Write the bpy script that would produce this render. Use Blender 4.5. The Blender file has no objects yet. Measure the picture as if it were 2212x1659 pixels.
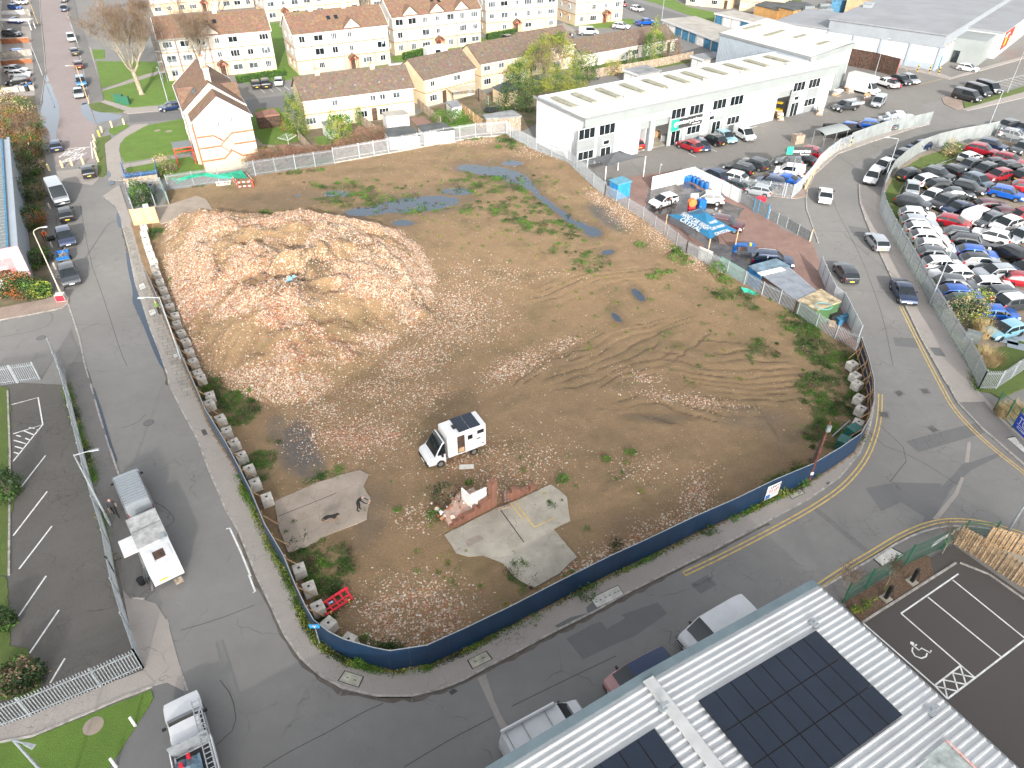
import bpy, bmesh, math, random
import numpy as np
from mathutils import Vector as Vr, Matrix, Euler, noise as mnoise
from mathutils.geometry import tessellate_polygon
random.seed(7);RNG=np.random.default_rng(11)
MT=Matrix.Translation;MR=Matrix.Rotation;SC=bpy.context.scene;COL=SC.collection
F=1533.0;PITCH=math.radians(38.0);CH=40.0
cp,sp=math.cos(PITCH),math.sin(PITCH)
def W(q,z=0.0):
 x=q[0]-1106;y=829.5-q[1]
 t=(z-CH)/(-F*sp+y*cp)
 return (x*t,(F*cp+y*sp)*t)
def V(q,z=0.0,h=None):
 a=W(q,z);return Vr((a[0],a[1],z if h is None else h))
def PX(X,Y,Z=0.0):
 dz=Z-CH;dep=Y*cp-dz*sp;up=Y*sp+dz*cp
 return 1106+F*X/dep, 829.5-F*up/dep
FR={'A':(3480,480,552,2212),'B':(3480,860,552,2212),'C':(2580,640,552,2212),'G':(2900,940,552,2212),'E':(0,0,552,2212),
'H':(3700,1180,332,2212),'K':(3700,1500,332,2212),'M':(480,640,552,2212),'N':(2480,200,552,2212),'R':(1680,1780,552,1269),
'S':(2900,1780,332,1269),'U':(2400,0,552,1269),'V':(400,1780,352,612),'X':(1500,380,552,1269),'Y':(500,0,552,1269),
'Z':(3000,0,552,1269),'J':(0,540,420,571),'L':(0,1100,700,1270),'O':(1900,0,552,1269)}
def q(f,u,v):
 if f=='D': return (u,v)
 if f in FR:
  x0,y0,w,rw=FR[f];k=w/rw;s=2212/4032
  return ((x0+u*k)*s,(y0+v*k)*s)
 return (553*int(f[0])+u/4.0, 414.75*int(f[1])+v/4.0)
def T(c,r,u,v): return (553*c+u/4.0,414.75*r+v/4.0)
def QL(f,*pts): return [q(f,u,v) for u,v in pts]
def v2(a): return Vr((a[0],a[1]))
class MB:
 def __init__(s): s.v=[];s.f=[];s.m=[]
 def add(s,vs,fs,mi=0):
  o=len(s.v);s.v+= [tuple(v) for v in vs]
  for f in fs: s.f.append([i+o for i in f]);s.m.append(mi)
  return s
 def box(s,c,d,rz=0.0,mi=0,M=None):
  hx,hy,hz=d[0]/2,d[1]/2,d[2]/2
  P=[Vr((x,y,z)) for z in (-hz,hz) for x,y in ((-hx,-hy),(hx,-hy),(hx,hy),(-hx,hy))]
  if M is not None: P=[M@p for p in P]
  else:
   R=MR(rz,3,'Z');P=[R@p+Vr(c) for p in P]
  return s.add(P,[(3,2,1,0),(4,5,6,7),(0,1,5,4),(1,2,6,5),(2,3,7,6),(3,0,4,7)],mi)
 def slab(s,a,b,z0,z1,th,mi=0,off=0.0):
  a=v2(a);b=v2(b);d=b-a
  if d.length<1e-6: return s
  n=Vr((-d.y,d.x)).normalized();a=a+n*off;b=b+n*off;n=n*th/2
  z0a,z0b=(z0 if isinstance(z0,tuple) else (z0,z0));z1a,z1b=(z1 if isinstance(z1,tuple) else (z1,z1))
  P=[(a-n,z0a),(b-n,z0b),(b+n,z0b),(a+n,z0a),(a-n,z1a),(b-n,z1b),(b+n,z1b),(a+n,z1a)]
  return s.add([(p.x,p.y,z) for p,z in P],[(3,2,1,0),(4,5,6,7),(0,1,5,4),(1,2,6,5),(2,3,7,6),(3,0,4,7)],mi)
 def prism(s,poly,z0,z1,mi=0,bottom=False):
  n=len(poly);P=[(p[0],p[1],z0) for p in poly]+[(p[0],p[1],z1) for p in poly]
  A=sum(poly[i][0]*poly[(i+1)%n][1]-poly[(i+1)%n][0]*poly[i][1] for i in range(n))
  fs=[]
  for i in range(n):
   j=(i+1)%n;fs.append((i,j,n+j,n+i) if A>0 else (j,i,n+i,n+j))
  for t in tessellate_polygon([[Vr((p[0],p[1],0)) for p in poly]]):
   a,b,c=t;cr=(poly[b][0]-poly[a][0])*(poly[c][1]-poly[a][1])-(poly[b][1]-poly[a][1])*(poly[c][0]-poly[a][0])
   t=(a,b,c) if cr>0 else (a,c,b)
   fs.append(tuple(n+i for i in t))
   if bottom: fs.append(tuple(reversed(t)))
  return s.add(P,fs,mi)
 def sheet(s,poly,z,mi=0):
  fs=[]
  for t in tessellate_polygon([[Vr((p[0],p[1],0)) for p in poly]]):
   a,b,c=t;cr=(poly[b][0]-poly[a][0])*(poly[c][1]-poly[a][1])-(poly[b][1]-poly[a][1])*(poly[c][0]-poly[a][0])
   fs.append((a,b,c) if cr>0 else (a,c,b))
  return s.add([(p[0],p[1],z) for p in poly],fs,mi)
 def tube(s,pts,r,n=8,mi=0,cap=True):
  pts=[Vr(p) for p in pts];k=len(pts)
  rs=r if isinstance(r,(list,tuple)) else [r]*k
  o=len(s.v);up=Vr((0,0,1))
  for i,p in enumerate(pts):
   d=(pts[min(i+1,k-1)]-pts[max(i-1,0)])
   if d.length<1e-9: d=Vr((0,0,1))
   d.normalize();a=d.cross(up)
   if a.length<.01: a=d.cross(Vr((1,0,0)))
   a.normalize();b=d.cross(a)
   for j in range(n):
    t=2*math.pi*j/n;s.v.append(tuple(p+(a*math.cos(t)+b*math.sin(t))*rs[i]))
  for i in range(k-1):
   for j in range(n):
    s.f.append([o+i*n+j,o+i*n+(j+1)%n,o+(i+1)*n+(j+1)%n,o+(i+1)*n+j][::-1]);s.m.append(mi)
  if cap:
   s.f.append([o+j for j in range(n)]);s.m.append(mi)
   s.f.append([o+(k-1)*n+j for j in range(n)][::-1]);s.m.append(mi)
  return s
 def quad(s,a,b,c,d,mi=0): return s.add([a,b,c,d],[(0,1,2,3)],mi)
 def mesh(s,name,mats=None,smooth=False,ang=35):
  me=bpy.data.meshes.new(name);me.from_pydata(s.v,[],s.f)
  for m in (mats or []): me.materials.append(m)
  if s.f and mats and len(mats)>1: me.polygons.foreach_set('material_index',s.m)
  me.update()
  if smooth:
   me.polygons.foreach_set('use_smooth',[True]*len(me.polygons))
   try: me.set_sharp_from_angle(angle=math.radians(ang))
   except Exception: pass
  return me
 def bd(s,name,mats,parent=None,smooth=False,loc=None,rz=0,ang=35):
  if not isinstance(mats,(list,tuple)): mats=[mats]
  o=bpy.data.objects.new(name,s.mesh(name,mats,smooth,ang));COL.objects.link(o)
  if parent is not None: o.parent=parent
  if loc is not None: o.location=loc
  if rz: o.rotation_euler=(0,0,rz)
  return o
def tag(o,label=None,cat=None,group=None,kind=None):
 if label: o['label']=label
 if cat: o['category']=cat
 if group: o['group']=group
 if kind: o['kind']=kind
 return o
def struct(o): o['kind']='structure';return o
def thing(name,label,cat,loc=(0,0,0),rz=0,group=None):
 o=bpy.data.objects.new(name,None);COL.objects.link(o);o.location=loc;o.rotation_euler=(0,0,rz)
 o.empty_display_size=.2
 return tag(o,label,cat,group)
def meshobj(name,me,parent=None,mats=None):
 o=bpy.data.objects.new(name,me);COL.objects.link(o)
 if parent is not None: o.parent=parent
 if mats:
  for i,m in enumerate(mats):
   if i<len(o.material_slots): o.material_slots[i].link='OBJECT';o.material_slots[i].material=m
 return o
MC={};W_='w'
def lin(c): return tuple(c)+(1.0,)
def mat(name,col,rough=.8,metal=0.0,var=.12,scale=6.0,bump=0.0,bscale=None,col2=None,spec=None,coord='obj',alpha=None,trans=0,coat=0):
 if name in MC: return MC[name]
 m=bpy.data.materials.new(name);m.use_nodes=True;nt=m.node_tree;b=nt.nodes['Principled BSDF']
 b.inputs['Roughness'].default_value=rough;b.inputs['Metallic'].default_value=metal
 if spec is not None: b.inputs['Specular IOR Level'].default_value=spec
 if coat: b.inputs['Coat Weight'].default_value=coat;b.inputs['Coat Roughness'].default_value=.08
 if trans: b.inputs['Transmission Weight'].default_value=trans
 if alpha is not None: b.inputs['Alpha'].default_value=alpha
 if coord=='obj': tc=nt.nodes.new('ShaderNodeTexCoord');vec=tc.outputs['Object']
 else: tc=nt.nodes.new('ShaderNodeNewGeometry');vec=tc.outputs['Position']
 n=nt.nodes.new('ShaderNodeTexNoise');n.inputs['Scale'].default_value=scale;n.inputs['Detail'].default_value=5;n.inputs['Roughness'].default_value=.62
 nt.links.new(vec,n.inputs['Vector'])
 r=nt.nodes.new('ShaderNodeValToRGB');r.color_ramp.elements[0].position=.3;r.color_ramp.elements[1].position=.7
 c2=col2 or tuple(max(0,c*(1-var*2)) for c in col)
 c1=col if col2 else tuple(min(1,c*(1+var)) for c in col)
 r.color_ramp.elements[0].color=lin(c2);r.color_ramp.elements[1].color=lin(c1)
 nt.links.new(n.outputs['Fac'],r.inputs['Fac']);nt.links.new(r.outputs['Color'],b.inputs['Base Color'])
 if bump:
  n2=nt.nodes.new('ShaderNodeTexNoise');n2.inputs['Scale'].default_value=bscale or scale*4;n2.inputs['Detail'].default_value=6
  nt.links.new(vec,n2.inputs['Vector'])
  bp=nt.nodes.new('ShaderNodeBump');bp.inputs['Strength'].default_value=min(1,bump);bp.inputs['Distance'].default_value=.05
  nt.links.new(n2.outputs['Fac'],bp.inputs['Height']);nt.links.new(bp.outputs['Normal'],b.inputs['Normal'])
 MC[name]=m;return m
class NT:
 """small helper for longer node set-ups"""
 def __init__(s,name,rough=.85):
  s.m=bpy.data.materials.new(name);s.m.use_nodes=True;s.t=s.m.node_tree;s.b=s.t.nodes['Principled BSDF']
  s.b.inputs['Roughness'].default_value=rough
  g=s.t.nodes.new('ShaderNodeNewGeometry');s.pos=g.outputs['Position'];MC[name]=s.m
 def set(s,sock,val):
  if hasattr(val,'links') or hasattr(val,'node'): s.t.links.new(val,sock)
  elif isinstance(val,(tuple,list)): sock.default_value=lin(val) if len(val)==3 and len(sock.default_value)==4 else val
  else: sock.default_value=val
 def noise(s,scale,detail=5,rough=.6,vec=None,dist=0,out='Fac'):
  n=s.t.nodes.new('ShaderNodeTexNoise');n.inputs['Scale'].default_value=scale;n.inputs['Detail'].default_value=detail
  n.inputs['Roughness'].default_value=rough;n.inputs['Distortion'].default_value=dist
  s.t.links.new(vec or s.pos,n.inputs['Vector']);return n.outputs[out]
 def voro(s,scale,vec=None,feature='F1',out='Distance'):
  n=s.t.nodes.new('ShaderNodeTexVoronoi');n.feature=feature;n.inputs['Scale'].default_value=scale
  s.t.links.new(vec or s.pos,n.inputs['Vector']);return n.outputs[out]
 def ramp(s,fac,stops,interp='LINEAR'):
  n=s.t.nodes.new('ShaderNodeValToRGB');n.color_ramp.interpolation=interp;e=n.color_ramp.elements
  while len(e)<len(stops): e.new(.5)
  for i,(p,c) in enumerate(stops):
   e[i].position=p;e[i].color=lin(c) if isinstance(c,tuple) else (c,c,c,1)
  s.set(n.inputs['Fac'],fac);return n.outputs['Color']
 def mix(s,fac,a,b,mode='MIX'):
  n=s.t.nodes.new('ShaderNodeMix');n.data_type='RGBA';n.blend_type=mode
  s.set(n.inputs[0],fac);s.set(n.inputs[6],a);s.set(n.inputs[7],b);return n.outputs[2]
 def math(s,op,a,b=0.0,c=None):
  n=s.t.nodes.new('ShaderNodeMath');n.operation=op;s.set(n.inputs[0],a);s.set(n.inputs[1],b)
  if c is not None: s.set(n.inputs[2],c)
  return n.outputs[0]
 def vmul(s,vec,x,y,z,rot=0):
  n=s.t.nodes.new('ShaderNodeMapping');n.inputs['Scale'].default_value=(x,y,z);n.inputs['Rotation'].default_value=(0,0,rot)
  s.t.links.new(vec,n.inputs['Vector']);return n.outputs[0]
 def warp(s,amount,scale):
  c=s.noise(scale,3,.5,out='Color')
  n=s.t.nodes.new('ShaderNodeVectorMath');n.operation='MULTIPLY_ADD';s.t.links.new(c,n.inputs[0]);n.inputs[1].default_value=(amount,)*3
  s.t.links.new(s.pos,n.inputs[2]);return n.outputs[0]
 def attr(s,name,out='Fac'):
  n=s.t.nodes.new('ShaderNodeAttribute');n.attribute_name=name;return n.outputs[out]
 def color(s,c): s.set(s.b.inputs['Base Color'],c);return s
 def bump(s,h,strength=.5,dist=.05):
  n=s.t.nodes.new('ShaderNodeBump');n.inputs['Strength'].default_value=strength;n.inputs['Distance'].default_value=dist
  s.set(n.inputs['Height'],h);s.t.links.new(n.outputs[0],s.b.inputs['Normal']);return s
def tarmac(name,c1,c2,crack=.6,stain=.35,cs=.22,patch=None,damp=0.0):
 t=NT(name,.88)
 big=t.noise(.09,5,.62);mid=t.noise(.8,5,.65);fine=t.noise(28,3,.7)
 col=t.ramp(big,[(.32,c1),(.68,c2)])
 col=t.mix(t.ramp(mid,[(.35,.0),(.75,stain)]),col,tuple(x*.55 for x in c1))
 sp_=t.voro(9);col=t.mix(t.math('MULTIPLY',t.ramp(sp_,[(.0,.5),(.12,.0)]),.5),col,tuple(min(1,x*1.9) for x in c2))
 col=t.mix(.6,col,t.mix(fine,tuple(x*.3 for x in c1),tuple(x*1.8 for x in c2)))
 if crack:
  w=t.warp(3.2,.35);d=t.voro(cs,w,'DISTANCE_TO_EDGE')
  line=t.ramp(d,[(0.0,1.0),(.011,0.0)])
  w2=t.warp(.9,1.3);d2=t.voro(cs*5,w2,'DISTANCE_TO_EDGE');l2=t.ramp(d2,[(0.0,1.0),(.03,0.0)])
  area=t.ramp(t.noise(.16,3,.5),[(.55,0.0),(.66,1.0)])
  ln=t.math('MULTIPLY',line,t.ramp(t.noise(.25,3,.6),[(.5,.04),(.62,1.0)]))
  ln=t.math('MAXIMUM',ln,t.math('MULTIPLY',l2,area))
  col=t.mix(t.math('MULTIPLY',ln,crack),col,(.018,.018,.02))
 t.color(col)
 if damp: t.set(t.b.inputs['Roughness'],t.ramp(t.noise(.35,4,.6),[(.45,.85),(.6,.28)]))
 t.bump(fine,.25,.02);return t.m
def brickmat(name,c1,c2,mortar,scale=4,rot=0,rough=.85,w=.5,h=.25,ms=.02):
 t=NT(name,rough)
 n=t.t.nodes.new('ShaderNodeTexBrick');n.inputs['Scale'].default_value=scale
 n.inputs['Color1'].default_value=lin(c1);n.inputs['Color2'].default_value=lin(c2);n.inputs['Mortar'].default_value=lin(mortar)
 n.inputs['Mortar Size'].default_value=ms;n.inputs['Brick Width'].default_value=w;n.inputs['Row Height'].default_value=h
 t.t.links.new(t.vmul(t.pos,1,1,1,rot),n.inputs['Vector'])
 col=t.mix(t.ramp(t.noise(.5,5,.6),[(.35,.0),(.75,.55)]),n.outputs['Color'],tuple(x*.5 for x in c1))
 t.color(col);t.bump(n.outputs['Fac'],.3,.02);return t.m
def grassmat(name,a,b,c=None):
 t=NT(name,.95);col=t.ramp(t.noise(.55,6,.7),[(.3,a),(.7,b)])
 col=t.mix(t.ramp(t.noise(.22,4,.6),[(.5,.0),(.72,.75)]),col,c or (.10,.085,.035))
 col=t.mix(.55,col,t.mix(t.noise(14,4,.75),tuple(x*.35 for x in a),tuple(x*1.7 for x in b)))
 t.color(col);t.bump(t.noise(11,5,.8),.9,.12);return t.m
def roofmat(name,a,b,lich,row=.3,ang=0.0):
 t=NT(name,.9)
 col=t.ramp(t.noise(1.6,5,.7),[(.3,a),(.7,b)])
 col=t.mix(t.ramp(t.noise(.8,6,.75),[(.56,.0),(.7,.8)]),col,lich)
 sp_=t.voro(3.2,out='Color');col=t.mix(.35,col,sp_,'MULTIPLY')
 z=t.t.nodes.new('ShaderNodeSeparateXYZ');t.t.links.new(t.pos,z.inputs[0])
 s=t.math('FRACT',t.math('MULTIPLY',z.outputs[2],1/row*1.9));col=t.mix(t.ramp(s,[(.0,.55),(.2,.0)]),col,tuple(x*.3 for x in a))
 t.color(col);t.bump(s,.5,.03);return t.m
M={}
M['tarmac']=tarmac('road_tarmac',(.118,.115,.110),(.225,.219,.208),.42,.5)
M['tarmac_old']=tarmac('old_car_park_tarmac',(.045,.042,.038),(.13,.122,.11),.8,.6,.30)
M['tarmac_new']=tarmac('new_car_park_tarmac',(.055,.048,.045),(.080,.071,.066),0,.2)
M['tarmac_pink']=tarmac('pinkish_chip_road',(.21,.17,.16),(.29,.245,.235),.3,.5)
M['tarmac_dark']=tarmac('dark_patch_tarmac',(.11,.11,.112),(.15,.148,.146),.4,.4)
M['tarmac_estate']=tarmac('estate_yard_tarmac',(.14,.132,.122),(.20,.19,.175),.35,.5)
M['footway']=tarmac('footway_tarmac',(.24,.215,.195),(.335,.305,.28),.45,.5,.5)
M['footway_dark']=tarmac('dark_footway_tarmac',(.10,.098,.094),(.19,.18,.17),.6,.6,.4)
M['slabpave']=brickmat('worn_paving_slabs',(.27,.25,.22),(.34,.315,.28),(.10,.09,.08),1,-.35,w=.9,h=.6,ms=.02)
M['kerb']=mat('kerb_concrete',(.38,.355,.325),.9,var=.25,scale=2.5,coord=W_)
M['concrete']=NT('cracked_concrete_slab',.9).m
t=NT('cracked_concrete_slab2',.9);col=t.ramp(t.noise(.45,6,.65),[(.3,(.20,.155,.115)),(.7,(.37,.30,.235))])
col=t.mix(t.ramp(t.voro(.55,t.warp(1.4,.8),'DISTANCE_TO_EDGE'),[(0,.8),(.012,0.0)]),col,(.08,.065,.05))
col=t.mix(.35,col,t.mix(t.noise(16,4,.7),(.12,.1,.08),(.5,.45,.4)));t.color(col);t.bump(t.noise(20,4,.7),.3,.03);M['concrete']=t.m
t=NT('pale_concrete_slab',.88);col=t.ramp(t.noise(.5,6,.65),[(.3,(.26,.235,.19)),(.7,(.42,.385,.32))])
col=t.mix(t.ramp(t.noise(1.2,5,.7),[(.55,.0),(.75,.5)]),col,(.2,.19,.16))
col=t.mix(t.ramp(t.voro(.4,t.warp(1.2,.9),'DISTANCE_TO_EDGE'),[(0,.6),(.008,0.0)]),col,(.14,.12,.1));t.color(col);t.bump(t.noise(20,4,.7),.25,.03);M['concrete2']=t.m
M['brickpave']=brickmat('red_block_paving_wet',(.25,.15,.12),(.33,.21,.175),(.14,.10,.09),4.5,.6);
t=M['brickpave'];nt=t.node_tree
M['brickpave2']=brickmat('brown_block_paving',(.30,.23,.19),(.38,.30,.25),(.16,.12,.10),4.5,.25)
M['grass']=grassmat('mown_grass',(.055,.11,.015),(.135,.235,.032))
M['grass_rough']=grassmat('rough_grass',(.045,.08,.018),(.12,.17,.035),(.15,.11,.06))
M['mulch']=mat('bark_mulch',(.19,.12,.075),.95,var=.4,scale=7,bump=1,bscale=18,coord=W_,col2=(.07,.045,.03))
t=NT('bare_earth_ground',.95);col=t.ramp(t.noise(.4,6,.7),[(.3,(.10,.08,.05)),(.7,(.22,.17,.11))]);col=t.mix(t.ramp(t.noise(.25,5,.6),[(.5,.0),(.65,.9)]),col,(.06,.10,.02))
t.color(col);t.bump(t.noise(7,5,.8),.8,.1);M['earth']=t.m
t=NT('car_lot_dirt',.9);col=t.ramp(t.noise(.3,6,.7),[(.3,(.16,.13,.10)),(.7,(.30,.25,.19))]);col=t.mix(t.ramp(t.noise(.6,5,.7),[(.55,.0),(.7,.7)]),col,(.09,.08,.065))
t.color(col);t.bump(t.noise(7,5,.8),.6,.08);M['lotdirt']=t.m
M['water']=mat('puddle_water',(.012,.033,.060),.03,var=.02,scale=.6,spec=.9,coord=W_)
M['white_line']=mat('worn_white_paint',(.72,.72,.70),.8,var=.16,scale=3,coord=W_)
M['yellow_line']=mat('worn_yellow_paint',(.60,.42,.13),.8,var=.18,scale=3,coord=W_)
M['galv']=mat('galvanised_steel',(.34,.37,.39),.55,.3,var=.12,scale=4,coord=W_)
M['galv_dark']=mat('dull_galvanised_steel',(.22,.245,.25),.55,.3,var=.15,scale=4,coord=W_)
M['white']=mat('white_paint',(.66,.66,.66),.55,var=.05,scale=2,coord=W_)
M['offwhite']=mat('off_white_plastic',(.60,.58,.54),.6,var=.08,scale=3,coord=W_)
M['black']=mat('black_plastic',(.015,.015,.016),.5,var=.1)
M['dark']=mat('dark_gap',(.02,.02,.022),.8,var=.1)
M['rubber']=mat('tyre_rubber',(.018,.018,.018),.85,var=.15)
M['rim']=mat('alloy_rim',(.42,.43,.44),.35,.7,var=.08)
M['rim_dark']=mat('dark_rim',(.05,.05,.055),.4,.5,var=.08)
M['cglass']=mat('vehicle_glass',(.012,.017,.02),.05,var=.1,spec=.8)
M['lamp']=mat('headlamp_lens',(.62,.65,.68),.12,.2,var=.05)
M['tail']=mat('tail_lamp_lens',(.30,.012,.015),.2,var=.1)
M['plate_y']=mat('yellow_plate',(.75,.55,.05),.5,var=.05)
M['plate_w']=mat('white_plate',(.78,.78,.76),.5,var=.05)
M['wood']=mat('raw_timber',(.50,.32,.17),.85,var=.25,scale=3,coord=W_)
M['oldwood']=mat('weathered_timber',(.36,.29,.22),.9,var=.3,scale=3,coord=W_)
M['darkwood']=mat('dark_stained_timber',(.085,.05,.035),.85,var=.35,scale=2.5,coord=W_)
M['pallet']=mat('pale_fence_timber',(.55,.37,.20),.85,var=.3,scale=2.2,coord=W_)
M['navy']=mat('navy_hoarding_sheet',(.006,.030,.075),.45,.0,var=.12,scale=.7,coord=W_,spec=.6)
M['green']=mat('green_mesh_paint',(.015,.11,.06),.5,var=.1)
M['gravelboard']=mat('concrete_gravel_board',(.42,.38,.33),.9,var=.25,scale=2,coord=W_)
M['block']=mat('cast_concrete_block',(.60,.56,.50),.92,var=.22,scale=2.2,bump=.4,bscale=12,coord=W_)
M['red']=mat('red_plastic',(.62,.02,.04),.45,var=.1)
M['redpaint']=mat('red_oxide_paint',(.40,.07,.05),.6,var=.1)
M['blue']=mat('blue_plastic',(.01,.13,.42),.4,var=.1)
M['skin']=mat('skin',(.52,.30,.22),.6,var=.05)
M['bark']=mat('tree_bark',(.26,.22,.16),.95,var=.3,scale=3,coord=W_)
M['bark_pale']=mat('pale_tree_bark',(.30,.26,.19),.95,var=.25,scale=3,coord=W_)
M['twig']=mat('brown_twigs',(.19,.13,.085),.95,var=.35,scale=.8,coord=W_)
M['leaf_g']=mat('green_leaves',(.075,.16,.022),.8,var=.4,scale=.9,coord=W_,col2=(.03,.07,.012))
M['leaf_b']=mat('bright_weed_leaves',(.11,.25,.02),.8,var=.3,scale=1.2,coord=W_,col2=(.045,.11,.012))
M['leaf_y']=mat('yellow_green_leaves',(.34,.36,.05),.8,var=.3,scale=.9,coord=W_,col2=(.12,.15,.025))
M['leaf_d']=mat('dark_evergreen_leaves',(.03,.065,.015),.85,var=.3,scale=1,coord=W_,col2=(.012,.03,.008))
M['leaf_o']=mat('orange_autumn_leaves',(.27,.10,.025),.8,var=.3,scale=1,coord=W_)
M['straw']=mat('dry_grass_straw',(.50,.38,.20),.9,var=.3,scale=1,coord=W_)
M['cream']=mat('cream_render',(.58,.475,.32),.85,var=.06,scale=.6,coord=W_)
M['creamwhite']=mat('white_render',(.50,.465,.405),.85,var=.05,scale=.6,coord=W_)
M['peach']=mat('peach_render',(.60,.46,.30),.85,var=.06,scale=.6,coord=W_)
M['band']=mat('orange_brick_band',(.34,.15,.08),.85,var=.12,scale=3,coord=W_)
M['tiles']=roofmat('red_brown_roof_tiles',(.165,.095,.062),(.25,.155,.105),(.29,.22,.09))
M['tiles2']=roofmat('grey_brown_roof_tiles',(.13,.092,.068),(.20,.15,.115),(.25,.20,.09))
M['upvc']=mat('white_window_frame',(.70,.70,.70),.4,var=.04)
M['wglass']=mat('house_window_glass',(.10,.12,.13),.08,var=.5,scale=.8,spec=.8,coord=W_)
M['wdark']=mat('office_window_glass',(.012,.018,.022),.05,var=.2,spec=.9)
PAINT={'white':(.62,.63,.64),'black':(.012,.013,.016),'navy':(.012,.03,.085),'grey':(.075,.085,.095),'silver':(.40,.43,.46),
'blue':(.01,.11,.50),'red':(.36,.012,.025),'lightblue':(.25,.50,.62),'midblue':(.02,.17,.42),'darkred':(.10,.012,.02),'yellow':(.75,.55,.05),
'gunmetal':(.045,.052,.06),'steelblue':(.12,.17,.22),'pink':(.42,.22,.21),'gold':(.4,.33,.2),'green':(.02,.09,.06)}
def paint(c):
 k='car_paint_'+c
 if k in MC: return MC[k]
 return mat(k,PAINT[c],.28,.0 if c in('white','black','pink','yellow') else .35,var=.05,scale=1.2,spec=.6,coat=.7)
KIND={ # L,W,H, hood z, belt z, sill, wheel r, wheelbase, xs: rear-end-roof, roofrear, rooffront, screenbase ;nose drop, boot z
'hatch':dict(L=4.15,W=1.76,H=1.46,hood=.90,belt=.93,sill=.20,r=.31,wb=2.55,xr=-2.02,rr=-1.55,rf=.30,sb=1.12,boot=.98),
'suv':dict(L=4.5,W=1.86,H=1.66,hood=1.03,belt=1.06,sill=.27,r=.35,wb=2.68,xr=-2.20,rr=-1.62,rf=.35,sb=1.15,boot=1.10),
'sedan':dict(L=4.75,W=1.84,H=1.43,hood=.90,belt=.95,sill=.20,r=.33,wb=2.82,xr=-1.85,rr=-.95,rf=.35,sb=1.20,boot=1.02),
'mpv':dict(L=4.5,W=1.82,H=1.68,hood=1.0,belt=1.02,sill=.22,r=.32,wb=2.75,xr=-2.18,rr=-1.85,rf=.75,sb=1.60,boot=1.05),
'smallvan':dict(L=4.3,W=1.83,H=1.82,hood=1.05,belt=1.08,sill=.24,r=.31,wb=2.7,xr=-2.13,rr=-2.03,rf=.55,sb=1.38,boot=1.10,van=1),
'van':dict(L=5.1,W=1.97,H=1.98,hood=1.12,belt=1.15,sill=.26,r=.34,wb=3.1,xr=-2.52,rr=-2.40,rf=1.05,sb=1.85,boot=1.15,van=1),
'bigvan':dict(L=5.9,W=2.02,H=2.5,hood=1.22,belt=1.30,sill=.28,r=.35,wb=3.5,xr=-2.92,rr=-2.80,rf=1.35,sb=2.22,boot=1.3,van=1),
'cab':dict(L=5.2,W=1.87,H=1.76,hood=1.10,belt=1.12,sill=.36,r=.38,wb=3.1,xr=-.80,rr=-.62,rf=.55,sb=1.35,boot=1.06,bed=1),
}
CARC={}
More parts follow.
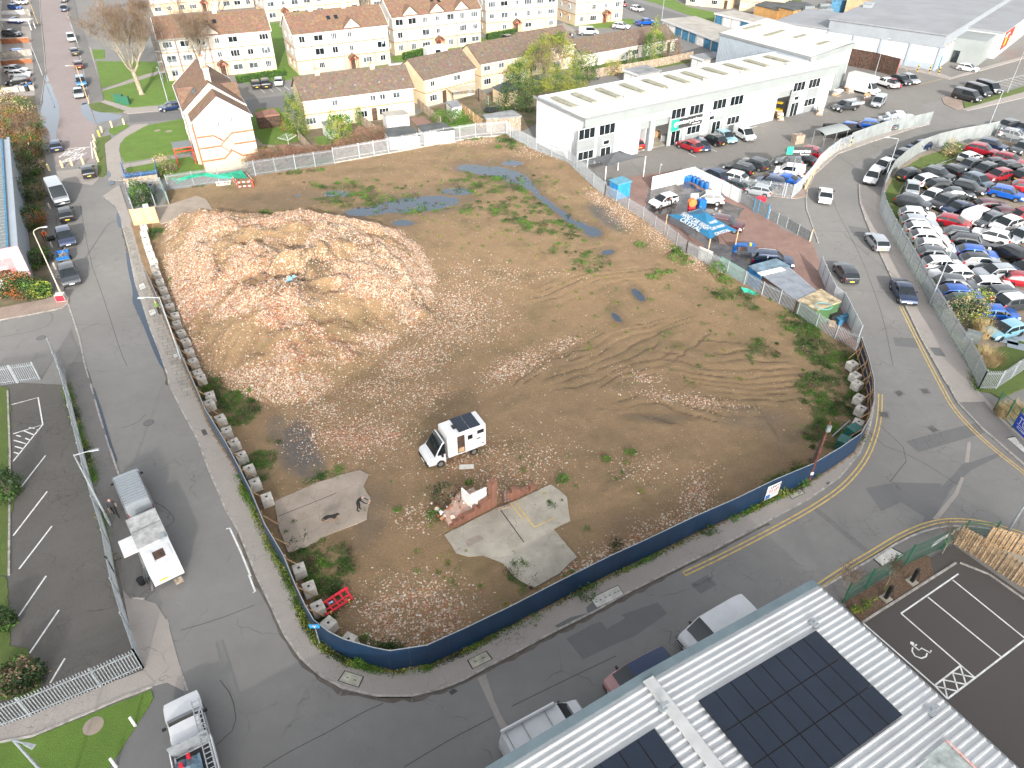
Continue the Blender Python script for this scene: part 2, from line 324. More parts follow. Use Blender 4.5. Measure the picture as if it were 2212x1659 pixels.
def car_parts(kind):
 if kind in CARC: return CARC[kind]
 p=KIND[kind];L,Wd,H=p['L'],p['W'],p['H'];hl=L/2;hw=Wd/2;r=p['r'];R=r+.055;wb=p['wb']/2;van=p.get('van');bed=p.get('bed')
 xs={-hl,-hl+.05,-hl+.22,p['xr'],p['rr'],p['rf'],p['sb'],hl,hl-.05,hl-.16,hl-.42,hl-.75}
 for w in (-wb,wb):
  for k in (-1,-.82,-.5,0,.5,.82,1): xs.add(w+k*R)
 bp=(p['rr']+p['rf'])/2-(0 if bed else .05)
 xs|={bp-.04,bp+.04,p['rf']-.12,p['rr']+.12,(p['rf']+p['sb'])/2,(p['rr']+p['xr'])/2}
 if bed: xs|={p['xr']-.04}
 xs=sorted(xs);o=[xs[0]]
 keep={p['xr'],p['rr'],p['rf'],p['sb'],hl,-hl,bp-.04,bp+.04}
 for x in xs[1:]:
  if x-o[-1]>.035: o.append(x)
  elif x in keep: o[-1]=x if o[-1] not in keep else o[-1]
 xs=o
 def lerp(x,a,b,ya,yb): t=min(1,max(0,(x-a)/(b-a)));return ya+(yb-ya)*t
 def top(x):
  if x>=p['sb']:
   t=(x-p['sb'])/(hl-p['sb']);return p['hood']*(1-.10*t)-.26*max(0,(t-.80)/.2)**2*(1.0)
  if x>=p['rf']: t=(x-p['rf'])/(p['sb']-p['rf']);return H-.04-(H-.04-p['hood'])*(t**1.12)
  if x>=p['rr']: t=(x-p['rr'])/(p['rf']-p['rr']);return H-.04+.04*math.sin(math.pi*min(1,max(0,t)))-(.06*(1-t) if not van else 0)*(1-t)
  if x>=p['xr']: t=(x-p['rr'])/(p['xr']-p['rr']);return (H-.10 if not van else H-.04)+(p['boot']-(H-.10))*t
  t=(p['xr']-x)/(hl+p['xr']+1e-6)
  if bed: return p['boot']
  return p['boot']-.05*t-.10*max(0,(t-.6)/.4)**2
 rings=[]
 for x in xs:
  e=abs(x)/hl;w=hw*(1-.14*max(0,(e-.72)/.28)**2.2);zt=top(x)
  zb=p['sill']
  for c in (-wb,wb):
   if abs(x-c)<R: zb=max(zb,r+math.sqrt(max(0,R*R-(x-c)**2))*.97)
  zb+=.07*max(0,(e-.9)/.1)
  belt=min(p['belt']+.04*(-x/hl),zt-.05);cab=zt-belt
  tum=.16 if not van else .07
  wt=w*.965 if cab<.12 else w*(.965-tum*min(1,cab/(H-p['belt'])))
  z2=max(zb+.02,p['sill']+.16);z3=max(zb+.05,belt*.70)
  bulge=w
  zr=zt-min(.10,cab*.25)
  ring=[(0,zb),(w*.86,zb),(w*.985,z2 if z2<z3 else z3-.01),(bulge,z3),(w*.975,max(belt,z3+.03)),(w*.965-(.0),max(belt,z3+.03)+min(.03,cab*.2)),(wt+.012,zr),(wt*.93,zt-.012),(wt*.55,zt+.012),(0,zt+.022)]
  rings.append(ring)
 nr=10;parts={}
 def P(n): return parts.setdefault(n,MB())
 def place(name,quads,mi=0): 
  for qd in quads: P(name).add(qd,[(0,1,2,3)],mi)
 def cls(i,j,side):
  xa,xb=xs[i],xs[i+1];xm=(xa+xb)/2;zt=top(xm);cab=zt-p['belt']
  if j==5 and not (bed and xm<p['xr']):
   if p['sb']-.28>xm>p['xr'] and cab>.16 and p['rr']-.35<xm:
    if van:
     return ('front_side_window',side) if xm>p['rf']-.95 and xm>bp else None
    if abs(xm-bp)<.045: return None
    if xm<p['rr']+.1 and kind in('sedan','cab'): return None
    return ('front_side_window' if xm>bp else 'rear_side_window',side)
  if j in(7,8):
   if p['rf']<xm<p['sb']: return ('windscreen',0)
   if p['xr']<xm<p['rr'] and not van: return ('rear_window',0)
  if j==3 and hl-.45<xm<hl-.03: return ('headlight',side)
  if j==3 and -hl+.03<-hl+.2 and xm<-hl+.24 and xm>-hl: return ('tail_light',side)
  return None
 body=MB()
 for i in range(len(xs)-1):
  for j in range(nr-1):
   for s in (1,-1):
    a,b=rings[i][j],rings[i][j+1];c,d=rings[i+1][j+1],rings[i+1][j]
    qd=[(xs[i],a[0]*s,a[1]),(xs[i],b[0]*s,b[1]),(xs[i+1],c[0]*s,c[1]),(xs[i+1],d[0]*s,d[1])]
    if s>0: qd=qd[::-1]
    qd=qd[::-1]
    k=cls(i,j,s)
    if k is None:
     mi=1 if j==0 or (j==1 and kind in('suv','cab','smallvan','van','bigvan')) else 0
     if kind in('suv','mpv') and j in(7,8) and p['rr']<(xs[i]+xs[i+1])/2<p['rf']: mi=2
     body.add(qd,[(0,1,2,3)],mi)
    else: P(k).add(qd,[(0,1,2,3)])
 for i,s in ((0,1),(len(xs)-1,-1)):
  for j in range(nr-1):
   a,b=rings[i][j],rings[i][j+1]
   qd=[(xs[i],a[0],a[1]),(xs[i],b[0],b[1]),(xs[i],-b[0],b[1]),(xs[i],-a[0],a[1])]
   if s<0: qd=qd[::-1]
   mi=1 if j<=1 or (i and j==3) else 0
   if van and i==0 and j==5: P(('rear_window',0)).add(qd,[(0,1,2,3)]);continue
   body.add(qd,[(0,1,2,3)],mi)
 def weld(mb,mats,name,smooth=True,ang=32):
  me=mb.mesh(name,mats,False);bm=bmesh.new();bm.from_mesh(me);bmesh.ops.remove_doubles(bm,verts=bm.verts,dist=.0005)
  bmesh.ops.recalc_face_normals(bm,faces=bm.faces) if name=='body' else None
  bm.to_mesh(me);bm.free()
  if smooth:
   me.polygons.foreach_set('use_smooth',[True]*len(me.polygons));me.set_sharp_from_angle(angle=math.radians(ang))
  return me
 if bed:  # open load bed behind the cab
  zb=p['boot'];x0,x1=-hl+.12,p['xr']-.10;w=hw*.86
  lin_=MB();lin_.box(((x0+x1)/2,0,zb+.03),(x1-x0,w*2,.02));parts[('load_bed_liner',0)]=lin_
  for s in(1,-1): body.box(((x0+x1)/2,s*(w+.03),zb+.06),(x1-x0+.1,.08,.14))
  body.box((x0-.04,0,zb+.05),(.08,w*2,.14))
 out=[('body',weld(body,[paint('white'),M['black'],paint('white')],'body'),'PAINT',None)]
 for (n,s),mb in parts.items():
  nm={'front_side_window':'side_window','rear_side_window':'side_window'}.get(n,n)
  mt=M['lamp'] if n=='headlight' else M['tail'] if n=='tail_light' else M['black'] if n=='load_bed_liner' else M['cglass']
  out.append((nm,weld(mb,[mt],nm),None,None))
 ty=MB();n=20
 prof=[(r*.60,-.09),(r*.9,-.105),(r,-.07),(r,.07),(r*.9,.105),(r*.60,.09)]
 for k in range(n):
  a0,a1=2*math.pi*k/n,2*math.pi*(k+1)/n
  for m in range(len(prof)-1):
   (ra,ya),(rb,yb)=prof[m],prof[m+1]
   ty.add([(ra*math.cos(a0),ya,ra*math.sin(a0)),(rb*math.cos(a0),yb,rb*math.sin(a0)),(rb*math.cos(a1),yb,rb*math.sin(a1)),(ra*math.cos(a1),ya,ra*math.sin(a1))],[(0,1,2,3)])
 tym=weld(ty,[M['rubber']],'wheel')
 rm=MB();rm.tube([(0,-.06,0),(0,.06,0)],r*.24,10)
 for k in range(7):
  a=2*math.pi*k/7;c=MR(-a,3,'Y')
  for s in(-1,1):
   P4=[c@Vr(v) for v in ((r*.1,s*.075,-.035),(r*.62,s*.085,-.05),(r*.62,s*.085,.05),(r*.1,s*.075,.035))]
   rm.add(P4,[(0,1,2,3)])
 rm.tube([(0,-.02,0),(0,.02,0)],r*.6,16)
 for s in (-1,1): # rim ring
  for k in range(16):
   a0,a1=2*math.pi*k/16,2*math.pi*(k+1)/16
   rm.add([(r*.54*math.cos(a),s*.088,r*.54*math.sin(a)) for a in(a0,a1)]+[(r*.63*math.cos(a),s*.088,r*.63*math.sin(a)) for a in(a1,a0)],[(0,1,2,3)])
 rmm=rm.mesh('rim',[M['rim']])
 pl=MB();pl.box((0,0,0),(.02,.50,.115));plm=pl.mesh('number_plate',[M['plate_w']]);ply=pl.mesh('number_plate',[M['plate_y']])
 mi=MB();mi.box((0,0,0),(.12,.19,.13));mim=mi.mesh('wing_mirror',[M['black']])
 rail=None
 if kind in('suv',):
  ra=MB()
  ra.tube([(p['rr']+.05,0,0),(p['rr']+.2,0,.06),(p['rf']-.2,0,.07),(p['rf'],0,.0)],.018,5);rail=ra.mesh('roof_rail',[M['galv']])
 CARC[kind]=(out,tym,rmm,plm,ply,mim,rail,p)
 return CARC[kind]
def car(kind,color,rear,front,label,group=None,name=None,z=0.0,dark=False,roof=None,zz=.6,plates='uk',cat=None,scale=1.0,detail=True):
 a=v2(W(rear,zz+z));b=v2(W(front,zz+z));c=(a+b)/2;ang=math.atan2((b-a).y,(b-a).x)
 out,tym,rmm,plm,ply,mim,rail,p=car_parts(kind)
 nm=name or {'van':'parked_van','smallvan':'small_van','bigvan':'high_roof_van','cab':'pickup_truck'}.get(kind,'parked_car')
 t=thing(nm,label,cat or {'van':'van','smallvan':'van','bigvan':'van','cab':'pickup truck'}.get(kind,'car'),(c.x,c.y,z),ang,group)
 if scale!=1: t.scale=(scale,)*3
 for n,me,m,_ in out:
  if n=='body': meshobj('body',me,t,[paint(color),M['black'],paint(roof or color)])
  else: meshobj(n,me,t)
 for sx in(-1,1):
  for sy in(-1,1):
   w=meshobj('wheel',tym,t);w.location=(sx*p['wb']/2,sy*(p['W']/2-.13),p['r'])
   rr=meshobj('rim',rmm,w,[M['rim_dark'] if dark else M['rim']])
 for s,me in((1,plm),(-1,ply)):
  o=meshobj('number_plate',me,t);o.location=(s*(p['L']/2+.006),0,.46+p['sill']*.5)
 for s in(-1,1):
  o=meshobj('wing_mirror',mim,t);o.location=(p['sb']-.45,s*(p['W']/2+.09),p['belt']+.08)
 if rail:
  for s in(-1,1):
   o=meshobj('roof_rail',rail,t,[M['galv'] if not dark else M['black']]);o.location=(0,s*p['W']/2*.73,p['H']-.075)
 return t
def text_mb(s,h,extrude=0.0,bold=0.0,name='lettering'):
 c=bpy.data.curves.new('txt','FONT');c.body=s;c.size=1;c.align_x='CENTER';c.align_y='CENTER';c.offset=bold;c.resolution_u=3
 o=bpy.data.objects.new('txt',c);COL.objects.link(o);bpy.context.view_layer.update()
 me=bpy.data.meshes.new_from_object(o.evaluated_get(bpy.context.evaluated_depsgraph_get()));bpy.data.objects.remove(o)
 vs=[Vr(v.co) for v in me.vertices];fs=[list(p.vertices) for p in me.polygons];bpy.data.meshes.remove(me)
 ys=[v.y for v in vs];k=h/(max(ys)-min(ys));cy=(max(ys)+min(ys))/2;
 return [Vr((v.x*k,(v.y-cy)*k,0)) for v in vs],fs
def lettering(s,h,origin,right,up,mat_,parent=None,bold=.0,name='lettering',width=None):
 vs,fs=text_mb(s,h,bold=bold);R=Vr(right).normalized();U=Vr(up).normalized();O=Vr(origin)
 k=1.0
 if width:
  w=max(v.x for v in vs)-min(v.x for v in vs);k=width/w
 mb=MB();mb.add([O+R*v.x*k+U*v.y for v in vs],fs);return mb.bd(name,mat_,parent)
def polypts(pts,step):
 """walk a polyline, yield points every step plus the corners"""
 out=[]
 for i in range(len(pts)-1):
  a,b=v2(pts[i]),v2(pts[i+1]);n=max(1,round((b-a).length/step))
  for k in range(n): out.append(a+(b-a)*k/n)
 out.append(v2(pts[-1]));return out
def pls(pts,h,label,name='palisade_fence',mt=None,pm=None,spacing=.155,post=2.75,z0=0.0,cat='fence',pw=.065,board=0,prot=0,group=None,sheet=None):
 mt=mt or M['galv'];o=v2(pts[0]);t=thing(name,label,cat,(o.x,o.y,0),0,group)
 L=[(v2(p)-o) for p in pts]
 pl=MB();rl=MB()
 for i in range(len(L)-1):
  a,b=L[i],L[i+1];d=(b-a);ln=d.length
  if ln<.2: continue
  d.normalize();n=Vr((-d.y,d.x));k=max(1,int(ln/spacing))
  for j in range(k):
   c=a+d*(j+.5)*ln/k;x,y=c.x,c.y;hwid=pw/2;zt=z0+h+random.uniform(-.02,.02)
   A=c-d*hwid;B=c+d*hwid;e=n*.012
   zb=z0+board+.06
   pl.add([(A.x-e.x,A.y-e.y,zb),(x+e.x,y+e.y,zb),(B.x-e.x,B.y-e.y,zb),(A.x-e.x,A.y-e.y,zt-.1),(x+e.x,y+e.y,zt),(B.x-e.x,B.y-e.y,zt-.1)],[(0,1,4,3),(1,2,5,4)])
  for zr in (z0+board+.35,z0+h-.35):
   rl.slab(a,b,zr,zr+.05,.05,off=-.045)
  if board: 
   bd=MB();bd.slab(a,b,z0-.05,z0+board,.06);bd.bd('gravel_board',M['gravelboard'],t)
  if sheet:
   st=MB();st.slab(a,b,z0+sheet[0],z0+sheet[1],.015,off=-.09);st.bd('backing_sheet',sheet[2],t)
 pl.bd('pales',mt,t);rl.bd('rail',mt,t)
 pts2=polypts(L,post)
 for k,p_ in enumerate(pts2[:100]):
  pb=MB();pb.box((p_.x,p_.y,z0+h/2+.03),(.10,.06,h-.06),0);pb.bd('post',pm or mt,t)
 return t
def pfc(pts,h,label,name='panel_fence',mt=None,pm=None,post=1.83,z0=0,cat='fence',pw=.1,th=.03,cap=True,group=None,ph=.05,board=0):
 o=v2(pts[0]);t=thing(name,label,cat,(o.x,o.y,0),0,group);L=[(v2(p)-o) for p in pts]
 P=polypts(L,post)
 for k in range(len(P)-1):
  mb=MB();mb.slab(P[k],P[k+1],z0+board,z0+h,th)
  if board: mb.slab(P[k],P[k+1],z0-.05,z0+board-.003,th*1.6)
  mb.bd('fence_panel',mt,t)
 for k,p_ in enumerate(P[:100]):
  pb=MB();pb.box((p_.x,p_.y,z0+(h+ph)/2),(pw,pw,h+ph));pb.bd('post',pm or mt,t)
 return t
def branch(mb,p,d,ln,r,depth,maxd,spread,tips,up=.15,seg=3,kids=(2,4),shrink=.72,rnd=random):
 pts=[p.copy()];rs=[r];q_=p.copy();dd=d.copy()
 for i in range(seg):
  dd=(dd+Vr((rnd.uniform(-1,1),rnd.uniform(-1,1),rnd.uniform(-.6,1)))*.16+Vr((0,0,up*.3))).normalized()
  q_=q_+dd*ln/seg;pts.append(q_.copy());rs.append(r*(1-.45*(i+1)/seg))
 mb.tube(pts,rs,6 if depth<2 else (4 if depth<4 else 3),cap=False)
 if depth>=maxd: tips.append((q_,dd));return
 n=rnd.randint(*kids)
 for k in range(n):
  i=rnd.choice([1,2,3]) if depth>0 else (rnd.choice([2,3]) if k else 3)
  i=min(i,seg);b=pts[i]
  ax=Vr((rnd.uniform(-1,1),rnd.uniform(-1,1),rnd.uniform(-.3,.6))).normalized()
  nd=(dd+ax*spread*(1.0 if k else .45)+Vr((0,0,up))).normalized()
  branch(mb,b,nd,ln*rnd.uniform(shrink-.14,shrink+.1),rs[i]*rnd.uniform(.55,.72),depth+1,maxd,spread,tips,up,seg,kids,shrink,rnd)
def twigs(tips,mat_,parent,n=5,ln=.7,w=.012,droop=.0,name='twigs',seed=1):
 R=random.Random(seed);mb=MB()
 for p,d in tips:
  for k in range(n):
   a=(d+Vr((R.uniform(-1,1),R.uniform(-1,1),R.uniform(-.6,.9)))*.8).normalized()
   e=p+a*ln*R.uniform(.4,1);m=p.lerp(e,.5)+Vr((0,0,-droop));s=a.cross(Vr((R.uniform(-1,1),R.uniform(-1,1),R.uniform(-1,1)))).normalized()*w
   mb.add([p-s,p+s,m+s*.8,m-s*.8],[(0,1,2,3)]);mb.add([m-s*.8,m+s*.8,e],[(0,1,2)])
 return mb.bd(name,mat_,parent)
def lfc(pts,size,mats,parent,name='foliage',seed=3,flat=.3,jit=.0,aspect=.6):
 """pts: (x,y,z[,s]) leaf-sized quads, random attitude;mats chosen per leaf in clumps"""
 R=np.random.default_rng(seed);P=np.array([p[:3] for p in pts],float);n=len(P)
 if n==0: return None
 P=P+R.normal(0,jit,(n,3)) if jit else P
 a=R.normal(0,1,(n,3));a[:,2]*=flat+.25;a/=np.linalg.norm(a,axis=1)[:,None]
 b=np.cross(a,R.normal(0,1,(n,3)));b/=np.linalg.norm(b,axis=1)[:,None]
 s=size*R.uniform(.5,1.3,n)[:,None]
 V4=np.stack([P-a*s,P-b*s*aspect,P+a*s,P+b*s*aspect],1).reshape(-1,3)
 me=bpy.data.meshes.new(name);me.vertices.add(4*n);me.vertices.foreach_set('co',V4.ravel())
 me.loops.add(4*n);me.loops.foreach_set('vertex_index',np.arange(4*n));me.polygons.add(n)
 me.polygons.foreach_set('loop_start',np.arange(n)*4);me.polygons.foreach_set('loop_total',np.full(n,4))
 for m in mats: me.materials.append(m)
 if len(mats)>1:
  idx=(np.floor((np.sin(P[:,0]*1.7+seed)+np.sin(P[:,1]*1.3+P[:,2]*2.1+seed)+R.normal(0,.8,n)+2)/4*len(mats))).astype(int).clip(0,len(mats)-1)
  me.polygons.foreach_set('material_index',idx)
 me.update(calc_edges=True);o=bpy.data.objects.new(name,me);COL.objects.link(o)
 if parent is not None: o.parent=parent
 return o
def blb(c,r,n,seed=1,shell=.55,lump=.35,zmin=.05):
 R=np.random.default_rng(seed);d=R.normal(0,1,(n,3));d/=np.linalg.norm(d,axis=1)[:,None]
 f=np.array([mnoise.noise(Vr(x*1.6)+Vr((seed*3.1,0,0))) for x in d])
 rad=(shell+(1-shell)*R.random(n)**.5)*(1+lump*f*1.6)
 P=d*rad[:,None]*np.array(r)+np.array(c);return P[P[:,2]>zmin]
def bush(c,r,label,mats,n=900,size=.14,cat='bush',name='bush',seed=1,group=None,stems=True,z=0.0):
 t=thing(name,label,cat,(c[0],c[1],z),0,group)
 lfc(blb((0,0,r[2]*.62),r,n,seed),size,mats,t,'foliage',seed)
 if stems:
  mb=MB();R=random.Random(seed)
  for k in range(7):
   a=R.uniform(0,6.3);e=Vr((math.cos(a)*r[0]*.6,math.sin(a)*r[1]*.6,r[2]*R.uniform(.7,1.2)))
   mb.tube([(0,0,0),e*.5+Vr((0,0,.1)),e],[.05,.035,.012],5)
  mb.bd('stem',M['bark'],t)
 return t
def baretree(c,h,label,seed,spread=.62,maxd=5,r=.28,bm=None,tm=None,tw=.9,name='bare_tree',ntw=5,trunk=.28,z=0,kids=(3,4),lean=(0,0),group=None):
 t=thing(name,label,'tree',(c[0],c[1],z),0,group);rnd=random.Random(seed)
 tr=MB();th=h*trunk;top=Vr((lean[0],lean[1],th))
 tr.tube([(0,0,-.1),(lean[0]*.1,lean[1]*.1,.25),top*.5,top],[r*1.5,r*1.05,r*.95,r*.85],10)
 tr.bd('trunk',bm or M['bark_pale'],t,True)
 mb=MB();tips=[]
 n=rnd.randint(4,5)
 for k in range(n):
  a=2*math.pi*k/n+rnd.uniform(-.4,.4);d=Vr((math.cos(a)*spread,math.sin(a)*spread,1)).normalized()
  branch(mb,top-Vr((0,0,rnd.uniform(0,.25)*th)),d,h*.27,r*.52,0,maxd,.62,tips,.12,3,kids,.74,rnd)
 mb.bd('limbs',bm or M['bark_pale'],t,False)
 twigs(tips,tm or M['twig'],t,ntw,tw,.010,seed=seed)
 return t,tips
def person(pos,face,label,top,trouser,hair=None,pose='stand',h=1.74,lean=(0,0),skin=None,shoe=None,extra=None,name='person'):
 """one continuous skinned figure;face = heading in radians. joints in a local frame, x forward, y left"""
 s=h/1.74
 if pose=='walk': hipf,kl,al=.30,.0,.35
 else: hipf,kl,al=.06,.0,.10
 b=.0
 if pose=='bend': b=.42
 if pose=='reach': b=.18
 J={}
 J['pel']=(0,0,.93);J['sp']=(b*.25,0,1.12);J['ch']=(b*.7,0,1.36-b*.12);J['nk']=(b*1.0,0,1.50-b*.25);J['hd']=(b*1.15+.02,0,1.60-b*.3);J['ht']=(b*1.2+.03,0,1.71-b*.34)
 for sd,n in((1,'l'),(-1,'r')):
  f=hipf*sd
  J['hp'+n]=(0,.10*sd,.90);J['kn'+n]=(f*.55+.05,.11*sd,.50);J['an'+n]=(f*1.05-.05,.11*sd,.09);J['to'+n]=(f*1.05+.14,.125*sd,.03)
  J['sh'+n]=(b*.8,.19*sd,1.40-b*.18)
  if pose=='reach' : J['el'+n]=(b+.30,.22*sd,1.22);J['wr'+n]=(b+.52,.15*sd,1.18);J['pa'+n]=(b+.60,.14*sd,1.17);fd=(1,0,-.1)
  elif pose=='bend': J['el'+n]=(b+.22,.20*sd,1.04);J['wr'+n]=(b+.45,.12*sd,1.02);J['pa'+n]=(b+.53,.11*sd,1.01);fd=(1,0,-.2)
  else: J['el'+n]=(-al*sd*.35,.25*sd,1.13);J['wr'+n]=(-al*sd*.5+.10,.25*sd,.90);J['pa'+n]=(-al*sd*.5+.13,.25*sd,.82);fd=(.15,0,-1)
  p=Vr(J['pa'+n]);d=Vr(fd).normalized();sdv=Vr((d.z,0,-d.x)) if abs(d.z)<.5 else Vr((1,0,0));
  for k in range(4):
   o=(k-1.5)*.021;ln=(.07,.08,.075,.06)[k]
   a=p+sdv*o+d*.03;J['f%d%s'%(k,n)]=tuple(a);J['g%d%s'%(k,n)]=tuple(a+d*ln+Vr((.012,0,0)))
  a=Vr(J['wr'+n])+d*.03+sdv*.03;J['t'+n]=tuple(a+d*.045+sdv*.025)
 rad={'pel':.135,'sp':.13,'ch':.15,'nk':.058,'hd':.10,'ht':.075}
 for n in'lr': rad.update({'hp'+n:.098,'kn'+n:.062,'an'+n:.045,'to'+n:.035,'sh'+n:.062,'el'+n:.045,'wr'+n:.030,'pa'+n:.034,'t'+n:.011})
 for n in'lr':
  for k in range(4): rad['f%d%s'%(k,n)]=.0105;rad['g%d%s'%(k,n)]=.0085
 E=[('pel','sp'),('sp','ch'),('ch','nk'),('nk','hd'),('hd','ht')]
 for n in'lr':
  E+=[('pel','hp'+n),('hp'+n,'kn'+n),('kn'+n,'an'+n),('an'+n,'to'+n),('ch','sh'+n),('sh'+n,'el'+n),('el'+n,'wr'+n),('wr'+n,'pa'+n),('wr'+n,'t'+n)]
  for k in range(4): E+=[('pa'+n,'f%d%s'%(k,n)),('f%d%s'%(k,n),'g%d%s'%(k,n))]
 keys=list(J);me=bpy.data.meshes.new('p');me.from_pydata([J[k] for k in keys],[(keys.index(a),keys.index(b_)) for a,b_ in E],[])
 o=bpy.data.objects.new('p',me);COL.objects.link(o);md=o.modifiers.new('s','SKIN');md.branch_smoothing=.4
 for i,k in enumerate(keys): me.skin_vertices[0].data[i].radius=(rad[k],)*2
 me.skin_vertices[0].data[0].use_root=True
 o.modifiers.new('ss','SUBSURF').levels=1;bpy.context.view_layer.update()
 m2=bpy.data.meshes.new_from_object(o.evaluated_get(bpy.context.evaluated_depsgraph_get()));bpy.data.objects.remove(o)
 m2.name='body'
 sk=skin or M['skin'];sh=shoe or M['black']
 for m in (sk,top,trouser,sh): m2.materials.append(m)
 wz=(Vr(J['wrl']));wr_=Vr(J['wrr']);nk=Vr(J['nk'])
 for p in m2.polygons:
  c=p.center;mi=1
  if (c-wz).length<.13 and (c-Vr(J['pal'])).length<(c-Vr(J['ell'])).length*.55 or (c-wr_).length<.13 and (c-Vr(J['par'])).length<(c-Vr(J['elr'])).length*.55: mi=0
  elif (c-Vr(J['hd'])).length<.165 and c.z>nk.z+.0: mi=0
  elif c.z<.095: mi=3
  elif c.z<.93 and abs(c.y)<.20 and (c-Vr(J['pal'])).length>.14 and (c-Vr(J['par'])).length>.14: mi=2
  p.material_index=mi;p.use_smooth=True
 if extra=='short':
  for p in m2.polygons:
   for n in 'lr':
    if (p.center-Vr(J['wr'+n])).length<.2 and p.material_index==1 and abs(p.center.y)>.2: p.material_index=0
 t=thing(name,label,'person',(pos[0],pos[1],pos[2] if len(pos)>2 else 0),face);t.scale=(s,s,s)
 t.rotation_euler=(lean[0],lean[1],face)
 bo=meshobj('body',m2,t)
 hd=Vr(J['hd'])
 if hair is not None:
  hb=MB();
  for i in range(5):
   for j in range(10):
    def pt(i,j):
     th=i/5*1.75;ph=j/10*2*math.pi
     return hd+Vr((-.012+.098*math.sin(th)*math.cos(ph),.088*math.sin(th)*math.sin(ph),.035+.105*math.cos(th)))
    if i==4 and math.cos((j+.5)/10*2*math.pi)>.3: continue
    hb.add([pt(i,j),pt(i+1,j),pt(i+1,j+1),pt(i,j+1)],[(0,1,2,3)])
  hb.bd('hair',hair,t,True)
 fc=MB()
 for sd in(1,-1): fc.box(hd+Vr((.092,.034*sd,.015)),(.012,.022,.012));fc.box(hd+Vr((0,.095*sd,0)),(.03,.015,.055))
 fc.box(hd+Vr((.102,0,-.012)),(.03,.022,.04));fc.box(hd+Vr((.088,0,-.055)),(.012,.045,.01))
 fc.bd('face',M['skin'],t)
 return t
def lamp(base,h,armdir,arm,label,pole=None,r=.075,name='street_lamp',head=(.62,.22,.09),bend=False,z=0,lean=(0,0),col_box=None):
 t=thing(name,label,'street lamp',(base[0],base[1],z));pm=pole or M['galv']
 d=Vr((armdir[0],armdir[1],0)).normalized();tp=Vr((lean[0],lean[1],h))
 p=MB();p.tube([(0,0,-.1),(0,0,1.2),(tp.x*.16,tp.y*.16,1.3),tp],[r*1.35,r*1.3,r,r*.7],10);p.bd('pole',pm,t,True)
 if arm>0:
  a=MB()
  if bend: a.tube([tp,tp+Vr((0,0,.25))+d*.12,tp+Vr((0,0,.42))+d*.5,tp+d*arm+Vr((0,0,.5))],[r*.65,r*.6,r*.55,r*.5],8)
  else: a.tube([tp-Vr((0,0,.06)),tp+d*arm+Vr((0,0,.05))],[r*.55,r*.45],8)
  a.bd('arm',pm,t,True)
 e=tp+d*(arm+head[0]*.4)+Vr((0,0,.5 if bend else .05));ang=math.atan2(d.y,d.x)
 hb=MB();L,Wd,H=head
 R=MT(e)@MR(ang,4,'Z')
 P=[(-L/2,-Wd*.3,-H/2),(L/2,-Wd/2,-H/2),(L/2,Wd/2,-H/2),(-L/2,Wd*.3,-H/2),(-L/2,-Wd*.2,H*.3),(L*.4,-Wd*.36,H/2),(L*.4,Wd*.36,H/2),(-L/2,Wd*.2,H*.3)]
 hb.add([R@Vr(v) for v in P],[(3,2,1,0),(4,5,6,7),(0,1,5,4),(1,2,6,5),(2,3,7,6),(3,0,4,7)]);hb.bd('lamp_head',M['galv'],t)
 ln=MB();ln.box((e.x,e.y,e.z-H/2-.012),(L*.7,Wd*.6,.02),ang);ln.bd('lens',M['offwhite'],t)
 return t
def boxthing(name,label,cat,c,d,rz,m,z=0,group=None,parent=None):
 mb=MB();mb.box((0,0,d[2]/2),d);o=mb.bd(name,m);o.location=(c[0],c[1],z);o.rotation_euler=(0,0,rz);return tag(o,label,cat,group)
def WL(f,*pts,z=0): return [W(q(f,u,v),z) for u,v in pts]
def WD(*pts,z=0): return [W(p,z) for p in pts]
def chaikin(P,n=2,closed=False):
 P=[tuple(p[:2]) for p in P]
 for _ in range(n):
  O=[] if closed else [P[0]]
  rng=range(len(P)) if closed else range(len(P)-1)
  for i in rng:
   a,b=P[i],P[(i+1)%len(P)]
   O+= [(a[0]*.75+b[0]*.25,a[1]*.75+b[1]*.25),(a[0]*.25+b[0]*.75,a[1]*.25+b[1]*.75)]
  if not closed: O.append(P[-1])
  P=O
 return P
def ragged(P,amp,step,seed):
 R=random.Random(seed);O=[]
 n=len(P)
 for i in range(n):
  a,b=Vr(P[i]),Vr(P[(i+1)%n]);d=b-a;k=max(1,int(d.length/step));nn=Vr((-d.y,d.x)).normalized() if d.length else Vr((0,0))
  for j in range(k): O.append(tuple(a+d*j/k+nn*R.uniform(-amp,amp)))
 return O
def area(name,poly,z,m,h=None):
 mb=MB()
 if h is None: mb.sheet(poly,z)
 else: mb.prism(poly,z,h)
 return struct(mb.bd(name,m))
def kerb(pts,name='kerb',w=.14,h=.115,m=None,side=1,gap=True):
 P=polypts(pts,.92);mb=MB()
 for a,b in zip(P[:-1],P[1:]):
  d=b-a
  if d.length<.05: continue
  g=d.normalized()*.012
  mb.slab(a+g,b-g,-.05,h+random.uniform(-.008,.008),w,off=w/2*side)
 return struct(mb.bd(name,m or M['kerb']))
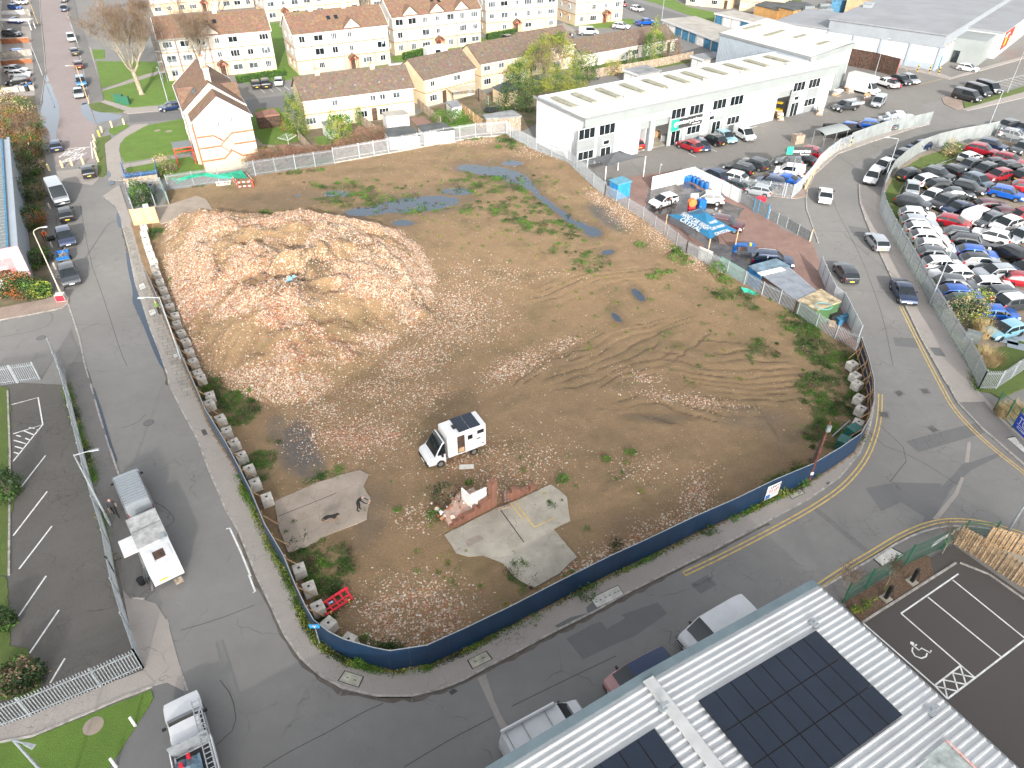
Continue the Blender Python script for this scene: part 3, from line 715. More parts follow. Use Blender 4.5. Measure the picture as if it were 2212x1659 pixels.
def strip(name,pts,w,z,m,dash=None,kind='structure'):
 P=[v2(p) for p in pts];mb=MB()
 segs=[]
 if dash:
  on,off=dash;s=0;Q=polypts(P,.25);acc=0;cur=[]
  for a,b in zip(Q[:-1],Q[1:]):
   if acc%(on+off)<on: segs.append((a,b))
   acc+=(b-a).length
 else: segs=list(zip(P[:-1],P[1:]))
 L=[];Rr=[]
 if not dash:
  for i,p in enumerate(P):
   d=(P[min(i+1,len(P)-1)]-P[max(i-1,0)]).normalized();n=Vr((-d.y,d.x))*w/2;L.append(p+n);Rr.append(p-n)
  for i in range(len(P)-1): mb.quad((*Rr[i],z),(*Rr[i+1],z),(*L[i+1],z),(*L[i],z))
 else:
  for a,b in segs:
   d=(b-a).normalized();n=Vr((-d.y,d.x))*w/2
   mb.quad((*(a-n),z),(*(b-n),z),(*(b+n),z),(*(a+n),z))
 o=mb.bd(name,m);return struct(o)
area('ground',[(-1500,-400),(1500,-400),(1500,2500),(-1500,2500)],-.05,M['earth'])
area('road',[(-330,-25),(330,-25),(330,520),(-330,520)],0,M['tarmac'])
KW=[(222,425),(250,447),(260,470),(265,495),(277,540),(292,615),(305,652),(325,715),(345,765),(362,815),(364,832),(390,885),(425,950),(450,1017),(487,1105),(515,1152),(553,1247),(583,1309),(613,1374),(648,1424),(693,1464),(740,1490),(815,1507),(890,1507),(953,1492),(1003,1472),(1053,1444),(1106,1417),(1203,1365),(1286,1324),(1356,1284),(1438,1243),(1540,1192),(1659,1129),(1751,1079),(1814,1034),(1859,979),(1879,929),(1887,892),(1890,855)]
HL=[(286,482),(322,610),(348,668),(370,722),(392,775),(415,828),(430,862),(457,925),(500,995),(528,1048),(553,1098),(585,1175),(625,1243),(650,1305),(672,1352),(690,1383),(722,1408),(753,1424),(815,1442),(850,1449),(928,1437),(1015,1397),(1106,1352),(1206,1299),(1316,1243),(1381,1213),(1496,1157),(1581,1119),(1659,1080),(1741,1045),(1799,1010),(1844,978),(1862,946),(1873,905),(1872,860),(1862,815),(1847,768)]
site_out=WD(*HL)
pv=WD(*KW)
area('pavement',pv+list(reversed(WD(*HL[:-1])))+WD((258,400)),-.06,M['footway'],.10)
kerb([p for p in pv])
area('pavement',WD(*[(262,480),(275,525),(297,600),(318,655),(340,725),(372,800),(400,862),(420,850),(392,790),(366,735),(340,665),(312,600),(284,500)]),.104,M['slabpave'])
def cover(pts,z,m,name='utility_cover',label=None,frame=True):
 mb=MB();P=WD(*pts)
 c=sum((v2(p) for p in P),Vr((0,0)))/len(P)
 mb.prism([tuple(c+(v2(p)-c)*1.12) for p in P],z-.03,z+.004,1);mb.prism(P,z-.02,z+.010,0)
 n=2
 a,b=v2(P[0]),v2(P[1]);
 for k in range(n):
  p=c+(b-a)*(.22*(k*2-1));mb.box((p.x,p.y,z+.011),(.14,.05,.006),math.atan2((b-a).y,(b-a).x),1)
 return struct(mb.bd(name,[m,M['dark']]))
M['coverc']=mat('concrete_cover',(.42,.41,.33),.9,var=.2,scale=2,coord=W_)
M['iron']=mat('cast_iron_cover',(.12,.115,.11),.7,.2,var=.25,scale=5,coord=W_)
cover(QL('13',(775,830),(925,880),(885,965),(718,912)),.10,M['coverc'])
cover(QL('13',(1835,735),(1985,660),(2035,725),(1875,805)),.10,M['coverc'])
for i in range(3):
 a=[(680,205),(760,165),(840,125),(915,92)];b=[(735,280),(812,243),(890,203),(965,168)]
 cover(QL('23',a[i],a[i+1],b[i+1],b[i]),.10,mat('pale_cover',(.55,.54,.50),.9,var=.15,scale=2,coord=W_))
cover(QL('32',(165,950),(262,905),(312,950),(208,998)),.10,M['coverc'])
cover(QL('32',(915,1520),(1060,1425),(1170,1485),(990,1585)),.10,mat('pale_cover',(.55,.54,.50)))
cover(QL('32',(2062,478),(2130,465),(2212,560),(2212,605)),.10,mat('pale_cover',(.55,.54,.50)))
cover(QL('01',(1198,808),(1245,792),(1265,835),(1215,858)),.10,mat('pale_cover',(.55,.54,.50)))
cover(QL('01',(1283,1030),(1335,1013),(1355,1058),(1300,1080)),.10,mat('pale_cover',(.55,.54,.50)))
cover(QL('01',(1497,1412),(1535,1400),(1550,1428),(1512,1440)),.10,mat('pale_cover',(.55,.54,.50)))
cover(QL('02',(1742,408),(1775,400),(1795,440),(1762,450)),.10,M['iron'])
cover(QL('32',(500,865),(520,852),(540,870),(518,885)),.10,M['iron'])
for P in [QL('32',(1095,70),(1135,58),(1172,85),(1130,105)),QL('32',(1318,45),(1370,42),(1398,78),(1345,82)),QL('32',(1380,378),(1415,365),(1468,400),(1430,418)),QL('32',(962,240),(1030,245),(1040,290),(972,282))]:
 mb=MB();mb.sheet(WD(*P),.008);struct(mb.bd('manhole_cover',M['iron']))
 mb=MB();c=sum((v2(W(p)) for p in P),Vr((0,0)))/4;mb.sheet([tuple(c+(v2(W(p))-c)*1.5) for p in P],.004);struct(mb.bd('road_patch',M['footway_dark']))
def disc(c,r,z,m,name='manhole_cover',n=20):
 mb=MB();mb.sheet([(c[0]+r*math.cos(2*math.pi*k/n),c[1]+r*math.sin(2*math.pi*k/n)) for k in range(n)],z);return struct(mb.bd(name,m))
for P in (q('02',1285,335),q('01',355,1260)): 
 disc(W(P),.42,.004,M['dark']);disc(W(P),.38,.007,M['tarmac_dark'])
g=MB();P=WL('13',(1665,1000),(1710,972),(1745,995),(1690,1030));g.sheet(P,.004,1)
a,b,c,d=[v2(p) for p in P]
for k in range(6): 
 u=(k+.5)/6;g.slab(a.lerp(b,u),d.lerp(c,u),.0,.012,.035,0)
struct(g.bd('gully_grate',[M['iron'],M['dark']]))
def patch(f,pts,m='tarmac_dark',z=.003,name='road_patch'): return area(name,WL(f,*pts),z,M[m])
patch('23',[(470,540),(690,420),(1260,228),(1340,325),(1060,520),(900,585),(612,722)])
patch('23',[(745,365),(905,293),(975,365),(820,458)],'tarmac',.006)
patch('23',[(1540,70),(1690,-10),(1770,75),(1628,155)])
patch('23',[(365,440),(505,365),(650,330),(640,280),(700,230),(760,300),(560,400),(430,470)],'tarmac_dark',.1055)
patch('32',[(1190,495),(1540,400),(1850,320),(1880,420),(1300,590)],'tarmac_dark')
patch('32',[(840,900),(1100,850),(1500,860),(1440,1100),(1350,1150),(1150,1020),(980,1100)],'tarmac_dark')
patch('32',[(390,1090),(420,1065),(880,1440),(840,1465)],'footway_dark')
patch('32',[(1335,1195),(1420,960),(1600,790),(1680,690),(1770,670),(2000,590),(2010,620),(1760,740),(1590,900),(1470,1100),(1440,1190)],'tarmac_dark',.0045)
patch('32',[(1420,1165),(1610,940),(1670,800),(1695,815),(1640,960),(1470,1175)],'footway',.007)
patch('32',[(1700,675),(1725,500),(1755,500),(1735,680)],'footway',.0075)
patch('13',[(1915,885),(1985,850),(2060,1080),(2130,1230),(2210,1350),(2150,1400),(2080,1250),(1990,1050)],'footway',.005)
patch('33',[(820,-50),(1350,-420),(900,-200)],'tarmac_dark')
patch('31',[(1080,1255),(1290,1265),(1310,1350),(1100,1330)],'tarmac_dark')
patch('31',[(690,290),(880,320),(870,400),(740,380)],'tarmac_dark')
patch('31',[(1390,1350),(1480,1355),(1535,1430),(1440,1420)],'tarmac_dark',.108)
pink=WL('00',(480,1440),(470,1300),(350,1050),(390,640),(375,450),(340,0),(640,0),(700,330),(745,870),(840,1075),(790,1230),(830,1400))
area('road',pink,.002,M['tarmac_pink'])
area('road',WL('00',(480,1480),(845,1440),(852,1540),(800,1600),(520,1560)),.003,M['footway'])
area('road',WL('20',(600,1440),(1000,1560),(1540,1430),(2212,1700),(2800,1560),(2950,1430),(3610,1060),(3550,900),(4424,700),(4424,300),(3600,200),(2900,650),(2700,950),(2200,1010),(1000,1330)),.002,M['tarmac_estate'])
area('road',WL('30',(-300,1640),(200,1640),(420,1330),(700,1190),(1400,1060),(1250,960),(400,1000),(-400,1330)),.004,M['tarmac_estate'])
hr=WL('00',(1100,985),(1540,945),(2212,880));
area('road',WL('00',(1110,990),(1540,960),(2212,850),(3100,760),(3600,640),(4300,560),(5000,340),(5700,210),(5380,60),(5000,-60),(5300,-40),(6000,160),(6250,260),(6000,300),(5100,420),(4300,660),(3300,900),(2300,980),(1120,1060)),.004,M['tarmac_dark'])
area('road',WL('10',(-40,720),(240,700),(230,790),(0,850),(-330,830),(-310,760)),.006,M['tarmac_estate'])
def grass(f,pts,m='grass',h=.06,name='grass_verge',seed=1,r=.06): return area(name,ragged(WL(f,*pts),r,.5,seed),-.05,M[m],h)
grass('00',[(1035,1265),(1080,1190),(1270,1085),(1545,1033),(1760,1000),(1800,1300),(1640,1310),(1080,1405),(1040,1340)])
grass('00',[(1085,1455),(1640,1355),(1760,1440),(1900,1470),(1440,1560),(1340,1500),(1110,1500)])
grass('00',[(940,1118),(1080,1075),(1120,1090),(985,1170),(945,1150)])
grass('00',[(832,1200),(950,1168),(962,1200),(905,1240),(925,1500),(895,1530),(852,1535),(838,1330)],'grass_rough')
grass('00',[(885,790),(1190,700),(1380,640),(1520,630),(1560,880),(1400,905),(1140,930),(900,860)])
grass('00',[(830,530),(1380,535),(1400,600),(1180,670),(880,765)])
grass('00',[(795,430),(905,430),(905,510),(815,512)])
grass('00',[(768,900),(812,865),(1085,960),(1050,975),(870,970),(800,950)],'grass_rough')
grass('10',[(110,200),(215,195),(390,650),(300,690),(0,710),(-60,650),(190,610)])
grass('00',[(2212,720),(2212,645),(2050,650),(2080,700),(2180,730)])
grass('10',[(0,945),(200,930),(290,1060),(380,1210),(180,1275),(60,1250),(0,1180),(-60,1100)])
grass('10',[(8,1262),(205,1275),(245,1370),(20,1397)])
grass('10',[(360,668),(1170,560),(1480,440),(1500,520),(1180,600),(640,650),(380,690)])
grass('10',[(1160,490),(1800,400),(1950,330),(2300,300),(2212,400),(1500,450),(1200,540)])
grass('20',[(-100,330),(150,300),(380,215),(540,290),(300,340),(0,330)])
grass('20',[(460,210),(600,200),(830,170),(1050,165),(1060,205),(830,245),(640,240)])
grass('20',[(1130,0),(1250,30),(1500,120),(1740,190),(1760,110),(1520,60),(1400,0)])
grass('20',[(2020,90),(2212,90),(2500,60),(2500,-60),(2212,20)],'grass_rough')
grass('30',[(860,100),(1000,70),(990,95),(880,125)])
area('garden_ground',WL('10',(0,1250),(60,1140),(440,1130),(900,1060),(1370,1010),(1480,940),(1900,820),(2300,760),(2900,700),(2790,860),(2600,980),(2212,1180),(1900,1200),(1400,1290),(680,1410),(0,1520),(-250,1560)),-.05,M['earth'],.03)
grass('10',[(500,1190),(590,1180),(640,1240),(540,1275)],h=.07)
grass('10',[(1600,1000),(1760,985),(1890,1070),(1880,1110),(1690,1120)],h=.07)
grass('20',[(620,580),(700,560),(1300,480),(1540,500),(1540,540),(1000,640),(640,640)],'grass_rough',h=.07)
area('path',WL('10',(0,1185),(60,1250),(180,1262),(375,1250),(440,1300),(260,1360),(195,1275),(40,1262),(0,1275)),.0,M['concrete'],.085)
area('path',WL('10',(1330,1030),(1440,1010),(1510,1060),(1400,1100)),.0,M['brickpave'],.085)
for P in ([('00',[(905,1245),(1150,1080),(1290,1070),(1260,1095),(1100,1180),(1040,1240),(1030,1300),(1060,1440),(1085,1560),(940,1560),(920,1400)]),('00',[(1060,1425),(1640,1325),(1660,1370),(1070,1460)]),
   ('00',[(870,790),(1180,665),(1400,610),(1400,640),(1190,700),(890,800)]),('00',[(745,380),(790,420),(870,740),(880,860),(1140,935),(1540,905),(1540,945),(1100,985),(860,890),(800,820)]),
   ('10',[(190,520),(220,500),(340,660),(380,680),(330,690)]),('20',[(385,215),(450,200),(600,290),(540,300)])]):
 area('path',WL(P[0],*P[1]),-.05,M['footway'],.055)
area('pavement',WL('E',(480,-60),(620,-60),(650,300),(700,700),(715,1120),(690,1300),(640,1640),(560,1640),(520,1000),(490,500)),-.05,M['footway_dark'],.09)
area('pavement',WL('E',(1050,-60),(1160,-60),(1240,300),(1400,740),(1600,1390),(1640,1600),(1420,1640),(1400,1500),(1320,1200),(1180,700)),-.05,M['footway_dark'],.09)
kerb(WL('E',(620,-60),(640,300),(675,660),(700,900),(715,1150),(690,1300),(640,1640)),side=1)
kerb(WL('E',(1050,-60),(1080,250),(1230,690),(1310,1050),(1400,1500),(1420,1640)),side=-1)
area('driveway',WL('E',(-300,-100),(480,-60),(520,600),(545,1200),(560,1500),(-300,1520)),-.04,M['footway'],.03)
area('embankment',WL('00',(-500,830),(300,830),(330,1000),(370,1300),(400,1400),(395,1659),(420,1900),(440,2200),(430,2560),(200,2700),(-500,2700)),-.05,M['earth'],.02)
area('footpath',WL('00',(395,1440),(440,1500),(470,1659),(490,1900),(500,2100),(530,2350),(570,2560),(580,2600),(440,2600),(430,2300),(400,1900),(390,1659)),-.05,M['footway_dark'],.06)
area('pavement',WL('01',(-300,1010),(0,1005),(400,930),(510,890),(600,900),(595,960),(540,1010),(400,1040),(0,1115),(-300,1180)),-.05,M['brickpave2'],.09)
kerb(WL('01',(-300,1180),(0,1115),(400,1040),(540,1010),(590,965),(590,900)),side=1)
kerb(WL('01',(595,965),(640,1100),(690,1250),(735,1470)),h=.03,side=-1)
kw2=WL('01',(735,1470),(760,1560),(790,1659))+WL('02',(840,180),(900,380),(960,560),(1000,680),(1060,850),(1120,1050),(1180,1350),(1260,1600))+WL('03',(1320,60),(1330,130),(1250,210),(1130,200))
kerb(kw2,h=.05,side=-1)
kerb(WL('03',(1450,370),(1480,520),(1530,690),(1580,850),(1630,985)),h=.02,side=-1)
area('footway',WL('01',(565,1520),(600,1480),(720,1470),(735,1475))+kw2[1:]+WL('03',(1130,200),(1060,120))+WL('02',(1030,1640),(900,1150),(790,800),(690,430),(600,90)),-.05,M['footway_dark'],.045)
area('footway',WL('03',(1060,120),(1130,200),(1250,210),(1350,240),(1450,400),(1560,800),(1600,1000),(1440,920),(1310,955),(1240,810),(1130,480)),-.05,M['footway'],.03)
cpk=WD((-120,829),(30,826),(150,832),(190,960),(228,1090),(262,1240),(310,1447),(218,1484),(66,1545),(-60,1600),(-300,1500))
area('car_park',cpk,-.02,M['tarmac_old'],.015)
def wl(f,pts,w=.11,z=.02,m='white_line',name='painted_line'): return strip(name,WL(f,*pts),w,z,M[m])
wl('02',[(100,180),(330,118),(370,352),(115,432)]);wl('02',[(370,352),(115,668)])
for a,b in (((205,405),(300,443)),((220,470),(265,488)),((120,487),(225,518)),((128,540),(200,560)),((120,590),(165,605)),((140,445),(180,455)),((320,395),(332,410)),((250,378),(300,385))): wl('02',[a,b])
for a,b in (((180,895),(395,618)),((115,1312),(408,930)),((165,1600),(450,1228))): wl('02',[a,b])
for a,b in (((160,350),(400,0)),((255,670),(510,295)),((435,925),(562,712))): wl('03',[a,b])
area('grass_verge',ragged(WL('02',(-200,-60),(60,40),(100,200),(80,620),(110,900),(90,1300),(60,1659),(-200,1659)),.12,.5,5),0,M['grass_rough'],.05)
area('grass_verge',ragged(WL('03',(-200,0),(60,0),(90,600),(240,640),(360,900),(340,1010),(0,1090),(-200,1100)),.12,.5,6),0,M['grass_rough'],.05)
kerb(WL('02',(60,60),(80,600),(75,1100),(70,1659)),h=.09)
area('pavement',WL('03',(-200,1350),(0,1290),(260,1210),(870,960),(1240,815),(1340,930),(1310,975),(1000,1085),(270,1400),(-200,1500)),-.05,M['footway'],.05)
kerb(WL('03',(-200,1490),(270,1400),(840,1160),(1080,1050),(1320,965)),h=.09)
area('grass_verge',ragged(WL('03',(-200,1510),(0,1425),(270,1410),(1310,985),(1328,1060),(1100,1420),(950,1659),(700,1900),(-200,1900)),.03,.5,9),-.05,M['grass'],.075)
patch('03',[(1325,1060),(1320,950),(1440,925),(1560,960),(1605,1040),(1660,1400),(1700,1900),(760,1900),(960,1640),(1110,1410)],'tarmac_dark',.004)
disc(W(q('03',810,1300)),.55,.08,M['concrete'],'manhole_cover')
for P in (q('00',1360,1130),q('00',1460,1137)): disc(W(P),.5,.064,M['concrete'],'manhole_cover')
KE=[(1857,400),(1857,415),(1859,440),(1871,477),(1896,535),(1929,605),(1956,659),(1991,732),(2021,785),(2044,827),(2049,832),(2071,872),(2121,925),(2170,968),(2212,1005),(2290,1075)]
FE=[(1909,405),(1900,425),(1899,450),(1904,469),(1924,510),(1949,552),(1976,600),(2006,655),(2029,692),(2051,732),(2079,775),(2099,812),(2110,843)]
ke=WD(*KE)
area('pavement',ke+WD((2290,1010),(2212,935),(2150,885),(2128,862),(2110,843))+list(reversed(WD(*FE))),-.06,M['footway'],.10)
area('pavement',WL('32',(1645,165),(1870,160),(1930,240),(2212,500),(2400,650),(2400,800),(2212,690),(1850,380)),.10,M['footway_dark'],.104)
kerb(list(reversed(ke)),side=1)
kerb(WD((1744,405),(1740,430),(1741,452),(1756,495),(1766,525)),h=.08)
area('grass_verge',ragged(WD((2105,843),(2140,850),(2160,862),(2212,840),(2300,800),(2300,730),(2212,775),(2110,836)),.05,.4,3),-.02,M['grass_rough'],.14)
area('car_lot',WD((1909,407),(1925,372),(1984,334),(2059,314),(2149,298),(2330,330),(2500,420),(2500,700),(2330,760),(2212,790),(2110,842))+list(reversed(WD(*FE[1:-1]))),-.05,M['lotdirt'],.02)
lb=ragged(WD((1903,450),(1912,420),(1930,380),(1990,340),(2060,318),(2090,325),(2060,350),(1985,385),(1962,420),(1965,470),(1950,500),(1975,560),(2010,625),(2050,690),(2080,740),(2150,755),(2212,735),(2330,760),(2212,788),(2112,838),(2060,742),(2000,640),(1930,520)),.10,.6,8)
area('grass_verge',lb,.0,M['grass_rough'],.06)
kerb(WL('A',(300,1000),(240,1100),(205,1230)),h=.1,m=M['kerb']);kerb(WL('A',(900,660),(1190,560)),h=.1)
area('car_wash_yard',WD((1303,425),(1310,400),(1371,380),(1500,362),(1535,395),(1600,430),(1690,495),(1755,523),(1768,560),(1800,615),(1851,737),(1846,765),(1759,715),(1643,645),(1568,600),(1481,555),(1388,480)),.0,M['brickpave'],.012)
area('car_wash_yard',ragged(WL('C',(-120,400),(500,300),(640,420),(1000,560),(1450,740),(1300,850),(900,900),(1000,1300),(1500,1400),(1600,1900),(1300,1900),(700,1250),(100,850),(-150,780)),.5,1.2,4),.012,mat('wet_dark_blocks',(.085,.072,.07),.22,var=.5,scale=.5,coord=W_,spec=.7),.016)
area('pavement',WL('31',(-60,20),(120,50),(240,60),(325,40),(325,-40),(200,-120),(-60,-120)),-.05,M['brickpave2'],.09)
area('footway',WL('30',(330,1640),(400,1510),(600,1330),(850,1240),(1250,1110),(1390,1075),(1370,1055),(1000,1110),(700,1200),(420,1390),(280,1640)),-.05,M['footway'],.08)
kerb(WL('30',(335,1659),(405,1512),(605,1332),(855,1242),(1255,1112),(1395,1077)),h=.11,side=1)
area('pavement',WL('30',(1500,850),(1590,820),(1670,850),(1690,940),(1620,950),(1520,900)),-.05,M['brickpave2'],.08)
area('pavement',WL('30',(1670,945),(1700,940),(2240,790),(2240,840),(1720,960)),-.05,M['footway'],.09)
area('grass_verge',WL('30',(1680,880),(1760,890),(2240,740),(2240,790),(1700,940)),-.05,M['grass_rough'],.10)
area('pavement',WL('30',(1100,560),(1150,540),(1500,640),(1580,670),(1800,600),(2240,480),(2240,500),(1800,625),(1560,690),(1450,660),(1120,580)),-.05,M['footway'],.09)
for k in range(7): wl('30',[(1960+k*45,715-k*12),(2110+k*45,755-k*12)],.12,.012)
wl('30',[(1955,715),(2240,640)],.12,.012);wl('30',[(1590,575),(1790,635)],.1,.012);wl('30',[(1260,745),(1530,675)],.1,.012,'yellow_line');wl('30',[(1180,560),(1210,640),(1350,690)],.1,.012,'yellow_line')
for a,b in (((1330,1200),(1440,1268)),((1525,1325),(1590,1355)),((1705,1285),(1770,1310)),((1830,1240),(1880,1262)),((1900,1215),(1940,1235)),((2060,1105),(2120,1090))): wl('20',[a,b],.1,.012)
for a,b in (((-30,1410),(60,1440)),((20,1400),(50,1370)),((0,1480),(80,1460))): wl('30',[a,b],.1,.012)
for k in range(4): wl('10',[(10+k*70,745-k*6),(75+k*72,800-k*7)],.1,.012)
def offset(pts,d):
 P=[v2(p) for p in pts];O=[]
 for i,p in enumerate(P):
  t=(P[min(i+1,len(P)-1)]-P[max(i-1,0)]).normalized();O.append(tuple(p+Vr((-t.y,t.x))*d))
 return O
kn=pv[30:];kn=[W(p) for p in [(1475,1236),(1560,1196),(1663,1143),(1756,1092),(1822,1046),(1868,990),(1889,935),(1897,893),(1898,850)]]
kn=chaikin(kn,2)
for k,d in enumerate((-.0,-.30)): strip('double_yellow_line',offset(kn,d),.10,.006,M['yellow_line'])
strip('double_yellow_line',[kn[0],offset(kn,-.35)[0]],.1,.0065,M['yellow_line'])
ke2=chaikin(WD((1949,662),(1985,735),(2013,790),(2036,833),(2062,882),(2108,932),(2160,978),(2212,1017),(2280,1078)),2)
for d in (0,.28): strip('double_yellow_line',offset(ke2,-d),.10,.006,M['yellow_line'])
ks=[(1500,1418),(1650,1335),(1765,1262),(1819,1226),(1884,1188),(1946,1150),(2009,1125),(2059,1119),(2121,1124),(2184,1142),(2240,1160)]
ksw=chaikin(WD(*ks),2)
for d in (0,-.28): strip('double_yellow_line',offset(ksw,d),.10,.006,M['yellow_line'])
KS=[(1000,1720),(1200,1600),(1500,1435),(1650,1348),(1765,1275),(1819,1243),(1884,1206),(1946,1166),(2009,1142),(2059,1135),(2121,1139),(2184,1155),(2240,1175)]
kerb(list(reversed(chaikin(WD(*KS),1))),side=1)
area('pavement',chaikin(WD(*KS),1)+WD((2240,1215),(2160,1180),(2090,1160),(2060,1165),(1985,1215),(1880,1275),(1825,1312),(1500,1520),(1000,1800)),-.05,M['footway_dark'],.10)
wl('02',[(1955,1252),(1985,1245),(2080,1450),(2165,1659)],.12,.006);wl('03',[(2150,-10),(2205,135),(2185,142)],.12,.006)
O=V(q('00',640,1360));R_=(V(q('00',565,1375))-V(q('00',715,1345))).normalized();U_=Vr((0,-1,0))
o=lettering('KEEP',3.0,V(q('00',640,1362),0,.008),R_,U_,M['white_line'],name='road_lettering',bold=.02,width=(V(q('00',565,1375))-V(q('00',715,1345))).length);o['kind']='structure'
o=lettering('CLEAR',3.0,V(q('00',625,1316),0,.008),R_,U_,M['white_line'],name='road_lettering',bold=.02,width=(V(q('00',525,1330))-V(q('00',725,1300))).length);o['kind']='structure'
wl('00',[(480,1305),(640,1280),(778,1270)],.2,.008);wl('00',[(785,1225),(800,1370)],.15,.008)
def puddle(f,pts,z=.010,n=2): 
 return area('puddle',chaikin(WL(f,*pts),n,True),z,M['water'])
puddle('00',[(385,650),(400,640),(425,690),(420,712),(375,705)]);puddle('00',[(370,725),(440,715),(460,790),(500,880),(520,960),(505,1080),(485,1140),(490,1230),(440,1230),(425,1120),(345,1060),(350,960),(380,860),(358,800)])
puddle('00',[(700,885),(760,880),(800,950),(980,985),(1080,1000),(1000,1040),(880,1050),(840,1085),(780,1050),(700,990)],.012)
puddle('00',[(920,1480),(950,1480),(965,1530),(935,1545)],.062);puddle('00',[(930,1570),(970,1560),(1000,1590),(950,1610)],.105);
puddle('01',[(1003,180),(1025,180),(1040,230),(1085,270),(1080,310),(1030,315),(1010,260)],.012)
puddle('01',[(1085,520),(1105,520),(1140,650),(1180,790),(1205,830),(1190,880),(1230,980),(1290,1130),(1340,1290),(1420,1510),(1400,1530),(1330,1390),(1250,1180),(1170,1010),(1140,940),(1150,850),(1110,700)],.012,2)
puddle('01',[(740,1500),(770,1560),(800,1659),(780,1659),(745,1560)],.006);puddle('02',[(800,0),(850,150),(900,300),(960,520),(1020,680),(990,680),(900,380),(830,160)],.052)
M['crack']=mat('tar_filled_crack',(.065,.064,.062),.9,var=.1)
for f,P in (('13',[(60,1659),(250,1540),(480,1420),(620,1350),(760,1270),(940,1170),(1100,1100)]),('13',[(1280,1650),(1480,1530),(1700,1400),(2050,1220)]),('02',[(1325,1020),(1400,1050),(1450,1095),(1520,1170),(1440,1240)]),('32',[(640,100),(930,510),(1250,620),(1640,870)]),('32',[(960,350),(1240,610),(1050,850)]),('31',[(390,335),(620,340),(860,358)]),('31',[(610,838),(850,852),(1090,875)]),
 ('01',[(690,100),(780,600),(870,840),(960,1120),(1050,1400),(1098,1505)]),('23',[(0,1125),(500,880),(900,690)]),('31',[(540,0),(590,160),(750,450),(860,700),(1000,1100),(1080,1500)]),('01',[(0,1255),(380,1185),(470,1090),(430,1040)]),('01',[(700,1190),(860,1130)]),('02',[(1050,380),(1180,340),(1260,260)]),('03',[(1870,1460),(2050,1300),(2010,1040),(1900,900)]),('03',[(1560,470),(1900,370),(2200,250)]),('02',[(470,1010),(620,960),(800,890)]),('02',[(440,830),(600,790),(760,760)])):
 strip('road_crack',chaikin(WL(f,*P),1),.045,.018 if f in('02','03') and P[0][0]<700 else .006,M['crack'])
M['silt']=mat('gutter_silt',(.075,.062,.05),.95,var=.35,scale=1.2,coord=W_,col2=(.14,.125,.11))
for a_,b_ in ((3,11),(15,34)):
 Pk=polypts(pv[a_:b_],.5);R=random.Random(a_);mb=MB()
 for i in range(len(Pk)-1):
  d=(Pk[i+1]-Pk[i]);d.normalize() if d.length else 0;n=Vr((d.y,-d.x))*-1;w0=.12+.45*abs(mnoise.noise(Vr((i*.35,a_,0))));w1=.12+.45*abs(mnoise.noise(Vr((i*.35+.35,a_,0))))
  mb.quad((*Pk[i],.0045),(*(Pk[i]-n*w0),.0045),(*(Pk[i+1]-n*w1),.0045),(*Pk[i+1],.0045))
 struct(mb.bd('gutter_silt',M['silt']))
NL=[(1844,766),(1759,715),(1719,687),(1643,645),(1568,600),(1481,555),(1388,480),(1356,460),(1331,442),(1306,430),(1281,410),(1226,357),(1158,330),(1106,302),(1095,294)]
BL=[(1093,294),(1028,300),(903,322),(778,345),(723,355),(640,368),(553,381),(475,397),(366,412)]
SP=[W(p) for p in HL]+[W(p) for p in NL]+[W(p) for p in BL]+WD((360,442),(342,484),(290,480))
def inpoly(px,py,poly):
 ins=np.zeros(px.shape,bool);n=len(poly)
 for i in range(n):
  x1,y1=poly[i];x2,y2=poly[(i+1)%n]
  if y1==y2: continue
  c=((y1>py)!=(y2>py))&(px<(x2-x1)*(py-y1)/(y2-y1)+x1);ins^=c
 return ins
def distpoly(px,py,poly,closed=True):
 d=np.full(px.shape,1e9);n=len(poly)
 for i in range(n if closed else n-1):
  x1,y1=poly[i];x2,y2=poly[(i+1)%n];dx,dy=x2-x1,y2-y1;L=dx*dx+dy*dy+1e-9
  t=np.clip(((px-x1)*dx+(py-y1)*dy)/L,0,1);d=np.minimum(d,np.hypot(px-x1-t*dx,py-y1-t*dy))
 return d
class VN:  # value noise, vectorised
 def __init__(s,seed): s.g=np.random.default_rng(seed).random((256,256))
 def __call__(s,x,y,sc):
  x=x*sc+1000;y=y*sc+1000;xi=np.floor(x).astype(int);yi=np.floor(y).astype(int);fx=x-xi;fy=y-yi
  fx=fx*fx*(3-2*fx);fy=fy*fy*(3-2*fy);g=s.g;a=g[xi%256,yi%256];b=g[(xi+1)%256,yi%256];c=g[xi%256,(yi+1)%256];d=g[(xi+1)%256,(yi+1)%256]
  return (a*(1-fx)+b*fx)*(1-fy)+(c*(1-fx)+d*fx)*fy-.5
 def fbm(s,x,y,sc,o=4):
  r=0;a=1
  for k in range(o): r=r+a*s(x+17*k,y-9*k,sc*2**k);a*=.5
  return r
n1,n2,n3=VN(1),VN(2),VN(3)
PILE=[W(p) for p in [(349,512),(352,560),(358,610),(372,670),(395,740),(430,792),(480,832),(540,862),(600,880),(680,868),(740,835),(800,795),(860,740),(905,700),(938,650),(944,605),(925,560),(900,525),(862,497),(800,482),(720,474),(620,471),(520,472),(440,468),(390,470),(360,485)]]
def ss(x,a,b): t=np.clip((x-a)/(b-a),0,1);return t*t*(3-2*t)
def ell(PXx,PYy,L):
 r=np.zeros_like(PXx)
 for e in L:
  cx,cy,rx,ry,rot,val=e;c,s_=math.cos(math.radians(rot)),math.sin(math.radians(rot))
  dx,dy=PXx-cx,PYy-cy;u=(dx*c+dy*s_)/rx;v=(-dx*s_+dy*c)/ry
  r=np.maximum(r,val*(1-ss(np.sqrt(u*u+v*v),.45,1.15)))
 return r
BASE=.13
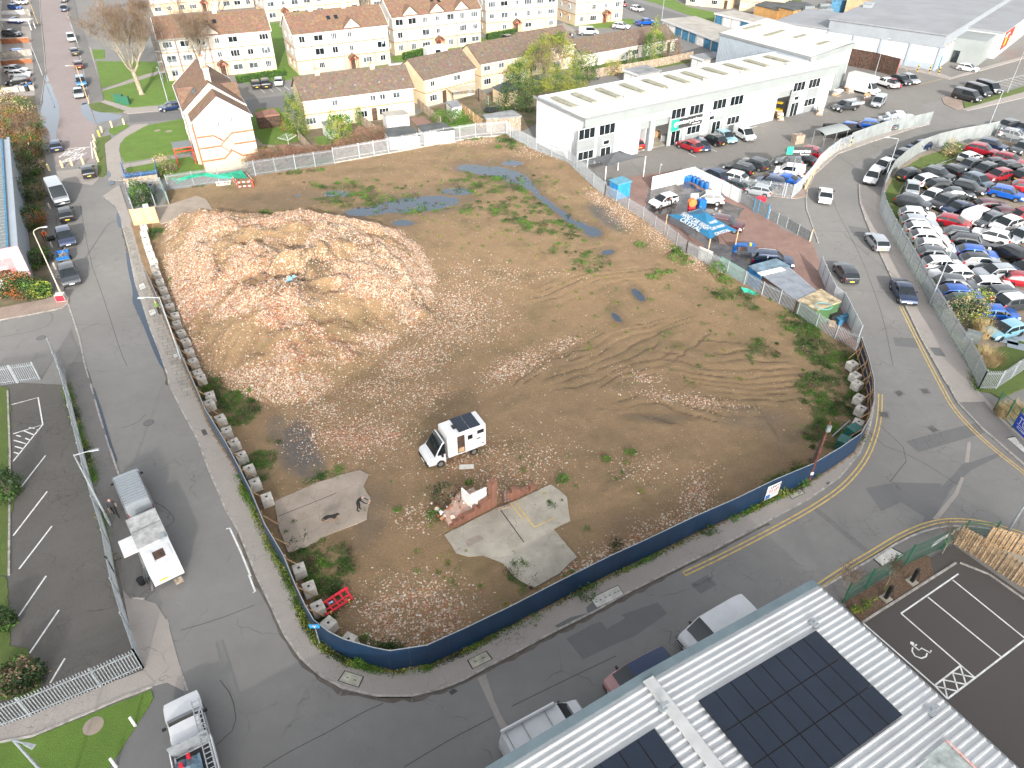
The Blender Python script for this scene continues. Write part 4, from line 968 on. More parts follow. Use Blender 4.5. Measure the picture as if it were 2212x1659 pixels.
WETL=[(905,440,120,20,-5,1),(985,413,45,10,0,1),(800,455,70,12,-5,.9),(730,418,35,9,0,.8),(870,480,35,9,0,.8),(1060,370,70,14,8,1),(1105,380,60,18,20,1),(1010,362,35,9,0,.9),(1140,400,40,9,35,.95),(1180,435,50,8,38,.95),(1225,470,45,8,40,.95),(1280,500,24,13,10,1),(1265,490,30,8,30,.9),(1378,635,22,9,45,1),(1332,685,20,8,40,.75),(640,420,20,5,0,.6),(1310,545,14,6,0,.8),(1105,352,30,8,0,.8),(1318,542,12,5,0,.7)]
RUT_SHADE=[None]
def height(X,Y):
 RUT_SHADE[0]=None
 px,py=PX(X,Y,0.1)
 h=BASE+.05*n1.fbm(X,Y,.35,4)+.03*n2.fbm(X,Y,1.7,3)
 wet=ell(px,py,WETL);h=h-.15*wet
 dn=distpoly(X,Y,[W(p) for p in NL],False);h=h+.32*(1-ss(dn,.0,3.0))*(px>1040)
 for cx,cy,rx,ry,rot,ang,wl_,amp in ((1350,765,230,70,-14,30,.95,.17),(1590,800,190,75,12,-10,.9,.15),(1470,885,200,38,3,-5,1.0,.13),(1280,610,150,35,-14,24,1.3,.07),(1180,790,120,30,-20,30,.9,.10),(1340,1040,60,30,-35,38,1.3,.13)):
  m=ell(px,py,[(cx,cy,rx,ry,rot,1)]);a=math.radians(ang);w=n3.fbm(X,Y,.10,2)*4.2+n2.fbm(X,Y,.5,2)*.5
  u=-X*math.sin(a)+Y*math.cos(a)+w
  br=np.clip(n1.fbm(X*.6,Y*.6,.25,2)+.62,0,1)
  wv=np.abs(np.sin(math.pi*u/wl_))**.6;h=h+1.6*m*amp*br*(wv-.55);bk_=ss(n2.fbm(X*math.cos(a)*.3+Y*math.sin(a)*.3,u,1.1,3),-.12,.18);rr_=ss(m,.1,.5)*bk_*np.clip(1.7-wv*3.1,0,1);RUT_SHADE[0]=rr_ if RUT_SHADE[0] is None else np.maximum(RUT_SHADE[0],rr_)
 d=distpoly(X,Y,PILE);ins=inpoly(X,Y,PILE)
 sd=np.where(ins,d,-d)
 lump=n1.fbm(X,Y,.16,4);
 cap=4.3+1.8*n2.fbm(X,Y,.12,3)+1.3*n3.fbm(X,Y,.36,3)
 cap=cap+.9*ell(px,py,[(410,505,60,30,0,1),(560,500,50,26,0,.7),(700,505,60,26,0,.8),(800,525,50,26,20,.6),(760,600,90,34,0,.9),(470,560,70,40,0,.5)])-1.1*ell(px,py,[(600,600,110,36,-8,1),(500,650,60,30,0,.5),(640,660,70,25,0,.6)])
 sl=.56*sd+lump*1.5*ss(sd,.5,6)
 ph=np.where(sd>0,np.minimum(sl,cap),0);k=.8
 ph=np.where(sd>0,-np.log(np.exp(-np.clip(sl,-5,40)/k)+np.exp(-cap/k))*k,0);ph=np.maximum(ph,0)
 ph=ph+ss(sd,0.3,2.5)*(.75*n2.fbm(X,Y,.5,3)+.28*n3.fbm(X,Y,1.6,3))
 tr=ell(px,py,[(600,640,150,32,-8,1),(800,560,110,30,8,1)]);h=h+0
 ph=ph+tr*1.0*(np.abs(np.sin((Y*.93-X*.18+n3.fbm(X,Y,.12,2)*3.4)*1.15))**.5-.5)
 h=h+ph;ph0=ph.copy()
 sp_=ell(px,py,[(950,700,110,50,0,1),(780,960,120,45,0,1),(500,760,100,60,0,0)])
 for pl_,am in (([(530,640),(600,592),(660,578),(705,588)],.7),([(560,658),(640,612),(705,602)],.6),([(600,664),(690,626),(742,618)],.6),([(676,604),(745,562),(815,546),(868,572),(912,622)],.8),([(470,560),(520,545),(560,560),(640,556)],.5),([(700,520),(760,530),(820,560),(880,600)],.5),([(420,520),(455,560),(470,600)],.4)):
  dl=distpoly(X,Y,[W(p,3.2) for p in pl_],False)+.5*n3.fbm(X,Y,.9,2);ph=ph+am*np.exp(-(dl/.55)**2);RUT_SHADE[0]=np.maximum(RUT_SHADE[0],.9*np.exp(-((dl-.35)/.38)**2)*ss(n2.fbm(X,Y,.8,2),-.25,.1))  # terrace ridges, with shade behind them painted in through the mask
 return h+ph-ph0+.05*sp_*n3.fbm(X,Y,1.8,2)
xs_=[p[0] for p in SP];ys_=[p[1] for p in SP];ST=.21
gx=np.arange(min(xs_)-1,max(xs_)+1,ST);gy=np.arange(min(ys_)-1,max(ys_)+1,ST)
GX,GY=np.meshgrid(gx,gy);nx,ny=len(gx),len(gy)
HH=height(GX,GY);RUT_SHADE_G=RUT_SHADE[0].copy()
ins=inpoly(GX,GY,SP)|(distpoly(GX,GY,SP)<.30)
cell=ins[:-1,:-1]&ins[1:,:-1]&ins[:-1,1:]&ins[1:,1:]
use=np.zeros_like(ins);
for a in(0,1):
 for b in(0,1): use[a:ny-1+a,b:nx-1+b]|=cell
idx=-np.ones(GX.shape,int);idx[use]=np.arange(use.sum())
fj,fi=np.nonzero(cell)
FQ=np.stack([idx[fj,fi],idx[fj,fi+1],idx[fj+1,fi+1],idx[fj+1,fi]],1)
co=np.stack([GX[use],GY[use],HH[use]],1)
me=bpy.data.meshes.new('site_ground');me.vertices.add(len(co));me.vertices.foreach_set('co',co.ravel())
me.loops.add(FQ.size);me.loops.foreach_set('vertex_index',FQ.ravel());me.polygons.add(len(FQ))
me.polygons.foreach_set('loop_start',np.arange(len(FQ))*4);me.polygons.foreach_set('loop_total',np.full(len(FQ),4));me.update(calc_edges=True)
me.polygons.foreach_set('use_smooth',np.ones(len(FQ),bool))
px,py=PX(co[:,0],co[:,1],0.1)
sdp=np.where(inpoly(co[:,0],co[:,1],PILE),1,-1)*distpoly(co[:,0],co[:,1],PILE)
RUBL=[(960,690,120,60,0,.8),(1010,660,60,40,0,.6),(900,780,90,45,-20,.75),(860,850,130,45,0,.6),(1120,790,90,26,-22,.85),(1200,750,60,14,-20,.8),(1480,865,120,14,8,.75),(1380,815,60,14,10,.6),(770,940,130,55,0,.8),(700,900,60,40,0,.6),(640,860,70,30,0,.7),(890,1330,130,75,0,.95),(820,1380,70,40,0,.6),(1060,1000,180,60,0,.45),(900,1120,60,40,0,.4),(1500,1090,40,70,20,.75),(1330,1190,110,28,-30,.85),(1240,1230,40,25,-30,.8),(1460,1120,70,22,-25,.85),(1100,1045,80,40,0,.55),(1350,470,60,20,35,.7),(1430,520,60,20,35,.7),(1500,570,50,16,30,.6),(1290,430,30,15,30,.7),(1160,330,60,10,10,.5),(1020,305,60,8,-5,.7),(1200,590,60,20,0,.25),(1060,600,90,30,0,.3),(1380,1010,80,40,0,.3),(1600,560,60,20,30,.4),(1140,330,30,12,0,.5),(1010,600,80,40,0,.3)]
BRK=[(500,700,160,120,0,.45),(650,780,160,60,0,.6),(760,700,90,90,0,.2),(780,940,120,50,0,.5),(1010,1020,120,40,0,.7),(1150,1040,60,40,0,.7),(1180,1000,80,30,0,.5),(560,520,200,50,0,.5),(1010,1180,60,60,0,.6),(1260,610,50,18,0,.5),(900,1340,100,60,0,.2)]
GRYL=[(640,965,52,68,10,1),(665,1000,45,45,0,.9),(600,930,30,40,0,.6),(1350,1240,60,25,-25,.5),(1300,1215,60,20,-25,.4),(1310,470,60,20,35,.9),(800,1120,40,90,20,.35),(1620,905,80,30,0,.3)]
MOSS=[(640,1130,60,20,-20,.5),(690,1215,90,60,0,.85),(515,880,50,60,50,1),(560,1000,40,80,40,1),(470,830,30,60,40,.9),(700,1030,50,12,-25,.9),(650,1165,50,14,-22,.8),(700,1250,60,50,0,.7),(930,450,200,14,0,.5),(860,425,60,10,0,.4),(1060,400,150,30,0,.5),(1150,470,150,45,15,.5),(1250,560,120,40,20,.35),(820,430,120,40,0,.5),(760,400,120,15,0,.4),(420,395,40,14,0,.5),(1700,630,170,34,32,.75),(1790,760,100,55,30,.9),(1800,850,100,80,0,.95),(1800,935,90,45,0,.9),(1720,700,90,30,30,.6),(1650,760,60,30,0,.4),(1700,1040,90,30,-28,.7),(1480,1150,100,16,-28,.6),(1180,1240,80,30,-25,.85),(1050,1385,140,34,-20,.85),(800,1400,120,22,10,.8),(700,1340,30,60,0,.9),(1120,1240,30,30,0,.8),(340,505,30,20,0,.8),(370,620,14,90,-10,.7),(1310,1180,40,20,0,.4),(1200,1090,40,25,0,.5),(1590,650,80,25,25,.5),(1480,560,60,20,30,.4),(1170,320,60,14,10,.8),(1090,310,30,18,0,.8),(1000,300,60,8,-5,.6),(650,372,60,6,-5,.5),(600,460,60,12,0,.5),(720,430,40,20,0,.5)]
BLN=[(1050,560,240,80,0,.45),(1250,620,240,60,0,.8),(1350,700,200,50,10,.6),(920,1320,60,100,0,.3),(850,1200,150,60,0,.55),(1500,700,160,50,20,.5),(1560,830,160,60,0,.35),(1150,700,100,50,0,.5),(1000,1230,150,70,0,.6),(1540,1080,60,40,0,.4)]
inp=ss(sdp,-.6,.8)
rub=np.maximum(ell(px,py,RUBL)*(.75+.9*n1.fbm(co[:,0],co[:,1],.5,3)),0)
bare=ell(px,py,[(490,770,70,45,10,.9),(540,790,60,40,0,.7),(700,690,40,45,30,.8),(740,720,40,40,0,.7),(690,790,70,22,0,.6),(400,560,20,70,0,.3),(640,640,90,20,0,.4)])
bare=np.clip(bare+.8*ss(n3.fbm(co[:,0]*.7,co[:,1]*1.1,.32,3),.05,.3),0,.85)
rub=np.maximum(rub,inp*(1-bare)*(.98+.4*n2.fbm(co[:,0],co[:,1],.6,2)))
att={'rut_shade':np.clip(RUT_SHADE_G[use]*1.3,0,1),'rubble':np.clip(rub,0,1),'brick':np.clip(ell(px,py,BRK)*(.8+n2.fbm(co[:,0],co[:,1],.4,3)),0,1),'greyness':np.clip(ell(px,py,GRYL)*(1+.5*n3.fbm(co[:,0],co[:,1],.9,3)),0,1),
 'moss':np.clip(ell(px,py,MOSS)*(.75+1.3*n1.fbm(co[:,0],co[:,1],.8,4))*(1-.9*inp)*(1-ell(px,py,[(1160,1140,105,60,-25,1),(1195,1235,70,62,0,1),(700,1095,125,60,-20,1)])),0,1),'tan':np.clip(ell(px,py,BLN)*(1-inp)+.8*inp,0,1),'wet':np.clip(ell(px,py,[(e[0],e[1],e[2]*1.25+8,e[3]*1.6+5,e[4],e[5]) for e in WETL]+[(620,430,180,28,-4,.8),(1300,960,90,50,0,.35),(1420,905,90,12,2,.9),(1690,930,70,60,0,.6),(820,1060,70,40,0,.4),(780,1160,70,60,0,.4),(1330,1040,50,18,-35,.5),(1360,1130,60,30,0,.4)]),0,1)}
for k,v in att.items():
 a=me.attributes.new(k,'FLOAT','POINT');a.data.foreach_set('value',v.astype(np.float32))
t=NT('site_ground',.93)
rb,bk,gy_,ms,tn,wt=[t.attr(k) for k in('rubble','brick','greyness','moss','tan','wet')]
dirt=t.ramp(t.noise(.45,6,.68),[(.28,(.12,.072,.036)),(.5,(.27,.17,.088)),(.72,(.46,.31,.165))])
dirt=t.mix(tn,dirt,t.ramp(t.noise(.7,6,.7),[(.3,(.29,.165,.07)),(.7,(.46,.295,.145))]))
dirt=t.mix(t.ramp(t.noise(1.9,6,.75),[(.42,0.0),(.62,.42)]),dirt,(.11,.075,.042))
dirt=t.mix(.68,dirt,t.mix(t.noise(7,5,.82),(.075,.045,.022),(.46,.32,.18)))
dirt=t.mix(t.math('MULTIPLY',t.ramp(t.noise(.22,5,.6),[(.5,0.0),(.7,.5)]),1),dirt,(.10,.085,.035))
dirt=t.mix(t.math('MULTIPLY',gy_,.92),dirt,t.mix(t.noise(11,4,.8),(.035,.034,.034),(.17,.16,.15)))
ch=t.voro(8.5,out='Color');sep=t.t.nodes.new('ShaderNodeSeparateColor');t.t.links.new(ch,sep.inputs[0])
chipc=t.ramp(sep.outputs[0],[(0,(.42,.17,.09)),(.16,(.62,.47,.34)),(.36,(.58,.47,.34)),(.55,(.25,.13,.07)),(.74,(.46,.29,.18)),(.92,(.74,.68,.58))],'CONSTANT')
chipb=t.ramp(sep.outputs[0],[(0,(.40,.12,.055)),(.3,(.55,.26,.15)),(.6,(.30,.12,.07)),(.82,(.74,.66,.56))],'CONSTANT')
chip=t.mix(bk,chipc,chipb)
thr=t.math('GREATER_THAN',t.math('ADD',t.math('MULTIPLY',rb,.72),t.math('MULTIPLY',t.noise(1.3,4,.7),.42)),t.math('ADD',sep.outputs[1],.30))
col=t.mix(thr,dirt,chip)
mg=t.ramp(t.noise(5,5,.8),[(.3,(.035,.05,.015)),(.5,(.075,.095,.025)),(.7,(.13,.19,.035))])
mthr=t.ramp(t.math('ADD',t.math('MULTIPLY',ms,1.0),t.math('MULTIPLY',t.math('SUBTRACT',t.noise(2.2,6,.8),.5),1.6)),[(.36,0.0),(.52,.9)])
col=t.mix(mthr,col,mg)
col=t.mix(t.math('MULTIPLY',wt,.55),col,(.075,.052,.03))
col=t.mix(t.math('MULTIPLY',t.attr('rut_shade'),.85),col,(.085,.06,.035))  # painted shade and damp soil: darkens rut troughs and heap terrace lines
t.color(col);t.set(t.b.inputs['Roughness'],t.ramp(wt,[(.3,.93),(1,.45)]))
hgt_=t.math('ADD',t.math('MULTIPLY',sep.outputs[1],t.math('MULTIPLY',thr,.8)),t.math('MULTIPLY',t.noise(6,6,.8),1.2));t.bump(hgt_,.9,.16)
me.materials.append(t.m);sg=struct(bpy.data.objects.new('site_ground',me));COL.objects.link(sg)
mb=MB();mb.sheet(WD((600,440),(700,395),(960,340),(1130,338),(1330,520),(1440,640),(1380,720),(1300,700),(1230,560),(900,500),(700,480)),.052);struct(mb.bd('puddle',M['water']))
def hz(x,y): return float(height(np.array([x]),np.array([y]))[0])
def HZ(P): P=np.asarray(P);return height(P[:,0],P[:,1])
def stones(n,seed,dens,smin,smax,name,label,pal):
 R=np.random.default_rng(seed);X=[];Y=[]
 x=R.uniform(min(xs_),max(xs_),n*14);y=R.uniform(min(ys_),max(ys_),n*14)
 i_=np.clip(((x-gx[0])/ST).astype(int),0,nx-1);j_=np.clip(((y-gy[0])/ST).astype(int),0,ny-1)
 D=np.zeros(GX.shape);D[use]=dens
 keep=R.random(len(x))<D[j_,i_];x=x[keep][:n];y=y[keep][:n];n=len(x)
 fx=(x-gx[0])/ST;fy=(y-gy[0])/ST;i_=np.clip(fx.astype(int),0,nx-2);j_=np.clip(fy.astype(int),0,ny-2);fx-=i_;fy-=j_
 z=(HH[j_,i_]*(1-fx)+HH[j_,i_+1]*fx)*(1-fy)+(HH[j_+1,i_]*(1-fx)+HH[j_+1,i_+1]*fx)*fy
 s=smin+(smax-smin)*R.random(n)**3.0
 base=np.array([[-1,-.6,-.25],[1,-.7,-.25],[.8,.7,-.25],[-.9,.6,-.25],[-.55,-.3,.5],[.5,-.35,.55],[.1,.45,.45]])
 V_=base[None]*s[:,None,None]*R.uniform(.55,1.2,(n,7,1))*np.array([1,1,1])[None,None]
 V_[:,:,1]*=R.uniform(.5,1,(n,1));V_[:,:,2]*=R.uniform(.5,1.1,(n,1))
 a=R.uniform(0,6.28,n);c,s_=np.cos(a)[:,None],np.sin(a)[:,None];vx=V_[:,:,0]*c-V_[:,:,1]*s_;vy=V_[:,:,0]*s_+V_[:,:,1]*c
 tlt=R.normal(0,.35,(n,1));vz=V_[:,:,2]+vx*tlt
 Vt=np.stack([vx+x[:,None],vy+y[:,None],vz+z[:,None]+s[:,None]*.12],2).reshape(-1,3)
 tri=np.array([[0,1,5],[0,5,4],[1,2,6],[1,6,5],[2,3,6],[3,4,6],[3,0,4],[4,5,6]])
 Fc=(tri[None]+(np.arange(n)*7)[:,None,None]).reshape(-1,3)
 me=bpy.data.meshes.new(name);me.vertices.add(len(Vt));me.vertices.foreach_set('co',Vt.ravel());me.loops.add(Fc.size);me.loops.foreach_set('vertex_index',Fc.ravel())
 me.polygons.add(len(Fc));me.polygons.foreach_set('loop_start',np.arange(len(Fc))*3);me.polygons.foreach_set('loop_total',np.full(len(Fc),3))
 for m in pal: me.materials.append(m)
 w=np.array([p for p in PALW]);
 B=np.zeros(GX.shape);B[use]=att['brick'];bb=B[j_,i_];r=R.random(n)
 mi=np.where(r<.10+.22*bb,0,np.where(r<.26+.34*bb,1,np.where(r<.58+.18*bb,2,np.where(r<.90,3,4))))
 me.polygons.foreach_set('material_index',np.repeat(mi,8));me.update(calc_edges=True)
 o=bpy.data.objects.new(name,me);COL.objects.link(o);return tag(o,label,'rubble',kind='stuff')
PALW=[1]
def flat(name,c,r=.9): return mat(name,c,r,var=.12,scale=3,coord=W_)
pal=[flat('brick_bat',(.31,.10,.05)),flat('pale_brick_bat',(.45,.225,.135)),flat('buff_stone',(.45,.295,.18)),flat('chalky_stone',(.66,.58,.47)),flat('grey_stone',(.30,.29,.27))]
dens=att['rubble']**1.6*.9
stones(85000,5,np.clip(dens*inp+.10*inp,0,1),.04,.125,'rubble_heap_stones','broken brick and pale stone chips covering the big demolition heap',pal)
stones(52000,6,np.clip((ell(px,py,[(e[0],e[1],e[2]*1.5,e[3]*1.6,e[4],e[5]) for e in RUBL])**1.5*.6+dens*.4)*(1-inp),0,1),.03,.11,'scattered_rubble','loose pale stone and brick chips spread over the cleared dirt ground',pal)
stones(17000,8,np.clip(.10+0*dens,0,1),.02,.075,'litter_stones','sparse stones and litter lying on the bare brown site ground',pal)
def weeds(name,label,nclump,seed,fld,n_per,rad,size,mats,hmax=.3):
 R=np.random.default_rng(seed);D=np.zeros(GX.shape);D[use]=fld;P=[]
 x=R.uniform(min(xs_),max(xs_),nclump*60);y=R.uniform(min(ys_),max(ys_),nclump*60)
 i_=np.clip(((x-gx[0])/ST).astype(int),0,nx-1);j_=np.clip(((y-gy[0])/ST).astype(int),0,ny-1);k=R.random(len(x))<D[j_,i_]
 x=x[k][:nclump];y=y[k][:nclump]
 for a,b in zip(x,y):
  m=int(n_per*R.uniform(.3,1.6));rr=rad*R.uniform(.3,1.5);q_=R.normal(0,rr*.5,(m,2));z=R.uniform(0.0,hmax*min(1,rr/rad+.2),m)
  P.append(np.column_stack([a+q_[:,0],b+q_[:,1],z*np.exp(-np.hypot(q_[:,0],q_[:,1])/rr)]))
 P=np.concatenate(P);P[:,2]+=HZ(P[:,:2])+.02
 o=lfc(P,size,mats,None,name,seed);return tag(o,label,'weeds',kind='stuff')
sparse=ell(px,py,[(1100,450,280,130,10,.25),(1450,700,300,150,0,.22),(800,430,200,40,0,.25),(1100,1250,300,150,0,.25),(900,1100,150,80,0,.1),(1250,1040,200,80,0,.18)])*(1-inp)
weeds('weeds','low green weeds growing over the edges of the cleared site',900,21,np.clip(att['moss']**1.5*.8,0,1),110,.55,.055,[M['leaf_b'],M['leaf_g'],M['leaf_g'],M['leaf_d']],.22)
weeds('weed_tufts','small single weed tufts dotted over the bare dirt',330,22,np.clip(sparse,0,1),46,.30,.05,[M['leaf_b'],M['leaf_g'],M['leaf_y']],.16)
weeds('dead_weeds','dry brown dead weed stalks among the green weeds',420,23,np.clip(att['moss']**2*.8,0,1),60,.45,.05,[M['twig'],M['darkwood'],M['twig']],.35)
def clump(f,u,v,r,h,n,seed,mats,label,size=.08,cat='plant',name='weed_clump',base=None):
 c=W(q(f,u,v));z=base if base is not None else hz(*c)
 t=thing(name,label,cat,(c[0],c[1],z));lfc(blb((0,0,h*.45),(r,r*.9,h),n,seed),size,mats,t,'foliage',seed)
for i,a in enumerate([('21',1430,600,1.3,.5,700,'bright green weed clump, the widest by the palisade fence'),('21',1270,725,.7,.45,360,'bright green weed clump in the middle of three beside a dark hollow'),('21',1205,755,.6,.3,240,'low bright weed clump, left one of three beside a dark hollow'),('21',1357,710,.5,.3,200,'small bright weed clump, right one of three beside a dark hollow'),('21',1770,720,1.1,.9,900,'tall green weed clump against the green sheeted fence panels'),('21',1840,800,.9,.5,500,'green weed clump below the tall one by the sheeted fence'),('21',1110,475,.7,.4,300,'grey green weed clump on rubble by the fence'),
  ('22',440,850,.5,.5,300,'dark green weed clump beyond the corner of the pale concrete slab'),('22',1020,610,.45,.3,240,'bright green weed clump alone in the brown dirt'),('22',815,670,.4,.3,160,'small green weed clump left of the bright one in the dirt'),('12',1560,1160,.7,.35,420,'green weed patch at the left foot of the ruined brick wall'),('12',1840,870,.3,.2,120,'small green weed clump behind the ruined wall'),('12',1230,1100,.35,.2,110,'weed tuft between the dog walker and the ruined wall'),('21',130,70,.6,.3,150,'pale green weed clump in the far puddle')]):
 clump(a[0],a[1],a[2],a[3],a[4],a[5],40+i,[M['leaf_b'],M['leaf_g'],M['leaf_b']],a[6])
R0=random.Random(4)
def edgeweeds(pts,n,seed,label,spread=.25,h=.28,size=.055,mats=None,z=.11,kind='stuff',name='edge_weeds'):
 R=np.random.default_rng(seed);P=polypts(pts,.05);P=np.array([[p.x,p.y] for p in P]);f=np.clip(n3.fbm(P[:,0],P[:,1],.45,3)+.42,0,1)**1.6;f/=f.sum()
 i=R.choice(len(P),n,p=f);Q=P[i]+R.normal(0,spread,(n,2));z_=z+np.abs(R.normal(0,h*.45,n))
 o=lfc(np.column_stack([Q,z_]),size,mats or [M['leaf_b'],M['leaf_g'],M['leaf_y'],M['leaf_d']],None,name,seed);return tag(o,label,'weeds',kind='stuff')
ow=offset([W(p) for p in HL],-.22)
edgeweeds(ow[9:16],7000,31,'leafy green weeds along the left pavement foot of the blue hoarding',.16,.25)
edgeweeds(ow[15:21],4200,32,'green weeds at the rounded hoarding corner on the pavement',.14,.2)
edgeweeds(ow[20:30],5200,33,'green weeds growing along the street foot of the navy hoarding',.13,.2)
edgeweeds(WD((1918,458),(1936,505),(1962,552),(1990,605),(2020,660),(2045,700),(2075,750),(2100,800),(2112,845)),8000,34,'bright green weed strip under the car lot fence',.25,.18)
edgeweeds(WL('02',(570,0),(640,260),(720,520),(800,800),(870,1050),(930,1300),(1000,1560)),6000,35,'weeds and litter along the foot of the left palisade fence',.22,.2,z=.05)
for i,a in enumerate([('13',888,780,.42,.45,260,'large leafy dock plant at the hoarding corner on the pavement','leaf_b'),('32',110,960,.5,.5,420,'yellow green bushy weed on the pavement by the to let board','leaf_y'),('32',290,880,.5,.45,300,'bright green weed at the foot of the rusty pole','leaf_b'),('32',400,810,.4,.35,200,'weed on the right of the rusty pole foot','leaf_g'),('22',1900,1175,.4,.3,200,'green weed on the pavement left of the to let board','leaf_b'),('22',1660,1265,.9,.35,600,'long green weed mat at the hoarding foot on the pavement','leaf_g'),('23',620,150,.9,.35,500,'dark green creeping weed near the three pale covers','leaf_g'),('22',2060,1080,.35,.3,150,'small weed at the lit part of the hoarding','leaf_b')]):
 clump(a[0],a[1],a[2],a[3],a[4],a[5],70+i,[M[a[7]],M['leaf_g'],M[a[7]]],a[6],.07,base=.10)
def slab(name,f,pts,z,m,seed,rag=.025,h=.16):
 P=WL(f,*pts);return area(name,ragged(P,rag,.5,seed),z-h,M[m],z+.02)
sl1=slab('concrete_slab','12',[(165,1030),(500,880),(740,800),(900,760),(980,800),(930,900),(990,1000),(960,1180),(850,1230),(600,1330),(420,1430),(280,1470),(200,1250)],.20,'concrete',1)
sl2=slab('concrete_slab','R',[(165,770),(230,730),(640,520),(800,460),(1120,312),(1210,370),(1269,425),(1300,640),(1140,715),(900,815),(660,940),(380,960),(270,930),(230,860)],.20,'concrete2',2)
sl3=slab('concrete_slab','22',[(-330,1460),(0,1390),(350,1262),(560,1510),(500,1560),(400,1659),(180,1780),(20,1680),(-80,1560)],.19,'concrete2',3)
sl4=slab('concrete_slab','M',[(560,700),(750,690),(1190,548),(1330,600),(1440,760),(1420,830),(1160,860),(900,930),(620,990),(560,900)],.22,'concrete',4)
for f,P in (('R',[(342,822),(482,757),(518,808),(378,876)]),): area('patch_repair',WL(f,*P),.225,mat('brown_repair',(.30,.25,.21),.9,var=.15,scale=3,coord=W_))
wl('R',[(757,483),(872,628)],.08,.228,'yellow_line');wl('R',[(795,465),(975,698)],.10,.228,'yellow_line');wl('R',[(975,698),(1165,610)],.07,.228,'yellow_line')
strip('slab_joint',WL('R',(650,515),(880,835)),.07,.226,M['dark']);strip('slab_joint',WL('12',(200,1160),(450,1060),(700,960)),.05,.226,M['dark'])
def hgt(b,t_):
 B=Vr(W(b));best=(9e9,0)
 for i in range(20,300):
  z=i*.05;e=(Vr(W(t_,z))-B).length
  if e<best[0]: best=(e,z)
 return best[1]
WM={}
def window(t,x,y,z,w,h,face='f',n=2,glass=None,name='window',frame=None,curtain=False):
 key=(round(w,2),round(h,2),n)
 if key not in WM:
  f=MB();b=.07
  f.box((0,0,h/2-b/2),(w,.10,b));f.box((0,-.02,-h/2+b/2-.02),(w+.08,.16,b))
  for s in(-1,1): f.box((s*(w/2-b/2),0,0),(b,.10,h-2*b))
  for k in range(1,n): f.box((-w/2+w*k/n,0,0),(b*.8,.09,h-2*b))
  g=MB();g.box((0,.0,0),(w-2*b,.05,h-2*b))
  WM[key]=(f.mesh('window',[M['upvc']]),g.mesh('pane',[M['wglass']]))
 fm,gm=WM[key];o=meshobj(name,fm,t,[frame or M['upvc']])
 rz={'f':0,'l':-math.pi/2,'r':math.pi/2,'b':math.pi}[face];o.location=(x,y,z);o.rotation_euler=(0,0,rz)
 meshobj('pane',gm,o,[glass or M['wglass']]);return o
def porch(t,x,z0=0):
 p=MB()
 for sx in(-.75,.75):
  for y in(-1.3,-.12): p.box((x+sx,y,z0+1.1),(.09,.09,2.2))
 for sx in(-.75,.75): p.box((x+sx,-.7,z0+2.2),(.08,1.25,.09))
 p.box((x,-1.3,z0+2.2),(1.6,.08,.09));p.tube([(x-.95,-1.42,z0+2.2),(x,-1.42,z0+3.05),(x+.95,-1.42,z0+2.2)],.06,4)
 p.tube([(x,-1.4,z0+2.2),(x,-1.4,z0+3.0)],.04,4);o=p.bd('porch',M['redpaint'],t)
 r=MB()
 for s in(-1,1): r.add([(x,-1.55,z0+3.12),(x,.0,z0+3.12),(x+s*1.05,.0,z0+2.2),(x+s*1.05,-1.55,z0+2.2),(x,-1.55,z0+3.2),(x,.0,z0+3.2),(x+s*1.1,.0,z0+2.26),(x+s*1.1,-1.55,z0+2.26)],[(0,1,2,3),(4,5,6,7),(0,3,7,4),(2,3,7,6)])
 r.bd('porch_roof',M['tiles'],o);d=MB();d.box((x,-.03,z0+1.05),(1.0,.06,2.1));d.bd('door',M['darkwood'],t)
def gable_roof(t,w,d,eave,ridge,m,over=.25,along='x',x0=0,y0=0,name='roof',th=.16,verge=None):
 r=MB()
 if along=='x':
  A=[(x0-over,y0-over),(x0+w+over,y0-over),(x0+w+over,y0+d+over),(x0-over,y0+d+over)];e=eave-(ridge-eave)*over/(d/2)
  P=[(*A[0],e),(*A[1],e),(*A[2],e),(*A[3],e),(x0-over,y0+d/2,ridge),(x0+w+over,y0+d/2,ridge)]
  T1=[(0,1,5,4),(2,3,4,5)]
 else:
  A=[(x0-over,y0-over),(x0+w+over,y0-over),(x0+w+over,y0+d+over),(x0-over,y0+d+over)];e=eave-(ridge-eave)*over/(w/2)
  P=[(*A[0],e),(*A[1],e),(*A[2],e),(*A[3],e),(x0+w/2,y0-over,ridge),(x0+w/2,y0+d+over,ridge)]
  T1=[(1,2,5,4),(3,0,4,5)]
 Pt=[(a,b,c+th) for a,b,c in P];n=6
 fs=[tuple(i+6 for i in f) for f in T1]+[tuple(reversed(f)) for f in T1]
 if along=='x': ed=[(0,1),(2,3),(1,5),(5,2),(3,4),(4,0)]
 else: ed=[(1,2),(3,0),(0,4),(4,1),(2,5),(5,3)]
 for a,b in ed: fs.append((a,b,b+6,a+6))
 r.add(P+Pt,fs);o=r.bd(name,m,t)
 if verge:
  for a,m_,b in ((ed[2][0],ed[2][1],ed[3][1]),(ed[4][0],ed[4][1],ed[5][1])):
   v=MB();v.tube([Vr(Pt[i])-Vr((0,0,.1)) for i in (a,m_,b)],.11,4);v.bd('barge_board',verge,o)
 if along=='x':
  for i,j in((0,1),(2,3)): MB().tube([Vr(P[i])+Vr((0,-.06 if i==0 else .06,-.03)),Vr(P[j])+Vr((0,-.06 if i==0 else .06,-.03))],.07,6).bd('gutter',M['upvc'],t)
 else:
  for i,j,s in((1,2,.06),(3,0,-.06)): MB().tube([Vr(P[i])+Vr((s,0,-.03)),Vr(P[j])+Vr((s,0,-.03))],.07,6).bd('gutter',M['upvc'],t)
 return o
